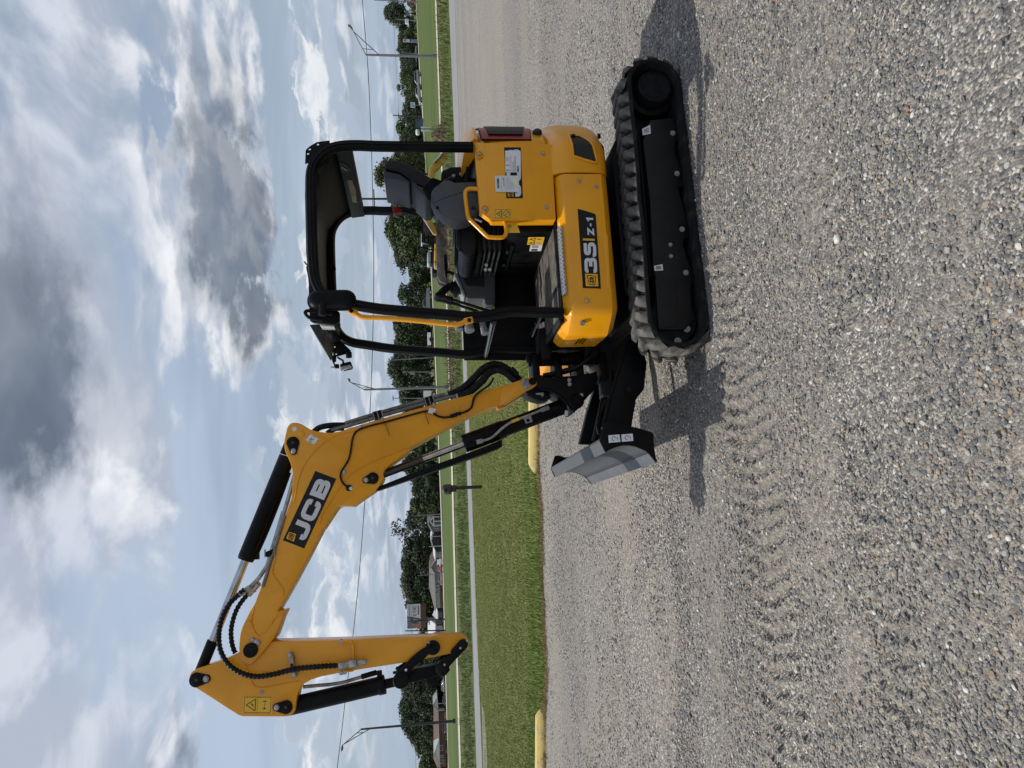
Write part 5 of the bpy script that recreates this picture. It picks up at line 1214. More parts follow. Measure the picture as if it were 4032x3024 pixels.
teardrop((2.83,3.24), (2.828,3.183), .044, .085, da)
teardrop((3.03,2.705), (3.026,2.76), .041, .085, da)
q = (2.933,2.851); MB().cyl((q[0], .084, q[1]), (q[0], .089, q[1]), .012, 14).build('plug', greyplate, da)
wdq = [(3.059,2.791),(2.964,2.785),(2.95,2.961),(3.043,2.965)]
warn_decal([wdq[0], wdq[1], wdq[2], wdq[3]], .0855, da, horizontal=False)
cp = [(2.706,2.689),(2.704,2.664),(2.853,2.636),(2.858,2.66)]
cpo = MB().prism(cp, .0855, .125).build('hose_clamp', greyplate, da, .004)
for q in [(2.72,2.677),(2.837,2.651)]: bolt((q[0], .124, q[1]), cpo, .011)
q = (2.78,2.665); MB().cyl((q[0], .124, q[1]), (q[0], .1258, q[1]), .009, 12).build('clamp_hole', decalblk, cpo)
for a, c, r in (((2.802,0.14,2.378), (2.799,0.14,2.313), .022), ((2.799,0.14,2.313), (2.794,0.14,2.266), .027), ((2.794,0.14,2.266), (2.792,0.14,2.204), .017)):
    MB().cyl(a, c, r, 8).build('coupling', steel, da, .002)
pipe([(2.664,0.11,2.36),(2.664,0.11,2.333),(2.67,0.11,2.305),(2.689,0.11,2.294),(2.744,0.11,2.29),(2.808,0.11,2.289),(2.837,0.11,2.291),(2.843,0.11,2.307),(2.843,0.11,2.34)], .008, 'coupling_guard', yellow, da)
for q in [(2.666,2.368),(2.853,2.347),(2.856,2.367)]: bolt((q[0], .086, q[1]), da, .011)
# ---- bucket cylinder and linkage
Bt = Vector((3.048,0,2.721)); Bb = Vector((2.944,0,2.003))
bk = cyl_group('bucket_cylinder', Bt, Bb, .055, .86, .030, 'black bucket cylinder in front of the dipper arm')
dK = (Bb-Bt).normalized(); Lk = (Bb-Bt).length
MB().cyl(Bt+dK*(Lk*.80), Bt+dK*(Lk*.862), .060, 26).build('gland', black, bk, .004)
pipe([(2.93,0.03,2.61),(2.929,0.03,2.534),(2.928,0.03,2.439),(2.922,0.03,2.363),(2.908,0.03,2.296),(2.898,0.03,2.248),(2.884,0.03,2.19),(2.877,0.03,2.132)], .011, 'cylinder_pipe', mat('rusty_pipe', (.20, .13, .10), .5, metal=.4, nscale=20, ncol=(.3, .28, .26)), bk)
q0, q1 = (2.898,0.03,2.248),(2.878,0.03,2.152); MB().cyl(q0, q1, .017, 8).build('hose_union', black, bk, .002)
MB().box((2.886,0.03,2.134), (.035, .04, .03)).build('port_boss', black, bk, .004)
lnk = [(2.707,1.789),(2.711,1.812),(2.73,1.824),(2.744,1.854),(2.768,1.895),(2.8,1.936),(2.834,1.971),(2.856,1.993),(2.872,2.021),(2.897,2.036),(2.923,2.039),(2.944,2.033),(2.959,2.016),(2.963,1.995),(2.954,1.974),(2.935,1.959),(2.9,1.957),(2.861,1.925),(2.824,1.875),(2.8,1.84),(2.778,1.817),(2.78,1.791),(2.783,1.768),(2.768,1.753),(2.738,1.754),(2.717,1.766)]
hp_ = [(2.709,1.615),(2.737,1.641),(2.77,1.677),(2.791,1.678),(2.806,1.688),(2.809,1.719),(2.828,1.741),(2.848,1.772),(2.872,1.781),(2.899,1.772),(2.913,1.751),(2.927,1.728),(2.907,1.705),(2.887,1.685),(2.868,1.693),(2.823,1.644),(2.761,1.573),(2.742,1.564),(2.724,1.565),(2.71,1.577),(2.704,1.596)]
psh = [(2.899,1.985),(2.886,1.96),(2.869,1.846),(2.858,1.769),(2.881,1.748),(2.908,1.742),(2.924,1.756),(2.941,1.848),(2.957,1.961),(2.964,1.987)]
for s_ in (1, -1):
    l_ = MB().prism(lnk, .090*s_, .118*s_).build('tipping_link', black, bk, .006); h_ = MB().prism(hp_, .088*s_, .112*s_).build('hitch_plate', black, bk, .006)
MB().prism(psh, -.06, .06).build('push_link', black, bk, .008)
for q, r in (((2.741,1.79), .028), ((2.923,1.998), .028), ((2.871,1.742), .026), ((2.737,1.594), .027)):
    MB().cyl((q[0], -.125, q[1]), (q[0], .128, q[1]), r, 22).build('link_pin', blackmat, bk, .003)
q = (2.741,1.79); MB().lathe([(.046, 0), (.046, .006), (.041, .010), (.028, .010)], (q[0], .118, q[1]), (0, 1, 0), 26).build('pin_collar', black, bk)
q = (2.923,1.998); MB().lathe([(.050, -.01), (.050, .004), (.045, .008), (.028, .008)], (q[0], .118, q[1]), (0, 1, 0), 26).build('pin_collar', black, bk)
for a, c in (((2.701,0.125,1.82), (2.712,0.125,1.812)), ((2.75,0.125,1.62), (2.759,0.125,1.61)), ((2.843,0.125,1.725), (2.853,0.125,1.715)), ((2.783,0.125,1.763), (2.78,0.125,1.752)), ((2.717,0.125,1.575), (2.712,0.125,1.567))):
    MB().cyl(a, c, .008, 8).build('pin_bolt', steel, bk)
q = (2.863,1.964); MB().cyl((q[0], .117, q[1]), (q[0], .120, q[1]), .008, 12).build('grease_hole', white, bk)
for a, c in (((2.869,0.1,2.039), (2.884,0.1,2.035)), ((2.847,0.1,2.027), (2.857,0.1,2.01))): MB().cyl(a, c, .010, 8).build('grease_fitting', black, bk)
pipe([(2.956,-0.05,1.893),(2.964,-0.05,1.861),(2.973,-0.05,1.836),(2.981,-0.05,1.817),(2.981,-0.05,1.795),(2.971,-0.05,1.78),(2.941,-0.05,1.775)], .006, 'link_cable', hose_m, bk)
MB().lathe([(.040, 0), (.040, .04), (.03, .045), (.02, .045)], (2.957,-0.05,1.804), (0, 1, 0), 20).build('hitch_latch', black, bk)

# ================================================================= BACKGROUND
def foliage(name, c1, c2, c3):
    m = bpy.data.materials.new(name); m.use_nodes = True; nt = N(m.node_tree); p = m.node_tree.nodes['Principled BSDF']
    g = nt.add('ShaderNodeNewGeometry'); r_ = g.outputs['Random Per Island']; pos = nt.add('ShaderNodeTexCoord').outputs['Object']
    c = nt.mix(r_, c1, c2); c = nt.mix(nt.smooth(nt.noise(pos, .45, 3).outputs['Fac'], .42, .62), c, c3)
    nt.l.new(c, p.inputs['Base Color']); p.inputs['Roughness'].default_value = .7; p.inputs['Specular IOR Level'].default_value = .2
    return m
FOL = [foliage('leaves_dark', (.046, .064, .036), (.082, .106, .052), (.058, .072, .044)),  # leaf colours lightened and greyed to suggest distance haze
       foliage('leaves_mid', (.058, .082, .030), (.098, .124, .048), (.064, .082, .040)),
       foliage('leaves_olive', (.075, .085, .028), (.105, .115, .040), (.070, .070, .034)),
       foliage('leaves_grey', (.072, .084, .062), (.105, .118, .086), (.080, .084, .068))]
bark = mat('bark', (.085, .07, .055), .9, nscale=6, ncol=(.05, .042, .034), bump=.4, bscale=20)
def leaf_mesh(name, centers, radii, per, size, rng, m, flat=.75):
    """leaf quads scattered in the shells of the given clumps"""
    V = []
    for c, r_ in zip(centers, radii):
        n = int(per*(r_[0]*r_[1]*r_[2])**(2/3)) if hasattr(r_, '__len__') else per
        n = max(n, 12); d = rng.normal(size=(n, 3)); d /= np.linalg.norm(d, axis=1)[:, None]
        rad = rng.uniform(.55, 1.06, (n, 1)); p = np.array(c)+d*rad*np.array(r_)
        s_ = size*rng.uniform(.6, 1.35, (n, 1)); a = rng.normal(size=(n, 3)); a /= np.linalg.norm(a, axis=1)[:, None]
        nn = d*.8+rng.normal(size=(n, 3))*.6+np.array((0, 0, .35)); nn /= np.linalg.norm(nn, axis=1)[:, None]
        u = np.cross(nn, a); u /= np.linalg.norm(u, axis=1)[:, None]; v = np.cross(nn, u)
        V.append(np.stack([p-u*s_*.5-v*s_*.35, p+u*s_*.5-v*s_*.25, p+u*s_*.42+v*s_*.35, p-u*s_*.38+v*s_*.42], 1).reshape(-1, 3))
    V = np.concatenate(V); n = len(V)//4
    me = bpy.data.meshes.new(name); me.from_pydata(V.tolist(), [], np.arange(n*4).reshape(-1, 4).tolist()); me.materials.append(m)
    return me
def tree(top, wid, fol, label, seed, group=None, airy=1., shape='round', leaf=.34):
    X, Y, Z = top; zb = tz(X, Y)-.05; H = Z-zb; rng = np.random.default_rng(seed); rd = random.Random(seed)
    t = thing('tree', (X, Y, zb), label, 'tree', 0, group)
    W = wid/2; cs, rs = [], []
    tr = MB(); th = H*(.30 if shape != 'pine' else .55); r0 = max(.12, H*.022)
    lean = rd.uniform(-.04, .04)*H
    tr.tube([(0, 0, -.1), (lean*.3, 0, th*.5), (lean, 0, th), (lean*1.2, 0, H*.72)], [r0, r0*.8, r0*.62, r0*.2], 8)
    k = int((26 if airy > .8 else 20)*(1+W/5))
    for i in range(k):
        f = rd.random(); a = rd.uniform(0, 6.283)
        if shape == 'round': zf = .14+.82*f; env = math.sin(math.pi*min(1, max(.0, (zf-.02)))**.8)**.55
        elif shape == 'pine': zf = .42+.54*f; env = .35+.65*(1-abs(zf-.66)/.4)
        else: zf = .03+.93*f; env = (1-(zf-.0)**2.2)*.95+.05
        rr = W*env*math.sqrt(rd.random())*.92
        c = (rr*math.cos(a), rr*math.sin(a)*.8, H*zf); s_ = (.09+.09*rd.random())*H*(1 if airy > .8 else .72)*min(1.15, .6+W/H)
        if c[2]+s_*.8 > H: c = (c[0]*.6, c[1]*.6, H-s_*.8)
        cs.append(c); rs.append((s_*1.15, s_*1.1, s_*.85))
        if i % 3 == 0: tr.tube([(lean*.6, 0, min(th, c[2]*.6)), (c[0]*.5, c[1]*.5, (th+c[2])*.5), c], [r0*.4, r0*.25, r0*.06], 5)
    tr.build('trunk', bark, t, smooth=60)
    me = leaf_mesh('crown', cs, rs, 74*airy, leaf, rng, FOL[fol]); o = bpy.data.objects.new('crown', me); COL.objects.link(o); o.parent = t
    return t
ORD = ['first', 'second', 'third', 'fourth', 'fifth', 'sixth', 'seventh', 'eighth', 'ninth', 'tenth']
def row(lst, fmt, seed, grp):
    for i, (top, w, fol, sh, ai) in enumerate(lst): tree(top, w, fol, fmt.format(n=ORD[i]), seed+i, grp, ai, sh)
G1 = 'trees of the far treeline'
row([((124.088,242,10.856), 8.5, 0, 'pine', .9), ((120.298,246,6.381), 8, 0, 'round', 1), ((113.852,240,6.543), 8, 1, 'round', 1), ((108.829,236,6.804), 7.5, 0, 'round', 1), ((103.043,230,5.901), 7.5, 0, 'round', 1)],
    'dark tree behind the pylon sign, {n} from the photo edge', 100, G1)
row([((97.754,225,5.752), 8, 0, 'round', 1), ((90.786,215,5.88), 8, 1, 'round', 1), ((84.124,205,6.611), 5.5, 1, 'round', .7), ((79.891,200,4.017), 6, 1, 'bush', 1), ((75.967,196,4.45), 7, 1, 'round', 1), ((71.648,190,5.084), 7, 0, 'round', 1), ((68.335,186,4.559), 6, 0, 'bush', 1), ((64.501,182,6.45), 6.5, 1, 'round', 1), ((60.617,178,5.63), 7, 0, 'round', 1)],
    'dark green tree behind the grey parked cars, {n} counting towards the canopy post', 120, G1)
row([((51.421,160,6.271), 8, 0, 'round', 1), ((45.858,150,6.888), 8, 1, 'round', 1), ((37.343,128,9.17), 6.0, 2, 'round', .9), ((40.914,150,6.63), 8, 1, 'round', 1), ((35.272,140,7.022), 8, 1, 'round', 1), ((31.906,136,7.085), 7, 0, 'round', 1), ((28.454,132,7.73), 8, 1, 'round', 1), ((26.092,134,6.806), 7.5, 0, 'round', 1), ((24.354,136,6.388), 7, 0, 'round', .9)],
    'leafy tree seen through the canopy, {n} counting from the rear post', 140, G1)
row([((22.368,140,4.01), 6, 0, 'round', 1), ((20.169,140,3.403), 6, 1, 'bush', 1), ((17.378,138,6.021), 5, 0, 'round', .9), ((15.561,140,4.511), 6, 2, 'bush', 1), ((13.356,142,6.576), 6, 0, 'round', 1), ((11.174,138,7.065), 6, 0, 'round', 1), ((8.681,138,6.906), 6.5, 0, 'round', 1)],
    'dark tree seen between the canopy front posts, {n} counting from the joystick', 160, G1)
row([((6.057,138,7.224), 6.5, 0, 'round', 1), ((3.409,136,8.295), 7.5, 0, 'round', .9), ((1.042,138,7.521), 5.5, 0, 'round', 1), ((-1.649,140,6.489), 6, 0, 'round', 1), ((-3.611,140,5.973), 5.5, 0, 'round', 1), ((-6.538,140,5.679), 6, 1, 'round', 1), ((-10.532,138,5.277), 6, 1, 'round', 1), ((-14.562,138,6.255), 7, 0, 'round', 1)],
    'dark tree behind the semi trailer and boom, {n} from the canopy front post', 180, G1)
row([((-17.504,136,4.419), 5, 0, 'bush', 1), ((-18.527,130,4.538), 6.5, 0, 'bush', 1.2), ((-20.774,130,4.787), 6.0, 1, 'bush', 1.2), ((-23.831,140,5.014), 6, 0, 'round', 1)],
    'dense evergreen beside the grey gabled house, {n} from the boom cylinder', 200, G1)
tree((-28.082,146,9.108), 6.6, 3, 'tall airy tree with sky showing through, behind the grey gabled house', 221, None, .42, 'round', .34)
row([((-27.052,150,6.065), 6, 3, 'round', 1), ((-31.294,148,6.405), 5, 1, 'round', .8), ((-32.35,146,7.04), 6.5, 0, 'round', 1), ((-35.613,147,7.372), 7, 0, 'round', 1), ((-39.181,148,7.564), 7.5, 0, 'round', .9), ((-42.091,150,7.047), 6, 1, 'round', .9), ((-46.497,156,7.021), 6.5, 0, 'round', 1), ((-46.005,150,3.14), 5, 2, 'bush', 1), ((-52.057,160,4.317), 7, 0, 'round', 1), ((-55.902,160,4.988), 7, 0, 'round', 1), ][:10],
    'dark tree rising behind the low roofs, {n} from the grey house towards the billboard', 230, G1)
row([((-62.685,168,6.429), 8, 0, 'round', 1), ((-69.63,172,9.248), 9, 0, 'round', .9), ((-74.063,174,9.268), 8, 0, 'round', .9), ((-77.904,176,10.05), 9, 0, 'round', 1), ((-82.215,178,9.762), 8, 0, 'round', 1), ((-87.085,182,7.912), 7, 1, 'round', 1), ((-90.705,184,6.797), 7, 1, 'round', 1), ((-94.436,186,5.142), 6, 0, 'bush', 1), ((-96.296,186,5.969), 7, 1, 'round', 1)],
    'dark tree behind the brick house, {n} counting from the dipper linkage', 250, G1)
# the wood behind: one mass
rng = np.random.default_rng(77); cs, rs = [], []
for (ys, D_, xt) in [(0, 262, 1585), (150, 258, 1588), (300, 240, 1592), (450, 205, 1602), (600, 175, 1580), (750, 160, 1570), (900, 152, 1560), (1050, 152, 1615), (1200, 152, 1600), (1350, 150, 1580), (1500, 150, 1585), (1700, 150, 1600), (1900, 148, 1635), (2050, 160, 1620), (2200, 162, 1605), (2400, 170, 1620), (2600, 184, 1620), (2800, 192, 1605), (3024, 200, 1665)]:
    cs.append((ys, D_, xt))
WOOD = [(144.408,262,4.641), (138.932,262,4.811), (123.347,258,4.74), (102.214,240,4.594), (76.614,205,3.813), (56.256,175,4.947), (43.089,160,5.487), (33.016,152,6.018), (25.071,152,3.547), (17.153,152,4.421), (9.136,150,5.712), (1.325,150,5.801), (-9.116,150,5.249), (-19.344,148,3.843), (-29.208,160,4.984), (-37.959,162,6.009), (-51.682,170,5.65), (-68.684,184,6.491), (-84.893,192,8.031), (-104.3,200,4.927), (-113.744,205,5.077)]
cs, rs = [], []
for a, b_ in zip(WOOD, WOOD[1:]):
    a, b_ = Vector(a), Vector(b_); n = max(3, int((b_-a).length/2.2))
    for i in range(n):
        p = a.lerp(b_, i/n); zb = tz(p.x, p.y); H = p.z-zb
        for k in range(4):
            zf = (k+.5)/4; cs.append((p.x+rng.uniform(-1, 1), p.y+rng.uniform(-3, 3), zb+H*zf*rng.uniform(.8, 1.05))); rs.append((H*.20, H*.20, H*.16))
me = leaf_mesh('distant_wood', cs, rs, 34, .55, rng, FOL[0]); o = bpy.data.objects.new('distant_wood', me); COL.objects.link(o)
tag(o, 'dark band of distant woodland behind the houses', 'woodland', None, 'stuff')

# ---------------------------------------------------------------- houses
def wallmat(n, c, c2=None): return mat('siding_'+n, c, .8, nscale=1.5, ncol=c2 or [k*.88 for k in c])
trim_m = mat('white_trim', (.40, .41, .42), .7); pane_m = mat('window_glass', (.02, .025, .03), .1); brick_m = mat('brick_wall', (.13, .065, .048), .85, nscale=3, ncol=(.10, .055, .042))
def window(par, x0, z0, x1, z1, Y, fr=.09, sash=True):
    f = MB()
    for (a, b_, c, d) in ((x0, z0, x1, z0+fr), (x0, z1-fr, x1, z1), (x0, z0+fr, x0+fr, z1-fr), (x1-fr, z0+fr, x1, z1-fr)): f.box(((a+c)/2, Y-.03, (b_+d)/2), (c-a, .08, d-b_))
    if sash: f.box(((x0+x1)/2, Y-.025, (z0+z1)/2), (x1-x0-2*fr, .06, .05))
    w = f.build('window', trim_m, par, smooth=0); MB().box(((x0+x1)/2, Y+.005, (z0+z1)/2), (x1-x0-2*fr, .02, z1-z0-2*fr)).build('pane', pane_m, w, smooth=0); return w
def slab(par, a, b_, y0, y1, t, m, name='roof'):
    a, b_ = Vector(a), Vector(b_); d = (b_-a).normalized(); n_ = Vector((-d.y, d.x)); 
    if n_.y < 0: n_ = -n_
    return MB().prism([(a.x, a.y), (b_.x, b_.y), (b_.x+n_.x*t, b_.y+n_.y*t), (a.x+n_.x*t, a.y+n_.y*t)], y0, y1).build(name, m, par, smooth=0)
def front_gable(name, label, Y, depth, eL, ap, eR, zb, wm, rm, over=.5, fascia=True, wall=True):
    """gable facing the camera; points (x,z)"""
    h = thing(name, ((eL[0]+eR[0])/2, Y, zb), label, 'house' if name == 'house' else name.replace('_', ' ')); ox, oz = h.location.x, zb
    T_ = lambda p: (p[0]-ox, p[1]-oz)
    eL, ap, eR = T_(eL), T_(ap), T_(eR)
    if wall: MB().prism([(eL[0]+over*.5, 0), (eR[0]-over*.5, 0), (eR[0]-over*.5, eR[1]), (ap[0], ap[1]-.05), (eL[0]+over*.5, eL[1])], 0, depth).build('wall', wm, h, smooth=0)
    r_ = slab(h, eL, ap, -over, depth+over, .14, rm); slab(h, ap, eR, -over, depth+over, .14, rm)
    if fascia:
        for a, b_ in ((eL, ap), (ap, eR)): slab(h, (a[0], a[1]-.10), (b_[0], b_[1]-.10), -over-.03, -over+.05, .22, trim_m, 'fascia')
    return h, T_
def side_roof(name, label, Y, depth, eL, eR, rL, rR, zb, wm, rm, cat='house'):
    """ridge runs across the view"""
    h = thing(name, ((eL[0]+eR[0])/2, Y, zb), label, cat); ox = h.location.x
    T_ = lambda p: (p[0]-ox, p[1]-zb)
    eL, eR, rL, rR = T_(eL), T_(eR), T_(rL), T_(rR); ze = (eL[1]+eR[1])/2
    MB().prism([(eL[0]+.4, 0), (eR[0]-.4, 0), (eR[0]-.4, eR[1]), (eL[0]+.4, eL[1])], 0, depth).build('wall', wm, h, smooth=0)
    y0, yr, y1 = -.5, depth/2, depth+.5
    MB()._add([(eL[0], y0, eL[1]), (eR[0], y0, eR[1]), (eR[0], y1, eR[1]), (eL[0], y1, eL[1]), (rL[0], yr, rL[1]), (rR[0], yr, rR[1])], [(0, 1, 5, 4), (2, 3, 4, 5), (1, 2, 5), (3, 0, 4), (3, 2, 1, 0)]).build('roof', rm, h, smooth=0)
    MB().box(((eL[0]+eR[0])/2, y0-.03, ze-.06), (eR[0]-eL[0], .06, .2)).build('fascia', trim_m, h, smooth=0)
    return h, T_
rgrey = mat('shingles_grey', (.16, .15, .14), .9, nscale=2, ncol=(.12, .115, .11)); rbrown = mat('shingles_brown', (.15, .085, .07), .9, nscale=2, ncol=(.12, .07, .06)); rwhite = mat('white_metal_roof', (.55, .56, .57), .6)
# grey gabled house with porch
Yh = 130
eL, ap, eR = (-26.15,0.8),(-24.346,1.697),(-22.517,0.686); zb = (-24.579,-0.622)[1]
h1, T1 = front_gable('house', 'grey gabled house with a small white columned porch beside dense evergreens', Yh, 9, eL, ap, eR, zb, wallmat('grey', (.15, .165, .20)), rgrey)
def win(h, T_, q, **k): (x0, z1), (x1, z0) = T_(q[0]), T_(q[1]); window(h, min(x0, x1), min(z0, z1), max(x0, x1), max(z0, z1), 0, **k)
win(h1, T1, [(-25.428,0.742),(-24.939,-0.051)]); win(h1, T1, [(-23.375,0.607),(-22.876,-0.045)])
pe = [T1(p) for p in [(-24.561,0.75),(-23.693,1.288),(-22.908,0.699)]]
for a, b_ in ((pe[0], pe[1]), (pe[1], pe[2])): slab(h1, a, b_, -1.6, 1.5, .12, rgrey, 'porch_roof'); slab(h1, (a[0], a[1]-.1), (b_[0], b_[1]-.1), -1.64, -1.56, .2, trim_m, 'fascia')
MB().box(((pe[0][0]+pe[2][0])/2, -1.55, pe[0][1]-.05), (abs(pe[2][0]-pe[0][0]), .12, .2)).build('porch_beam', trim_m, h1, smooth=0)
for q in [(-24.528,-0.347),(-23.783,-0.37),(-23.001,-0.395)]: t_ = T1(q); MB().box((t_[0], -1.5, pe[0][1]/2), (.16, .16, pe[0][1])).build('porch_column', trim_m, h1, smooth=0)
q = [(-24.155,0.632),(-23.889,-0.367)]; a, b_ = T1(q[0]), T1(q[1]); MB().box(((a[0]+b_[0])/2, -.04, a[1]/2), (abs(b_[0]-a[0]), .08, a[1])).build('door', trim_m, h1, smooth=0)
# carport: solid near-black wall stands in for the shade inside
eL, ap, eR = (-28.798,0.954),(-27.709,1.205),(-26.046,0.868)
hc, Tc = front_gable('carport', 'dark open carport with white edged roof between two houses', 131, 6, eL, ap, eR, zb, wallmat('dark', (.018, .02, .024)), rwhite, .25)
for q in [(-28.656,0.081),(-26.882,0.025)]: t_ = Tc(q); MB().box((t_[0], -.35, eL[1]*0+1.15), (.10, .10, 2.3)).build('post', trim_m, hc, smooth=0)
# pale house with bright metal roof
q = [(-31.455,0.615),(-29.618,0.557),(-31.111,0.927),(-29.633,0.917)]
h3, T3 = side_roof('house', 'small pale green shed house with bright white metal roof', 132, 6, q[0], q[1], q[2], q[3], zb, wallmat('sage', (.22, .26, .25)), rwhite)
win(h3, T3, [(-30.747,0.377),(-30.424,-0.243)])
# brown-roofed house with a white gable and a long hip roof
q = [(-42.369,0.913),(-32.996,0.782),(-39.097,1.876),(-33.995,1.717)]
h4, T4 = side_roof('house', 'long low house with grey brown hip roof and pale green wall above brick', 138, 9, q[0], q[1], q[2], q[3], (-37.88,-0.618)[1], wallmat('mint', (.25, .31, .31)), rgrey)
zb4 = T4((-37.848,-0.117))[1]
MB().box((0, -.06, zb4/2), (abs(q[1][0]-q[0][0])-.9, .08, zb4)).build('brick_base', brick_m, h4, smooth=0)
for qq in ([(-41.205,0.715),(-40.922,0.1)], [(-39.176,0.692),(-38.735,-0.009)], [(-38.281,0.705),(-37.883,-0.035)], [(-37.673,0.686),(-37.193,-0.057)], [(-37.065,0.667),(-36.747,-0.071)], [(-36.214,0.64),(-35.961,0.147)]): win(h4, T4, qq)
eL, ap, eR = (-34.483,0.677),(-33.123,1.471),(-31.785,0.592)
h4b, T4b = front_gable('house', 'brown roofed house front with white eave next to the pale shed house', 134, 8, eL, ap, eR, zb, wallmat('tan', (.20, .17, .14)), rbrown, .4)
win(h4b, T4b, [(-32.893,0.445),(-32.559,-0.076)]); win(h4b, T4b, [(-33.917,0.477),(-33.583,-0.044)])
# white metal building at the billboard
eL, ap, eR = (-49.413,0.928),(-48.128,2.392),(-46.474,0.836)
q = [(-49.749,0.938),(-46.474,0.836),(-49.889,2.447),(-46.619,2.345)]
h5, T5 = side_roof('shed', 'white metal roofed shed beneath the billboard', 143, 8, q[0], q[1], q[2], q[3], (-47.666,-0.51)[1], wallmat('palegrey', (.30, .32, .34)), rwhite, 'shed')
q = [(-46.909,0.64),(-46.729,-0.371)]; a, b_ = T5(q[0]), T5(q[1]); MB().box(((a[0]+b_[0])/2, -.04, a[1]/2), (abs(b_[0]-a[0])*1.6, .06, a[1])).build('door', pane_m, h5, smooth=0); win(h5, T5, [(-48.424,0.646),(-47.972,-0.081)])
q = [(-45.147,0.457),(-43.369,0.36),(-44.956,1.4),(-43.47,0.693)]
h6, T6 = side_roof('shed', 'small light roofed shed left of the billboard post among bushes', 141, 5, q[0], q[1], q[2], q[3], (-44.347,-0.56)[1], wallmat('drab', (.10, .105, .10)), rwhite, 'shed')
# brick house near the photo edge
q = [(-87.117,1.043),(-72.463,0.585),(-87.013,2.122),(-72.778,1.677)]
h7, T7 = side_roof('house', 'long brick house with dark red roof and two white gables near the photo edge', 166, 9, q[0], q[1], q[2], q[3], (-79.389,-0.757)[1], brick_m, rbrown)
for g_ in ([(-73.333,0.654),(-71.762,1.741),(-70.232,0.758)], [(-85.691,0.773),(-82.897,1.889),(-79.786,0.655)]):
    g_ = [T7(p) for p in g_]; MB().prism([g_[0], g_[2], g_[1]], -1.2, .0).build('gable', mat('pale_gable', (.45, .48, .48), .7), h7, smooth=0)
    for a, b_ in ((g_[0], g_[1]), (g_[1], g_[2])): slab(h7, a, b_, -1.5, 4, .14, trim_m, 'gable_roof')
for qq in ([(-82.94,0.601),(-81.781,-0.113)], [(-84.578,0.557),(-83.956,-0.072)], [(-85.928,0.667),(-85.046,-0.078)]): win(h7, T7, qq)
q = [(-73.784,0.607),(-72.82,-0.771)]; a, b_ = T7(q[0]), T7(q[1]); MB().box(((a[0]+b_[0])/2, -.03, (a[1]+b_[1])/2), (abs(b_[0]-a[0]), .10, abs(a[1]-b_[1]))).build('porch_opening', pane_m, h7, smooth=0)
for qq in [(-73.358,0.052),(-73.05,0.043),(-71.775,0.003)]: t_ = T7(qq); MB().box((t_[0], -1.1, 1.2), (.14, .14, 2.4)).build('porch_column', trim_m, h7, smooth=0)
# far white-roofed store along the highway, grey house by the trees
q = [(96.074,0.697),(106.523,0.774),(96.068,1.002),(106.395,0.985)]
h8, T8 = side_roof('store', 'long low store with flat white roof behind the lamp post', 228, 10, q[0], q[1], (q[0][0], q[0][1]+.5), (q[1][0], q[1][1]+.5), (103.469,-0.021)[1], wallmat('darkstore', (.03, .032, .035)), rwhite, 'store')
q = [(15.856,0.738),(17.558,0.732),(16.103,1.293),(17.473,1.251)]
side_roof('house', 'grey house roof behind the parked pickup between the canopy posts', 150, 8, q[0], q[1], q[2], q[3], (16.682,-0.652)[1], wallmat('bluegrey', (.13, .145, .16)), rgrey)
q = [(23.339,0.232),(24.84,0.186),(23.781,1.336),(24.424,1.316)]
side_roof('house', 'dark grey hut behind the green street sign', 150, 8, q[0], q[1], q[2], q[3], (24.188,-0.487)[1], wallmat('hut', (.06, .062, .066)), rgrey)
# small propane-like white tank and dark blue fence near the road sign
q = [(52.388,150,1.2)]; tk = MB().lathe([(.1, -.6), (.32, -.55), (.40, -.4), (.40, .4), (.32, .55), (.1, .6)], (0, 0, 0), (1, 0, .0), 16).build('propane_tank', mat('tank_white', (.7, .71, .72), .4), None); tk.location = Vector(q[0])+Vector((0, 0, .1)); tag(tk, 'small white propane tank behind the road sign', 'tank')
q = [(57.286,0.952),(54.998,0.386)]
fn = thing('fence', (q[0][0], 156, tz(q[0][0], 156)), 'blue grey board fence behind the road sign', 'fence')
Wf = abs(q[1][0]-q[0][0]); 
fbm = MB().box((0, 0, 0), (.30, .04, 1.75)).mesh('board', mat('fence_blue', (.06, .09, .12), .8))
for i in range(int(Wf/.33)): inst('board', fbm, fn, Matrix.Translation((-i*.33*(1 if q[1][0] < q[0][0] else -1), 0, .9)))

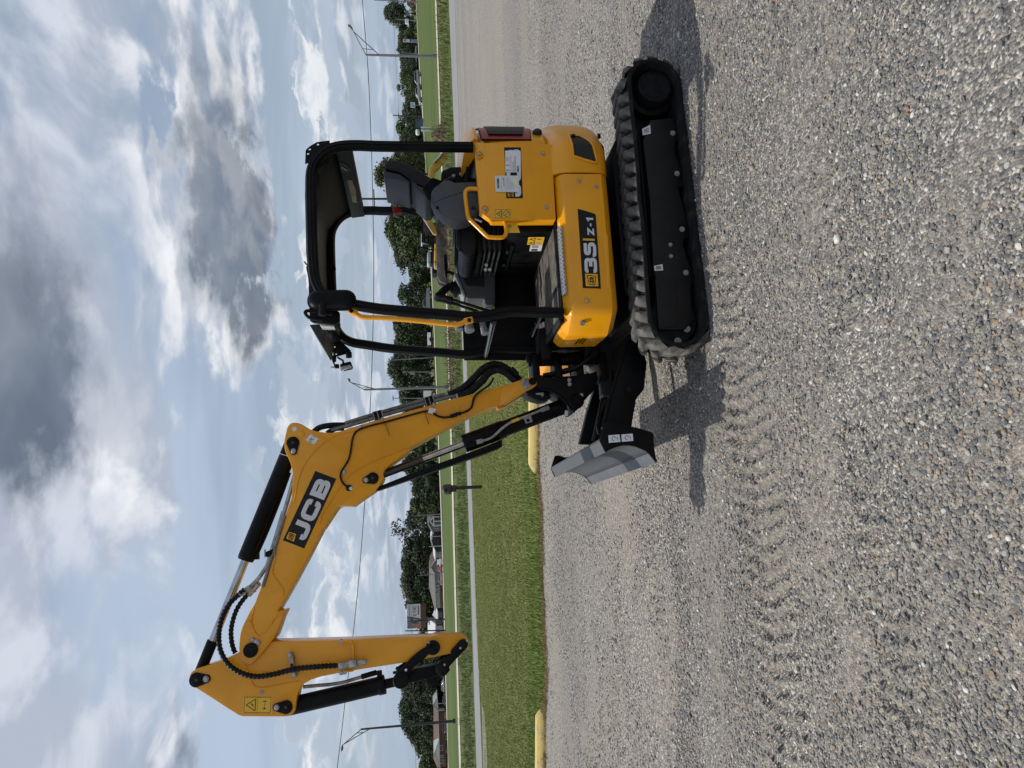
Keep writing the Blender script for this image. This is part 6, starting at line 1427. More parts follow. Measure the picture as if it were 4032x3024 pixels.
# ---------------------------------------------------------------- vehicles
tyre_m = mat('tyre', (.012, .012, .012), .8); rim_m = mat('rim', (.35, .35, .36), .35, metal=.7)
def car(loc, rz, col, label, prof='sedan', L=4.6, group='parked cars along the far road'):
    c = thing('parked_car', loc, label, 'car', rz, group); pm = mat('car_paint_%s' % label[:12], col, .25, coat=.6); h = L/2
    body = {'sedan': [(-h, .42), (-h+.05, .78), (-h+.5, .93), (-h+1.15, .95), (h-1.45, .92), (h-.35, .78), (h, .62), (h, .32), (-h, .30)],
            'hatch': [(-h, .45), (-h+.02, 1.0), (-h+.2, 1.05), (h-1.35, 1.0), (h-.25, .85), (h, .66), (h, .32), (-h, .32)],
            'pickup': [(-h, .5), (-h, 1.05), (-h+1.9, 1.08), (h-1.5, 1.08), (h-.15, .98), (h, .8), (h, .42), (-h, .42)]}[prof]
    cab = {'sedan': [(-h+.75, .93), (-h+1.35, 1.38), (-h+1.7, 1.44), (h-2.0, 1.42), (h-1.25, .92)], 'hatch': [(-h+.12, 1.0), (-h+.35, 1.52), (-h+.7, 1.6), (h-1.95, 1.56), (h-1.1, .98)], 'pickup': [(-h+1.95, 1.06), (-h+2.15, 1.7), (h-2.3, 1.74), (h-1.35, 1.06)]}[prof]
    MB().prism(body, -.88, .88).build('body', pm, c, .07, 3); MB().prism(cab, -.74, .74).build('cabin', pm, c, .06, 3)
    for s_ in (1, -1):
        a = [Vector(p) for p in cab]; cx_ = sum(p.x for p in a)/len(a); cz_ = sum(p.y for p in a)/len(a)
        MB().prism([(cx_+(p.x-cx_)*.84, cz_+.02+(p.y-cz_)*.72) for p in a], .735*s_, .752*s_).build('side_window', pane_m, c)
        for x in (-h+.85, h-.85):
            w = MB().lathe([(.18, 0), (.33, .02), (.34, .05), (.34, .17), (.18, .2)], (x, .72*s_, .34), (0, s_, 0), 18).build('wheel', tyre_m, c); MB().cyl((x, .90*s_, .34), (x, .925*s_, .34), .21, 14).build('rim', rim_m, w)
        MB().box((h-.06, .62*s_, .66), (.08, .34, .14)).build('headlight', trim_m, c, .02)
        MB().box((-h+.03, .66*s_, .75), (.06, .3, .14)).build('taillight', redm, c, .02)
    c.scale = (CS, CS, CS); return c
CS = 1.
def at(p, dz=0): return (p[0], p[1], tz(p[0], p[1])+dz)
car(at((66.026,164,0.297)), 0 if 0 else math.pi, (.34, .34, .36), 'silver sedan with dark windows parked across the far road')
car(at((69.86,166,0.281)), math.pi*.92, (.22, .225, .235), 'grey hatchback parked nose out beside the silver sedan', 'hatch', 4.2)
car(at((14.331,126,-0.269)), 0, (.13, .14, .15), 'dark grey pickup on the far road between the canopy front posts', 'pickup', 5.4)
CS = .6
car(at((-31.675,126,-0.377)), 1.9, (.16, .015, .02), 'red car in front of the brown roofed house', 'sedan', 3.9)
car(at((-30.812,127,-0.36)), 2.0, (.62, .63, .64), 'white car in front of the pale shed house', 'hatch', 4.2)
car(at((-34.932,133,-0.408)), .2, (.30, .26, .25), 'light brown car glinting in front of the long low house', 'sedan', 4.5)
car(at((-68.635,160,-0.585)), .2, (.05, .055, .06), 'black car beside the brick house gable', 'sedan', 4.6)
car(at((-65.481,160,-0.553)), -.2, (.25, .26, .27), 'grey van parked below the dipper linkage', 'hatch', 5.0)
car(at((-75.585,162,-0.358)), .1, (.04, .045, .05), 'dark suv in front of the brick house behind the lamp post', 'hatch', 4.7)
# semi trailer and box truck
q = [(-3.146,1.776),(-0.678,0.425)]; z0 = tz(q[0][0], 122)
tl_ = thing('semi_trailer', ((q[0][0]+q[1][0])/2, 122, z0), 'white semi trailer with red stripes behind the boom', 'trailer'); w_ = abs(q[1][0]-q[0][0])
tl_.scale = (1, 1, 1)
hz0, hz1 = q[1][1]-z0, q[0][1]-z0
MB().box((-1.5, 1.2, (hz0+hz1)/2), (w_+3, 2.4, hz1-hz0)).build('box', mat('trailer_white', (.62, .63, .64), .4), tl_, .04)
for k in range(2): MB().box((-1.5, -.012, hz0-.10-.22*k), (w_+3, .03, .12)).build('red_stripe', mat('stripe_red', (.35, .03, .03), .5), tl_)
MB().box((-1.5, 1.2, hz0-.18), (w_+3, 2.36, .36)).build('rail', trim_m, tl_)
for x in (.6, 1.7, -5): MB().lathe([(.25, 0), (.44, .02), (.45, .2), (.25, .24)], (x, .0, .46), (0, -1, 0), 18).build('wheel', tyre_m, tl_); MB().cyl((x, -.2, .46), (x, -.26, .46), .24, 12).build('rim', rim_m, tl_)
q = [(7.083,0.799),(9.221,0.227)]; z0 = tz(q[0][0], 124)
bt = thing('box_truck', ((q[0][0]+q[1][0])/2, 124, z0), 'white box truck on the far road seen between the canopy front posts', 'truck'); w_ = abs(q[1][0]-q[0][0]); b0, b1 = q[1][1]-z0, q[0][1]-z0
MB().box((0, 1.1, (b0+b1)/2), (w_, 2.2, b1-b0)).build('box', MATS['trailer_white'], bt, .04)
MB().box((-w_/2-.9, 1.1, (b0*.4+b1*.75)/1.15), (1.7, 2.0, b1*.62)).build('cab', mat('truck_cab', (.06, .065, .07), .4), bt, .15, 3)
MB().box((-.4, 1.1, b0-.15), (w_+2.4, 1.0, .25)).build('frame', black, bt)
for x in (-w_/2-.9, w_/2-1.2): MB().lathe([(.25, 0), (.42, .02), (.43, .2), (.25, .24)], (x, .1, .43), (0, -1, 0), 18).build('wheel', tyre_m, bt)

# ---------------------------------------------------------------- poles, lamps, signs, cables
galv = mat('galvanised', (.20, .205, .21), .5, metal=.5); woodp = mat('pole_wood', (.055, .042, .035), .9, nscale=4, ncol=(.04, .032, .028)); dksteel = mat('weathered_steel', (.055, .052, .05), .6, metal=.3)
def lamp(base, topz, arm, tip, r, label, m=galv):
    t = thing('street_lamp', base, label, 'street lamp', 0, 'cobra head street lamps along the highway'); b = Vector(base)
    H = topz-b.z; arm, tip = Vector(arm)-b, Vector(tip)-b
    MB().tube([(0, 0, -.1), (0, 0, H*.5), (0, 0, H)], [r, r*.8, r*.6], 12).build('pole', m, t, smooth=60)
    MB().cyl((0, 0, -.02), (0, 0, .25), r*1.5, 12).build('base', m, t)
    MB().tube([(0, 0, H), arm], r*.28, 8).build('arm', m, t, smooth=60); MB().tube([(0, 0, H-1.0), arm-(arm-Vector((0, 0, H)))*.06], r*.28, 8).build('arm_brace', m, t, smooth=60)
    MB().cyl(Vector((0, 0, H)).lerp(arm, .25), Vector((0, 0, H-1.0)).lerp(arm, .22), r*.2, 6).build('arm_tie', m, t)
    d = (tip-arm); MB().lathe([(.05, 0), (.11, d.length*.3), (.13, d.length*.7), (.05, d.length)], arm, d, 12).build('lamp_head', m, t); return t
def dl_(p): return (p[0], p[1], tz(p[0], p[1]))
B1 = (25.025,55.136); lamp((*B1, tz(*B1)), (25.076,55,5.286)[2], (26.8,55,6.203), (27.189,55,6.507), .12, 'tall grey street lamp standing in the grass near the car side of the photo')
lamp(at((-0.084,60,-0.194)), (-0.055,60,6.593)[2], (0.579,60,7.71), (0.872,60,7.822), .12, 'grey street lamp standing between the canopy and the boom hoses')
lamp(at((-36.889,80,-0.543)), (-36.876,80,9.625)[2], (-38.425,80,11.641), (-39.073,80,11.769), .16, 'street lamp with double braced arm beyond the dipper arm', dksteel)
lamp(at((23.914,92,-1.305)), (23.913,92,5.146)[2], (24.678,92,5.846), (24.869,92,5.997), .12, 'street lamp partly hidden behind the seat back')
def pole(base, top, r, label, m=woodp, cross=None, name='utility_pole'):
    b = Vector(base); t = thing(name, base, label, 'pole', 0, 'utility poles in the distance'); tp_ = Vector(top)-b
    MB().tube([(0, 0, -.1), tp_*.5, tp_], [r, r*.85, r*.7], 10).build('shaft', m, t, smooth=60)
    for cz_, w in (cross or []): MB().box((tp_.x, -.12, tp_.z-cz_), (w, .12, .14)).build('crossarm', m, t)
    return t
up = pole(at((24.495,95,-1.234)), (24.495,95,9.531), .17, 'brown utility pole with crossarm seen under the canopy roof', cross=[(2.2, 2.4)])
pole(at((63.788,172,0.178)), (63.994,172,6.867), .16, 'dark utility pole with crossarm and insulators behind the parked cars', cross=[(1.3, 1.2)])
pole(at((5.051,126,-0.537)), (4.749,126,7.065), .10, 'thin pole in front of the trees beside the canopy front post', galv)
pole(at((2.445,124,-0.473)), (2.654,124,5.251), .08, 'thin pole carrying a grey transformer box', galv)
q = (2.412,123.8,3.507); o = MB().cyl((0, 0, -.4), (0, 0, .4), .28, 14).build('transformer', galv, None); o.location = q; tag(o, 'small grey transformer mounted on a thin pole', 'transformer')
pole(at((-1.975,120,-0.315)), (-1.716,120,6.79), .09, 'slim pole with short tee top beside the semi trailer', galv, [(0.05, .8)])
pole(at((-41.639,130,-0.391)), (-41.553,130,5.863), .13, 'wooden pole in front of the billboard picture', woodp)
pole(at((-42.988,128,-0.332)), (-42.541,128,6.222), .13, 'dark pole beside the edge of the billboard', woodp)
pole(at((-22.272,127,-0.523)), (-22.407,127,4.096), .07, 'thin leaning pole in front of the evergreens and grey house', galv)
pole(at((-34.254,133,-0.585)), (-34.344,133,3.926), .07, 'thin lamp pole in front of the long low house', galv)
pole(at((108.021,215,0.649)), (108.319,215,6.328), .13, 'grey pole with white box among the far trees', galv)
pole(at((96.935,212,0.101)), (97.081,212,4.968), .09, 'thin far pole next to the pylon sign', galv)
pole(at((100.432,190,0.525)), (100.505,190,11.359), .16, 'grey steel pole at the photo edge by the red sign', galv)
q = (107.208,214,3.21); o = MB().box((0, 0, 0), (1.4, .6, 1.0)).build('signal_box', mat('box_white', (.7, .72, .74), .4), None, .1); o.location = q; tag(o, 'white box fixed to a pole among the far trees', 'box')
def cable(pts_, r, label):
    o = MB().tube(smooth_path(pts_, 4), r, 6).build('cable', mat('cable_black', (.02, .02, .021), .6), None, smooth=60); tag(o, label, 'cable', 'overhead cables'); return o
cable([(36.268,60,5.776),(31.708,60,5.734),(26.052,60,5.46),(19.268,60,5.384),(13.935,60,5.426),(8.894,60,5.521),(2.885,60,5.829),(-2.264,60,6.193),(-9.297,60,6.817),(-17.306,60,7.714),(-25.121,60,8.845),(-30.606,60,9.659),(-35.201,60,10.363)], .030, 'thick overhead cable running behind the canopy and the boom across the sky')
cable([(100.089,172,6.16),(79.186,172,5.864),(63.953,172,5.511),(49.309,172,5.67),(37.357,172,5.864)], .028, 'thin overhead wire running from the far utility pole above the cars')
cable([(-34.976,130,5.184),(-52.137,130,5.137),(-59.812,130,5.152),(-71.096,130,5.191)], .025, 'thin wire crossing in front of the trees behind the brick house')
cable([(24.495,95,7.369),(17.009,95,4.744),(12.369,95,3.256),(8.717,95,2.387)], .012, 'thin sagging wire seen inside the canopy opening')
# signs
def board_sign(name, label, cat, Y, q, col, posts, m2=None, th=.12):
    (x0, z1), (x1, z0) = q; x0, x1 = min(x0, x1), max(x0, x1); z0, z1 = min(z0, z1), max(z0, z1); xc = (x0+x1)/2; gb = tz(xc, Y)
    s_ = thing(name, (xc, Y, gb), label, cat); MB().box((0, 0, (z0+z1)/2-gb), (x1-x0, th, z1-z0)).build('panel', col, s_, .01, 1)
    for px_ in posts: MB().box((px_*(x1-x0)/2, th/2+.06, (z0-gb)/2+.2), (.10, .10, z0-gb+.4)).build('post', galv, s_)
    return s_, (x1-x0), z0-gb, z1-gb
bw = mat('board_white', (.55, .57, .58), .5)
s_, W_, a0, a1 = board_sign('pylon_sign', 'tall white and blue pylon sign in front of the far trees', 'sign', 214, [(101.16,4.496),(102.022,0.651)], bw, [])
MB().box((0, -.07, a0+(a1-a0)*.16), (W_, .04, (a1-a0)*.30)).build('blue_panel', mat('sign_blue', (.08, .16, .30), .5), s_); MB().box((0, -.07, a0+(a1-a0)*.42), (W_, .04, (a1-a0)*.16)).build('dark_panel', mat('sign_dark', (.05, .07, .09), .5), s_)
MB().tube([(math.cos(t)*W_*.26, -.10, a0+(a1-a0)*.86+math.sin(t)*W_*.26) for t in [k*math.pi/8 for k in range(16)]], W_*.08, 6, True).build('ring_emblem', decalblk, s_); MB().box((0, -.08, a0+(a1-a0)*.70), (W_*.7, .03, (a1-a0)*.03)).build('print_line', decalblk, s_)
MB().box((0, 0, a0/2), (W_*.8, .3, a0)).build('plinth', galv, s_)
s_, W_, a0, a1 = board_sign('red_sign', 'red sign with white lettering at the photo edge behind the grass', 'sign', 205, [(107.269,1.956),(110.495,0.935)], mat('sign_red', (.34, .02, .05), .5), [-.6, .6])
zc = (a0+a1)/2
font_text('CL', (-W_*.30, -.07, a0+(a1-a0)*.28), (W_*.5, 0, 0), (0, 0, (a1-a0)*.5), (0, -1, 0), 'sign_text', decalwht, s_, .004)
s_, W_, a0, a1 = board_sign('billboard_small', 'small grey billboard on two legs among the far trees', 'billboard', 208, [(105.873,3.456),(107.378,2.532)], mat('board_grey', (.17, .18, .18), .6), [-.8, .8])
s_, W_, a0, a1 = board_sign('shop_sign', 'white and teal shop sign on a post above the silver sedan', 'sign', 168, [(64.355,2.665),(65.586,1.628)], bw, [.0])
MB().prism([(-W_*.45, a0+.1), (-W_*.05, a0+.15), (W_*.1, a1-.2), (-W_*.4, a1-.3)], -.075, -.065).build('teal_print', mat('teal', (.10, .42, .36), .5), s_); MB().box((W_*.2, -.07, (a0+a1)/2), (W_*.2, .02, (a1-a0)*.3)).build('print_block', labelgrey, s_)
s_, W_, a0, a1 = board_sign('road_sign', 'grey back of a two panel road sign on a thin post in the grass', 'road sign', 58, [(20.328,1.329),(20.708,0.944)], mat('sign_aluminium', (.74, .75, .77), .5), [], None, .02)
q = [(20.366,0.945),(20.677,0.656)]; MB().box((0, 0, (q[0][1]+q[1][1])/2-tz(s_.location.x, 58)), (abs(q[0][0]-q[1][0]), .02, abs(q[0][1]-q[1][1]))).build('panel', MATS['sign_aluminium'], s_); MB().box((0, -.03, a1*.5), (.05, .05, a1)).build('post', dksteel, s_)
s_, W_, a0, a1 = board_sign('street_sign', 'green street name sign beside the parked excavator counterweight', 'sign', 120, [(19.629,1.733),(20.051,1.227)], mat('sign_green', (.04, .22, .12), .5), [0.]); MB().box((0, -.07, (a0+a1)/2), (W_*.6, .02, (a1-a0)*.3)).build('print_line', decalwht, s_)
# big billboard
bbq = [(-43.311,6.047),(-43.427,3.717),(-48.103,3.905),(-47.946,6.428)]
gb = tz(bbq[0][0], 146); bx = sum(p[0] for p in bbq)/4
bbd = thing('billboard', (bx, 146, gb), 'large roadside billboard reading 40 YEARS on a single post', 'billboard')
Q = [(p[0]-bx, p[1]-gb) for p in bbq]; Q = [Q[1], Q[0], Q[3], Q[2]]
x0, x1 = min(p[0] for p in Q), max(p[0] for p in Q); z0, z1 = min(p[1] for p in Q), max(p[1] for p in Q)
MB().box(((x0+x1)/2, 0, (z0+z1)/2), (x1-x0, .25, z1-z0)).build('panel', bw, bbd); MB().box(((x0+x1)/2, .1, z0-.55), (x1-x0, .6, 1.0)).build('skirt', mat('skirt_brown', (.09, .04, .03), .7), bbd)
dkx = abs((-48.07,4.711)[0]-(-49.181,4.746)[0]); MB()._add([(x0, 0, z0), (x0-dkx, 3.5, z0+.1), (x0-dkx, 3.5, z1), (x0, 0, z1), (x0, .3, z0), (x0-dkx, 3.8, z0), (x0-dkx, 3.8, z1), (x0, .3, z1)], [(0, 1, 2, 3), (4, 7, 6, 5), (0, 4, 5, 1), (3, 2, 6, 7), (1, 5, 6, 2), (0, 3, 7, 4)]).build('return_panel', black, bbd)
MB().cyl((x0+2.2, .8, 0), (x0+2.2, .8, z0), .45, 16).build('post', black, bbd)
hw, hh = x1-x0, z1-z0
font_text('40 YEARS!', (x0+hw*.50, -.13, z0+hh*.30), (hw*.44, 0, 0), (0, 0, hh*.30), (0, -1, 0), 'billboard_text', decalblk, bbd, .01)
for v, u1 in ((.82, .95),): MB().box((x0+hw*.73, -.135, z0+hh*v), (hw*.42, .01, hh*.10)).build('print_line', labelgrey, bbd)
MB().box((x0+hw*.74, -.135, z0+hh*.15), (hw*.38, .01, hh*.10)).build('print_band', mat('band_red', (.30, .10, .11), .6), bbd)
MB().prism([(x0, z0), (x0+hw*.36, z0), (x0+hw*.47, z1*.55+z0*.45), (x0+hw*.48, z1), (x0, z1)], -.14, -.13).build('picture', mat('picture_grey', (.24, .27, .26), .6, nscale=1.2, ncol=(.10, .11, .11)), bbd)
MB().prism([(x0+hw*.03, z0+.15), (x0+hw*.17, z0+.12), (x0+hw*.18, z0+hh*.50), (x0+hw*.08, z0+hh*.60), (x0+hw*.03, z0+hh*.4)], -.15, -.14).build('picture_shape', mat('picture_orange', (.42, .13, .07), .6), bbd)
MB().prism([(x0+hw*.20, z0+hh*.3), (x0+hw*.27, z0+hh*.3), (x0+hw*.26, z0+hh*.6), (x0+hw*.21, z0+hh*.6)], -.15, -.14).build('picture_shape', mat('picture_dark', (.03, .035, .06), .6), bbd)
MB().tube([(x0+hw*.485, -.14, z1), (x0+hw*.45, -.14, z0+hh*.6), (x0+hw*.36, -.14, z0)], .12, 6).build('picture_edge', mat('edge_brown', (.10, .04, .03), .6), bbd)
# mailbox-like post lamp in the verge
B_ = (-3.354,23.953); mt = Vector((*B_, tz(*B_)))
mbx = thing('post_lamp', mt, 'weathered wooden post with a round topped bronze housing standing in the grass', 'post lamp')
hd2 = (-3.474,24.2,1.298); hx = Vector(hd2)-mt; H_ = hx.z*24.2/24.2; k_ = B_[1]/24.2
q = [Vector(p)-mt for p in [(-3.389,24.2,0.018), (-3.413,24.2,0.94), (-3.459,24.2,1.307)]]
sc_ = B_[1]/24.2
zt, zh = 1.80-(1.80-(-3.459,24.2,1.307)[2])*sc_-mt.z, 1.80-(1.80-(-3.421,24.2,0.958)[2])*sc_-mt.z
MB().box((-.02, 0, zh/2), (.10, .10, zh)).build('post', mat('old_timber', (.060, .050, .040), .9, nscale=9, ncol=(.04, .034, .028), bump=.3, bscale=30), mbx, .008)
MB().box((-.03, 0, zh-.06), (.20, .20, .16)).build('collar', mat('bronze', (.06, .048, .036), .55, metal=.3), mbx, .01)
MB().lathe([(.10, 0), (.165, .02), (.17, .10), (.17, (zt-zh)*.62), (.15, (zt-zh)*.80), (.09, (zt-zh)*.94), (.02, zt-zh)], (-.05, 0, zh), (0, 0, 1), 24).build('housing', MATS['bronze'], mbx, .004)
MB().cyl((-.05, -.155, zh+.20), (-.05, -.172, zh+.20), .06, 14).build('lens', dgreyplas, mbx)

# ---------------------------------------------------------------- second excavator parked beyond the path
EY = 43
def J(s): return s
ex2 = thing('parked_excavator', at(((7.725,43,0.2))), 'large yellow excavator with closed cab parked beyond the asphalt path', 'excavator')
ox, oz = ex2.location.x, ex2.location.z
def q2(l): return [(p[0]-ox, p[1]-oz) for p in l]
y2 = mat('old_yellow', (.62, .33, .03), .5, nscale=2, ncol=(.5, .27, .03))
MB().prism(q2([(8.501,0.866),(7.178,0.953),(6.947,0.945),(6.894,0.411),(8.851,0.349),(8.853,0.549),(8.529,0.574)]), 0, 2.4).build('counterweight_body', y2, ex2, .08, 3)
for (a, b_) in ((1065, 1068), (1175, 1178), (1425, 1428)): pass
for yy_ in [(8.444,0.638),(8.111,0.649),(7.344,0.672)]: MB().box((yy_[0]-ox, -.01, yy_[1]-oz), (.03, .03, 1.2)).build('panel_gap', decalblk, ex2)
MB().prism(q2([(7.13,0.91),(7.127,0.681),(6.912,0.688),(6.931,0.917)]), -.03, -.01).build('sticker', white, ex2); MB().prism(q2([(7.127,0.651),(7.124,0.406),(6.909,0.413),(6.912,0.658)]), -.03, -.01).build('sticker', mat('sticker_grey', (.45, .42, .42), .6), ex2)
cabp = q2([(9.888,1.556),(8.537,1.598),(8.521,1.477),(8.409,0.961),(8.501,0.897),(8.963,0.898),(9.826,1.329)])
MB().prism(cabp, .1, 1.2).build('cab', mat('cab_glass', (.02, .024, .028), .15), ex2, .03)
cf2 = MB()
for l in ([(8.567,1.582),(8.424,0.96)], [(8.782,1.545),(8.84,0.901)], [(9.888,1.541),(8.537,1.583)], [(9.12,1.458),(8.536,1.461)], [(8.843,1.467),(8.84,0.932)], [(9.057,1.2),(8.534,1.217)]):
    a, b_ = q2(l); cf2.tube([(a[0], .08, a[1]), (b_[0], .08, b_[1])], .045, 6)
cf2.build('cab_frame', black, ex2)
MB().prism(q2([(9.075,1.642),(8.522,1.66),(8.521,1.589),(9.074,1.572)]), .1, 1.3).build('cab_roof', mat('cab_white', (.6, .62, .62), .5), ex2, .02)
MB().prism(q2([(8.87,0.885),(8.899,0.563),(8.545,0.574),(8.485,0.867),(8.655,0.907)]), -.02, 1.0).build('tank', dgreyplas, ex2, .03)
MB().prism(q2([(8.057,1.232),(7.951,1.311),(7.367,1.33),(7.304,1.255),(7.364,1.1),(8.072,1.078)]), .5, 1.9).build('engine_stack', mat('silver_hood', (.40, .44, .44), .45), ex2, .06)
MB().prism(q2([(8.056,1.079),(8.055,0.92),(7.362,0.941),(7.364,1.1)]), .5, 1.9).build('engine_base', black, ex2, .03)
MB().tube([(p[0], .3, p[1]) for p in q2([(8.409,0.945),(8.413,1.526),(8.352,1.558),(8.168,1.564),(8.137,1.504),(8.132,0.954)])], .04, 6).build('hand_rail', dgreyplas, ex2)
bm2 = MB().prism(q2([(9.964,1.478),(9.963,1.326),(9.795,1.12),(9.52,0.886),(8.878,0.694),(8.833,0.816),(9.093,1.021),(9.521,1.249)]), -.6, -.2).build('boom', y2, ex2, .03)
MB().tube([(p[0], -.62, p[1]) for p in q2([(9.918,1.554),(9.369,1.224),(8.834,0.907)])], .05, 6).build('boom_pipe', mat('pipe_grey', (.4, .4, .38), .5), ex2)
MB().prism(q2([(9.906,1.595),(13.026,0.892),(13.135,0.639),(12.885,0.432),(12.525,0.551),(12.524,0.801),(9.834,1.384)]) if 0 else q2([(9.977,1.486),(12.666,1.046),(13.062,0.82),(13.029,0.285),(12.777,0.436),(12.524,0.73),(9.905,1.168)]), -.55, -.25).build('dipper', y2, ex2, .03)
MB().prism(q2([(13.062,0.82),(13.64,0.337),(13.713,0.156),(13.643,-0.129),(13.428,-0.194),(13.03,0.213),(12.813,0.435),(12.847,0.719)]), -.5, -.3).build('dipper_end', y2, ex2, .03)
MB().tube([(p[0], -.58, p[1]) for p in q2([(13.067,0.75),(13.32,0.492),(13.609,0.234)])], .07, 8).build('bucket_cylinder', chrome, ex2)
for p in ((0, .2), (0, 1.9)):
    q = q2([(8.65,0.171),(6.923,0.225)]); xa, xb = q[1][0]-.6, q[0][0]+1.6
    pr = [(xa, .1), (xa-.25, .35), (xa-.1, .75), (xa+.2, .85), (xb-.2, .85), (xb+.1, .75), (xb+.25, .35), (xb, .1), (xb-.3, 0), (xa+.3, 0)]
    MB().prism(pr, p[1]-.3, p[1]+.3).build('crawler_track', mat('crawler_steel', (.06, .055, .05), .7, nscale=5, ncol=(.1, .085, .07)), ex2, .03)
MB().box((.5, 1.1, .95), (3.0, 1.8, .3)).build('undercarriage', black, ex2, .03)

# ---------------------------------------------------------------- brush heaps and weeds
def mound(name, c, r, h, m, seed, label, cat):
    rng = random.Random(seed); n = 26; v = []; f = []
    for j in range(9):
        t = j/8
        for i in range(n):
            a = 6.283*i/n; rr = (1-t)*(1+.18*rng.uniform(-1, 1)); x, y = c[0]+r[0]*rr*math.cos(a), c[1]+r[1]*rr*math.sin(a)
            v.append((x, y, tz(x, y)-.05+h*(math.sin(t*1.57)**.8)*(1+.25*rng.uniform(-1, 1))))
    for j in range(8):
        for i in range(n): f.append((j*n+i, j*n+(i+1) % n, (j+1)*n+(i+1) % n, (j+1)*n+i))
    me = bpy.data.meshes.new(name); me.from_pydata(v, [], f); me.materials.append(m)
    o = bpy.data.objects.new(name, me); COL.objects.link(o)
    st = MB()
    for k in range(int(160*r[0]*r[1]**.3)):
        a = rng.uniform(0, 6.283); q = math.sqrt(rng.random()); x, y = c[0]+r[0]*q*math.cos(a), c[1]+r[1]*q*math.sin(a); z = tz(x, y)+h*(1-q*q)*rng.uniform(.4, 1)
        L = rng.uniform(.25, .8); b = rng.uniform(0, 6.283); e = rng.uniform(-.2, 1.1)
        p1 = (x+L*math.cos(b)*math.cos(e), y+L*math.sin(b)*math.cos(e), z+L*math.sin(e)); st.tube([(x, y, z), p1], [.018, .006], 3)
    s_ = st.build('twigs', mat('dead_twigs', (.13, .095, .06), .9, nscale=3, ncol=(.06, .045, .03)), o, smooth=0); s_['kind'] = 'stuff'
    tag(o, label, cat, 'heaps of cut brush beyond the path'); return o
p = (14.649,42.43); mound('brush_heap', p, (.75, .6), .8, dirt_m, 3, 'dark brush heap beside the path near the rear canopy post', 'brush heap')
p = (7.825,41.582); mound('brush_heap', p, (4.0, .8), .26, dirt_m, 4, 'long dark brush heap below the parked excavator', 'brush heap')
p = (0.821,44.794); mound('brush_heap', (p[0]+.5, p[1]), (4.3, .9), .30, dirt_m, 5, 'low dry brush heap between path and road beside the boom hoses', 'brush heap')

# ---------------------------------------------------------------- scatter by geometry nodes (grass, weeds, pebbles)
def proto_collection(name, meshes):
    c = bpy.data.collections.new(name)
    for i, me in enumerate(meshes): c.objects.link(bpy.data.objects.new('%s_%d' % (name, i), me))
    return c
def scatter(name, pts_, rot, scl, coll, label, cat=None):
    n = len(pts_); me = bpy.data.meshes.new(name); me.vertices.add(n); me.vertices.foreach_set('co', np.asarray(pts_, np.float32).ravel())
    for an, arr, ty in (('rot', rot, 'FLOAT_VECTOR'), ('scl', scl, 'FLOAT_VECTOR')):
        a = me.attributes.new(an, ty, 'POINT'); a.data.foreach_set('vector', np.asarray(arr, np.float32).ravel())
    o = bpy.data.objects.new(name, me); COL.objects.link(o); tag(o, label, cat, None, 'stuff')
    ng = bpy.data.node_groups.new(name, 'GeometryNodeTree'); ng.interface.new_socket('Geometry', in_out='INPUT', socket_type='NodeSocketGeometry'); ng.interface.new_socket('Geometry', in_out='OUTPUT', socket_type='NodeSocketGeometry')
    nd, lk = ng.nodes, ng.links; gi = nd.new('NodeGroupInput'); go = nd.new('NodeGroupOutput')
    ci = nd.new('GeometryNodeCollectionInfo'); ci.inputs['Collection'].default_value = coll; ci.inputs['Separate Children'].default_value = True; ci.inputs['Reset Children'].default_value = True
    io = nd.new('GeometryNodeInstanceOnPoints'); io.inputs['Pick Instance'].default_value = True
    def attr(an):
        a = nd.new('GeometryNodeInputNamedAttribute'); a.data_type = 'FLOAT_VECTOR'; a.inputs['Name'].default_value = an; return a.outputs['Attribute']
    lk.new(gi.outputs[0], io.inputs['Points']); lk.new(ci.outputs[0], io.inputs['Instance']); e2r = nd.new('FunctionNodeEulerToRotation'); lk.new(attr('rot'), e2r.inputs[0]); lk.new(e2r.outputs[0], io.inputs['Rotation']); lk.new(attr('scl'), io.inputs['Scale'])
    ri = nd.new('FunctionNodeRandomValue'); ri.data_type = 'INT'; ri.inputs[4].default_value = 0; ri.inputs[5].default_value = max(0, len(coll.objects)-1)
    lk.new(ri.outputs[2], io.inputs['Instance Index']); lk.new(io.outputs[0], go.inputs[0])
    md = o.modifiers.new('scatter', 'NODES'); md.node_group = ng; return o
def blade_mat(name, lo, hi):
    m = bpy.data.materials.new(name); m.use_nodes = True; nt = N(m.node_tree); p = m.node_tree.nodes['Principled BSDF']
    g = nt.add('ShaderNodeNewGeometry').outputs['Random Per Island']; r_ = nt.add('ShaderNodeObjectInfo').outputs['Random']
    c = nt.mix(nt.math('MULTIPLY', nt.math('ADD', g, r_), .5), lo, hi); nt.l.new(c, p.inputs['Base Color']); p.inputs['Roughness'].default_value = .6; p.inputs['Specular IOR Level'].default_value = .3
    return m
def tuft(seed, n, h, spread, w, m, lean=.5):
    rd = random.Random(seed); b = MB()
    for k in range(n):
        a = rd.uniform(0, 6.283); r_ = spread*math.sqrt(rd.random()); x, y = r_*math.cos(a), r_*math.sin(a); L = h*rd.uniform(.5, 1.1); d = rd.uniform(0, 6.283); q = lean*rd.uniform(.2, 1)*L
        ux, uy = -math.sin(d)*w/2, math.cos(d)*w/2; mx, my = x+math.cos(d)*q*.35, y+math.sin(d)*q*.35; tx, ty = x+math.cos(d)*q, y+math.sin(d)*q
        b._add([(x-ux, y-uy, -.01), (x+ux, y+uy, -.01), (mx+ux*.7, my+uy*.7, L*.6), (mx-ux*.7, my-uy*.7, L*.6), (tx, ty, L)], [(0, 1, 2, 3), (3, 2, 4)])
    return b.mesh('tuft', m, smooth=0)
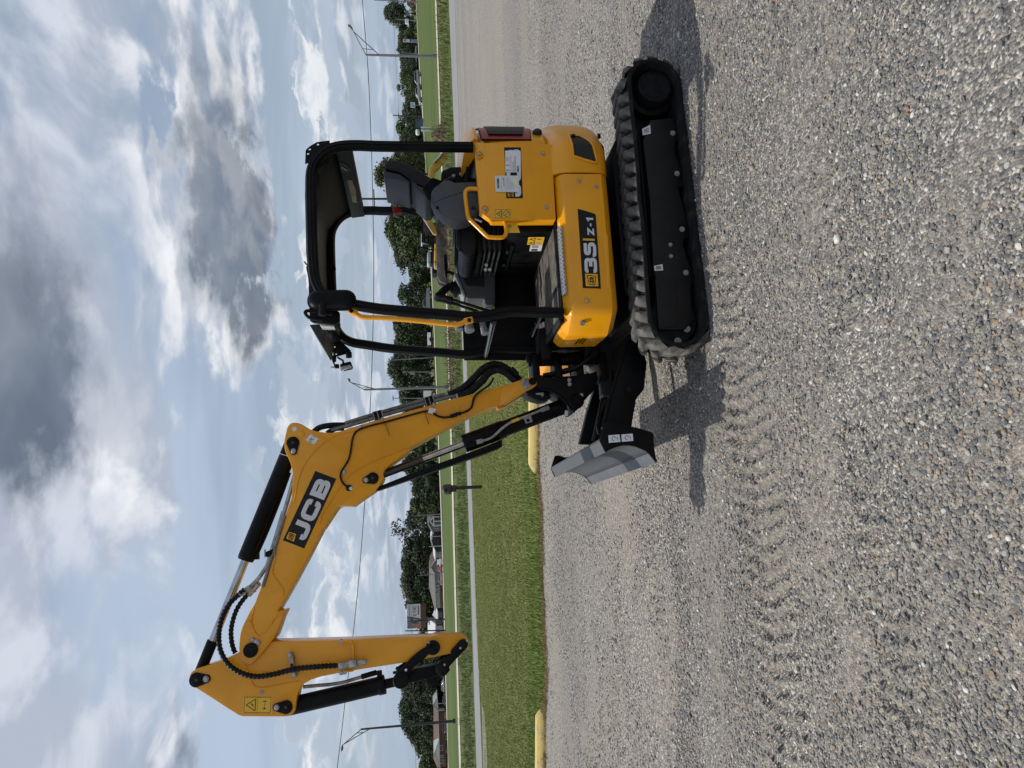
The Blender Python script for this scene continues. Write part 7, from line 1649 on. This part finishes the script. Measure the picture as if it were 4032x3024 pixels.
gb1 = blade_mat('grass_blade', (.140, .200, .032), (.255, .300, .075)); gb2 = blade_mat('grass_blade_olive', (.195, .212, .052), (.325, .318, .112)); gb3 = blade_mat('straw', (.22, .16, .07), (.34, .25, .12)); gb4 = blade_mat('weed', (.095, .120, .034), (.185, .205, .07))
rng = np.random.default_rng(9)
TU = proto_collection('verge_tufts', [tuft(i, 20, .095, .10, .009, gb1) for i in range(5)])
TV = proto_collection('lawn_tufts', [tuft(20+i, 30, .042, .14, .008, gb2 if i % 3 else gb1, .9) for i in range(6)])
ex_, ey_ = [p[0] for p in sorted(edge)], [p[1] for p in sorted(edge)]; lnx, lny = [p[0] for p in sorted(trail_near)], [p[1] for p in sorted(trail_near)]
def lawn(n, near):
    X = rng.uniform(-26, 3.2, n*3); e = np.interp(X, ex_, ey_)
    Y = e+(rng.random(n*3)*1.55 if near else 1.25+rng.random(n*3)**1.3*20)
    keep = (Y > e+.03) & (Y < np.interp(X, lnx, lny)-.1) & (np.abs(X) < Y*.72+1.5) & ~((X > 1.6) & (X > 1.4+(Y-11.5)*.09))
    X, Y = X[keep][:n], Y[keep][:n]; n = len(X); s_ = rng.uniform(.7, 1.3, n)
    scatter('lawn_edge_grass' if near else 'lawn_grass', np.stack([X, Y, [tz(a, b)-.01 for a, b in zip(X, Y)]], 1), np.stack([np.zeros(n), np.zeros(n), rng.uniform(0, 6.28, n)], 1), np.stack([s_*1.2, s_*1.2, s_], 1), TU if near else TV,
            'longer green grass along the edge of the verge' if near else 'mown lawn grass on the verge behind the excavator')
lawn(7000, True); lawn(34000, False)
# dry fringe along the gravel edge
n = 2600; X = rng.uniform(-13, 1.2, n); Y = np.interp(X, ex_, ey_)+rng.normal(0, .10, n)-.02; s_ = rng.uniform(.5, 1.1, n)
keepm = rng.random(n) < .55+.45*np.sin(X*2.1)**2
X, Y, s_ = X[keepm], Y[keepm], s_[keepm]; n = len(X)
SU = proto_collection('straw_tufts', [tuft(50+i, 14, .075, .08, .007, gb3, 1.1) for i in range(4)])
scatter('dry_grass_fringe', np.stack([X, Y, np.zeros(n)+.0], 1), np.stack([np.zeros(n), np.zeros(n), rng.uniform(0, 6.28, n)], 1), np.stack([s_, s_, s_*.8], 1), SU, 'dry straw coloured grass fringe along the gravel edge')
# tall weeds between path and road, and rough grass beyond
WU = proto_collection('weeds', [tuft(80+i, 9, .30, .16, .020, gb4, .6) for i in range(5)])
n = 5200; X = rng.uniform(-36, 30, n); Yn = np.interp(X, lnx, lny); Yf = np.interp(X, [p[0] for p in sorted(rn_near)], [p[1] for p in sorted(rn_near)])
tf = np.interp(X, [p[0] for p in sorted(trail_far)], [p[1] for p in sorted(trail_far)])
Y = tf+.4+rng.beta(1.6, 2.4, n)*np.maximum(Yf-tf-4.5, 1); s_ = rng.uniform(.35, 1.0, n)*np.where(rng.random(n) < .12, 1.7, 1)
scatter('ditch_weeds', np.stack([X, Y, [tz(a, b) for a, b in zip(X, Y)]], 1), np.stack([np.zeros(n), np.zeros(n), rng.uniform(0, 6.28, n)], 1), np.stack([s_*1.3, s_*1.3, s_], 1), WU, 'rough weeds growing between the asphalt path and the road')

# ---------------------------------------------------------------- pebbles on the lot
def stone_mat():
    m = bpy.data.materials.new('loose_stone'); m.use_nodes = True; nt = N(m.node_tree); p = m.node_tree.nodes['Principled BSDF']
    r_ = nt.add('ShaderNodeObjectInfo').outputs['Random']; pos = nt.add('ShaderNodeTexCoord').outputs['Object']
    c = nt.ramp(r_, [(0, (.075, .080, .090)), (.30, (.125, .130, .138)), (.52, (.18, .18, .178)), (.66, (.25, .235, .205)), (.78, (.30, .25, .185)), (.88, (.36, .36, .35)), (.925, (.34, .24, .15)), (.94, (.22, .12, .08)), (.968, (.50, .48, .44)), (1, (.66, .63, .57))])
    c = nt.mix(nt.math('MULTIPLY', nt.smooth(nt.noise(pos, 2.2, 4).outputs['Fac'], .4, .7), .45), c, (.30, .27, .225))
    nt.l.new(c, p.inputs['Base Color']); p.inputs['Roughness'].default_value = .75; p.inputs['Specular IOR Level'].default_value = .35; return m
stm = stone_mat()
def pebble(seed):
    rg = random.Random(seed); bm = bmesh.new(); bmesh.ops.create_icosphere(bm, subdivisions=2 if seed < 4 else 1, radius=1)
    ax = (rg.uniform(.75, 1.15), rg.uniform(.6, .95), rg.uniform(.42, .70)); pl_ = [(Vector((rg.gauss(0, 1), rg.gauss(0, 1), rg.gauss(0, 1))).normalized(), rg.uniform(.55, .85)) for _ in range(5)]
    for v in bm.verts:
        for (n_, d) in pl_:
            e = v.co.dot(n_)-d
            if e > 0: v.co -= n_*e*.85
        v.co *= 1+rg.uniform(-.06, .06); v.co = Vector((v.co.x*ax[0], v.co.y*ax[1], v.co.z*ax[2]))
    me = bpy.data.meshes.new('pebble'); bm.to_mesh(me); bm.free(); me.materials.append(stm); me.shade_smooth(); me.set_sharp_from_angle(angle=R(38)); return me
PB = proto_collection('pebbles', [pebble(i) for i in range(9)])
def vnoise(x, y, seed):
    g = np.random.default_rng(seed).random((64, 64)); xi, yi = np.floor(x).astype(int), np.floor(y).astype(int); fx, fy = x-xi, y-yi; fx, fy = fx*fx*(3-2*fx), fy*fy*(3-2*fy)
    A = lambda i, j: g[i % 64, j % 64]
    return (A(xi, yi)*(1-fx)+A(xi+1, yi)*fx)*(1-fy)+(A(xi, yi+1)*(1-fx)+A(xi+1, yi+1)*fx)*fy
MI = ex.matrix_basis.inverted() if False else (Matrix.Translation(ex.location) @ Matrix.Rotation(ex.rotation_euler.z, 4, 'Z')).inverted()
def lot_h(X, Y):
    """relief of the lot: low undulation, ruts and an old track print beside the machine"""
    X, Y = np.asarray(X, float), np.asarray(Y, float)
    lx = MI[0][0]*X+MI[0][1]*Y+MI[0][3]; ly = MI[1][0]*X+MI[1][1]*Y+MI[1][3]
    h = .026*(vnoise(lx*.45+9, ly*1.3+5, 11)-.5)+.016*(vnoise(lx*1.5+3, ly*2.9, 12)-.5)+.009*(vnoise(lx*5.5, ly*7, 13)-.5)+.005*(vnoise(lx*15, ly*17, 14)-.5)
    def sst(a, b, t): t = np.clip((t-a)/(b-a), 0, 1); return t*t*(3-2*t)
    def band(y0, y1, x0, x1): return sst(y0, y0+.05, ly)*(1-sst(y1-.05, y1, ly))*sst(x0, x0+.35, lx)*(1-sst(x1-.8, x1, lx))
    for (y0, y1, x0, x1, am, ph) in ((.93, 1.50, .2, 4.2, .038, 0), (.60, .88, -4.2, -1.0, .035, .4), (2.1, 2.4, -.8, 3.8, .030, 1.1), (-.9, -.58, 1.6, 4.5, .030, 2.0)):
        b = band(y0, y1, x0, x1); yc = (y0+y1)/2
        rid = np.maximum(0, np.sin(2*np.pi*(lx+.22*np.abs(ly-yc))/.092+ph+2.6*(vnoise(lx*3, ly*4, 15)-.5)))**1.1
        h = h+b*(am*rid*(.45+.7*vnoise(lx*4+2, ly*6, 16))-.016)
    h = h+.014*np.exp(-((ly-1.02-.05*np.sin(lx*2))/.06)**2)*sst(-1.2, -.9, lx)*(1-sst(1.6, 2.4, lx))   # spoil rolled up beside the track
    under = (np.abs(lx) < 1.15) & (np.abs(np.abs(ly)-.725) < .24); h = np.where(under, np.minimum(h, -.004), h)
    fx = sst(-5.6, -4.9, X)*(1-sst(4.9, 5.6, X))*sst(1.2, 1.5, Y)*(1-sst(8.2, 9.2, Y))
    return .020*fx+np.maximum(h, -.018)*fx+.0045
gxs = np.arange(-5.6, 5.601, .028); gys = np.concatenate([np.arange(1.2, 6.5, .022), np.arange(6.5, 9.21, .05)])
GX, GY = np.meshgrid(gxs, gys); GZ = lot_h(GX, GY); nx, ny = len(gxs), len(gys)
idx = np.arange(nx*ny).reshape(ny, nx); F_ = np.stack([idx[:-1, :-1], idx[:-1, 1:], idx[1:, 1:], idx[1:, :-1]], -1).reshape(-1, 4)
me = bpy.data.meshes.new('gravel_surface'); me.from_pydata(np.stack([GX.ravel(), GY.ravel(), GZ.ravel()], 1).tolist(), [], F_.tolist()); me.materials.append(gravel_m); me.shade_smooth()
o = bpy.data.objects.new('gravel_surface', me); COL.objects.link(o); tag(o, kind='structure')
def pebbles(name, n, y0, y1, rmin, rmax, thr, label, pw=1.0):
    X = []; Y = []
    Y = y0+(y1-y0)*rng.random(n*3)**pw; X = rng.uniform(-1, 1, n*3)*(Y*.60+1.2)
    nz = vnoise(X*.9+20, Y*2.0, 3)*.45+vnoise(X*2.6+7, Y*4.2, 4)*.33+vnoise(X*8, Y*9, 5)*.22
    lx = MI[0][0]*X+MI[0][1]*Y+MI[0][3]; ly = MI[1][0]*X+MI[1][1]*Y+MI[1][3]
    pr_ = (ly > .93) & (ly < 1.50) & (lx > .6) & (lx < 3.6); nz = np.where(pr_, nz*.8+.10+.20*np.sin(2*np.pi*(lx+.22*np.abs(ly-1.215))/.092+2.6*(vnoise(lx*3, ly*4, 15)-.5)+.4), nz)
    k = (nz > thr+rng.normal(0, .09, len(X))); X, Y = X[k][:n], Y[k][:n]; m_ = len(X)
    s_ = rmin+(rmax-rmin)*rng.random(m_)**2.6
    z = lot_h(X, Y)+s_*rng.uniform(.0, .38, m_)
    scatter(name, np.stack([X, Y, z], 1), np.stack([rng.normal(0, .25, m_), rng.normal(0, .25, m_), rng.uniform(0, 6.28, m_)], 1), np.stack([s_, s_*rng.uniform(.8, 1.1, m_), s_*rng.uniform(.75, 1.1, m_)], 1), PB, label)
pebbles('loose_gravel', 80000, 1.5, 5.2, .0026, .0135, .475, 'loose mixed gravel in the foreground of the lot', 1.1)
pebbles('gravel_spread', 52000, 4.6, 11.2, .0050, .0145, .475, 'loose gravel spread around and behind the excavator', 1.2)
pebbles('larger_stones', 700, 1.6, 8.0, .012, .026, .40, 'scattered larger stones on the gravel lot', 1.0)
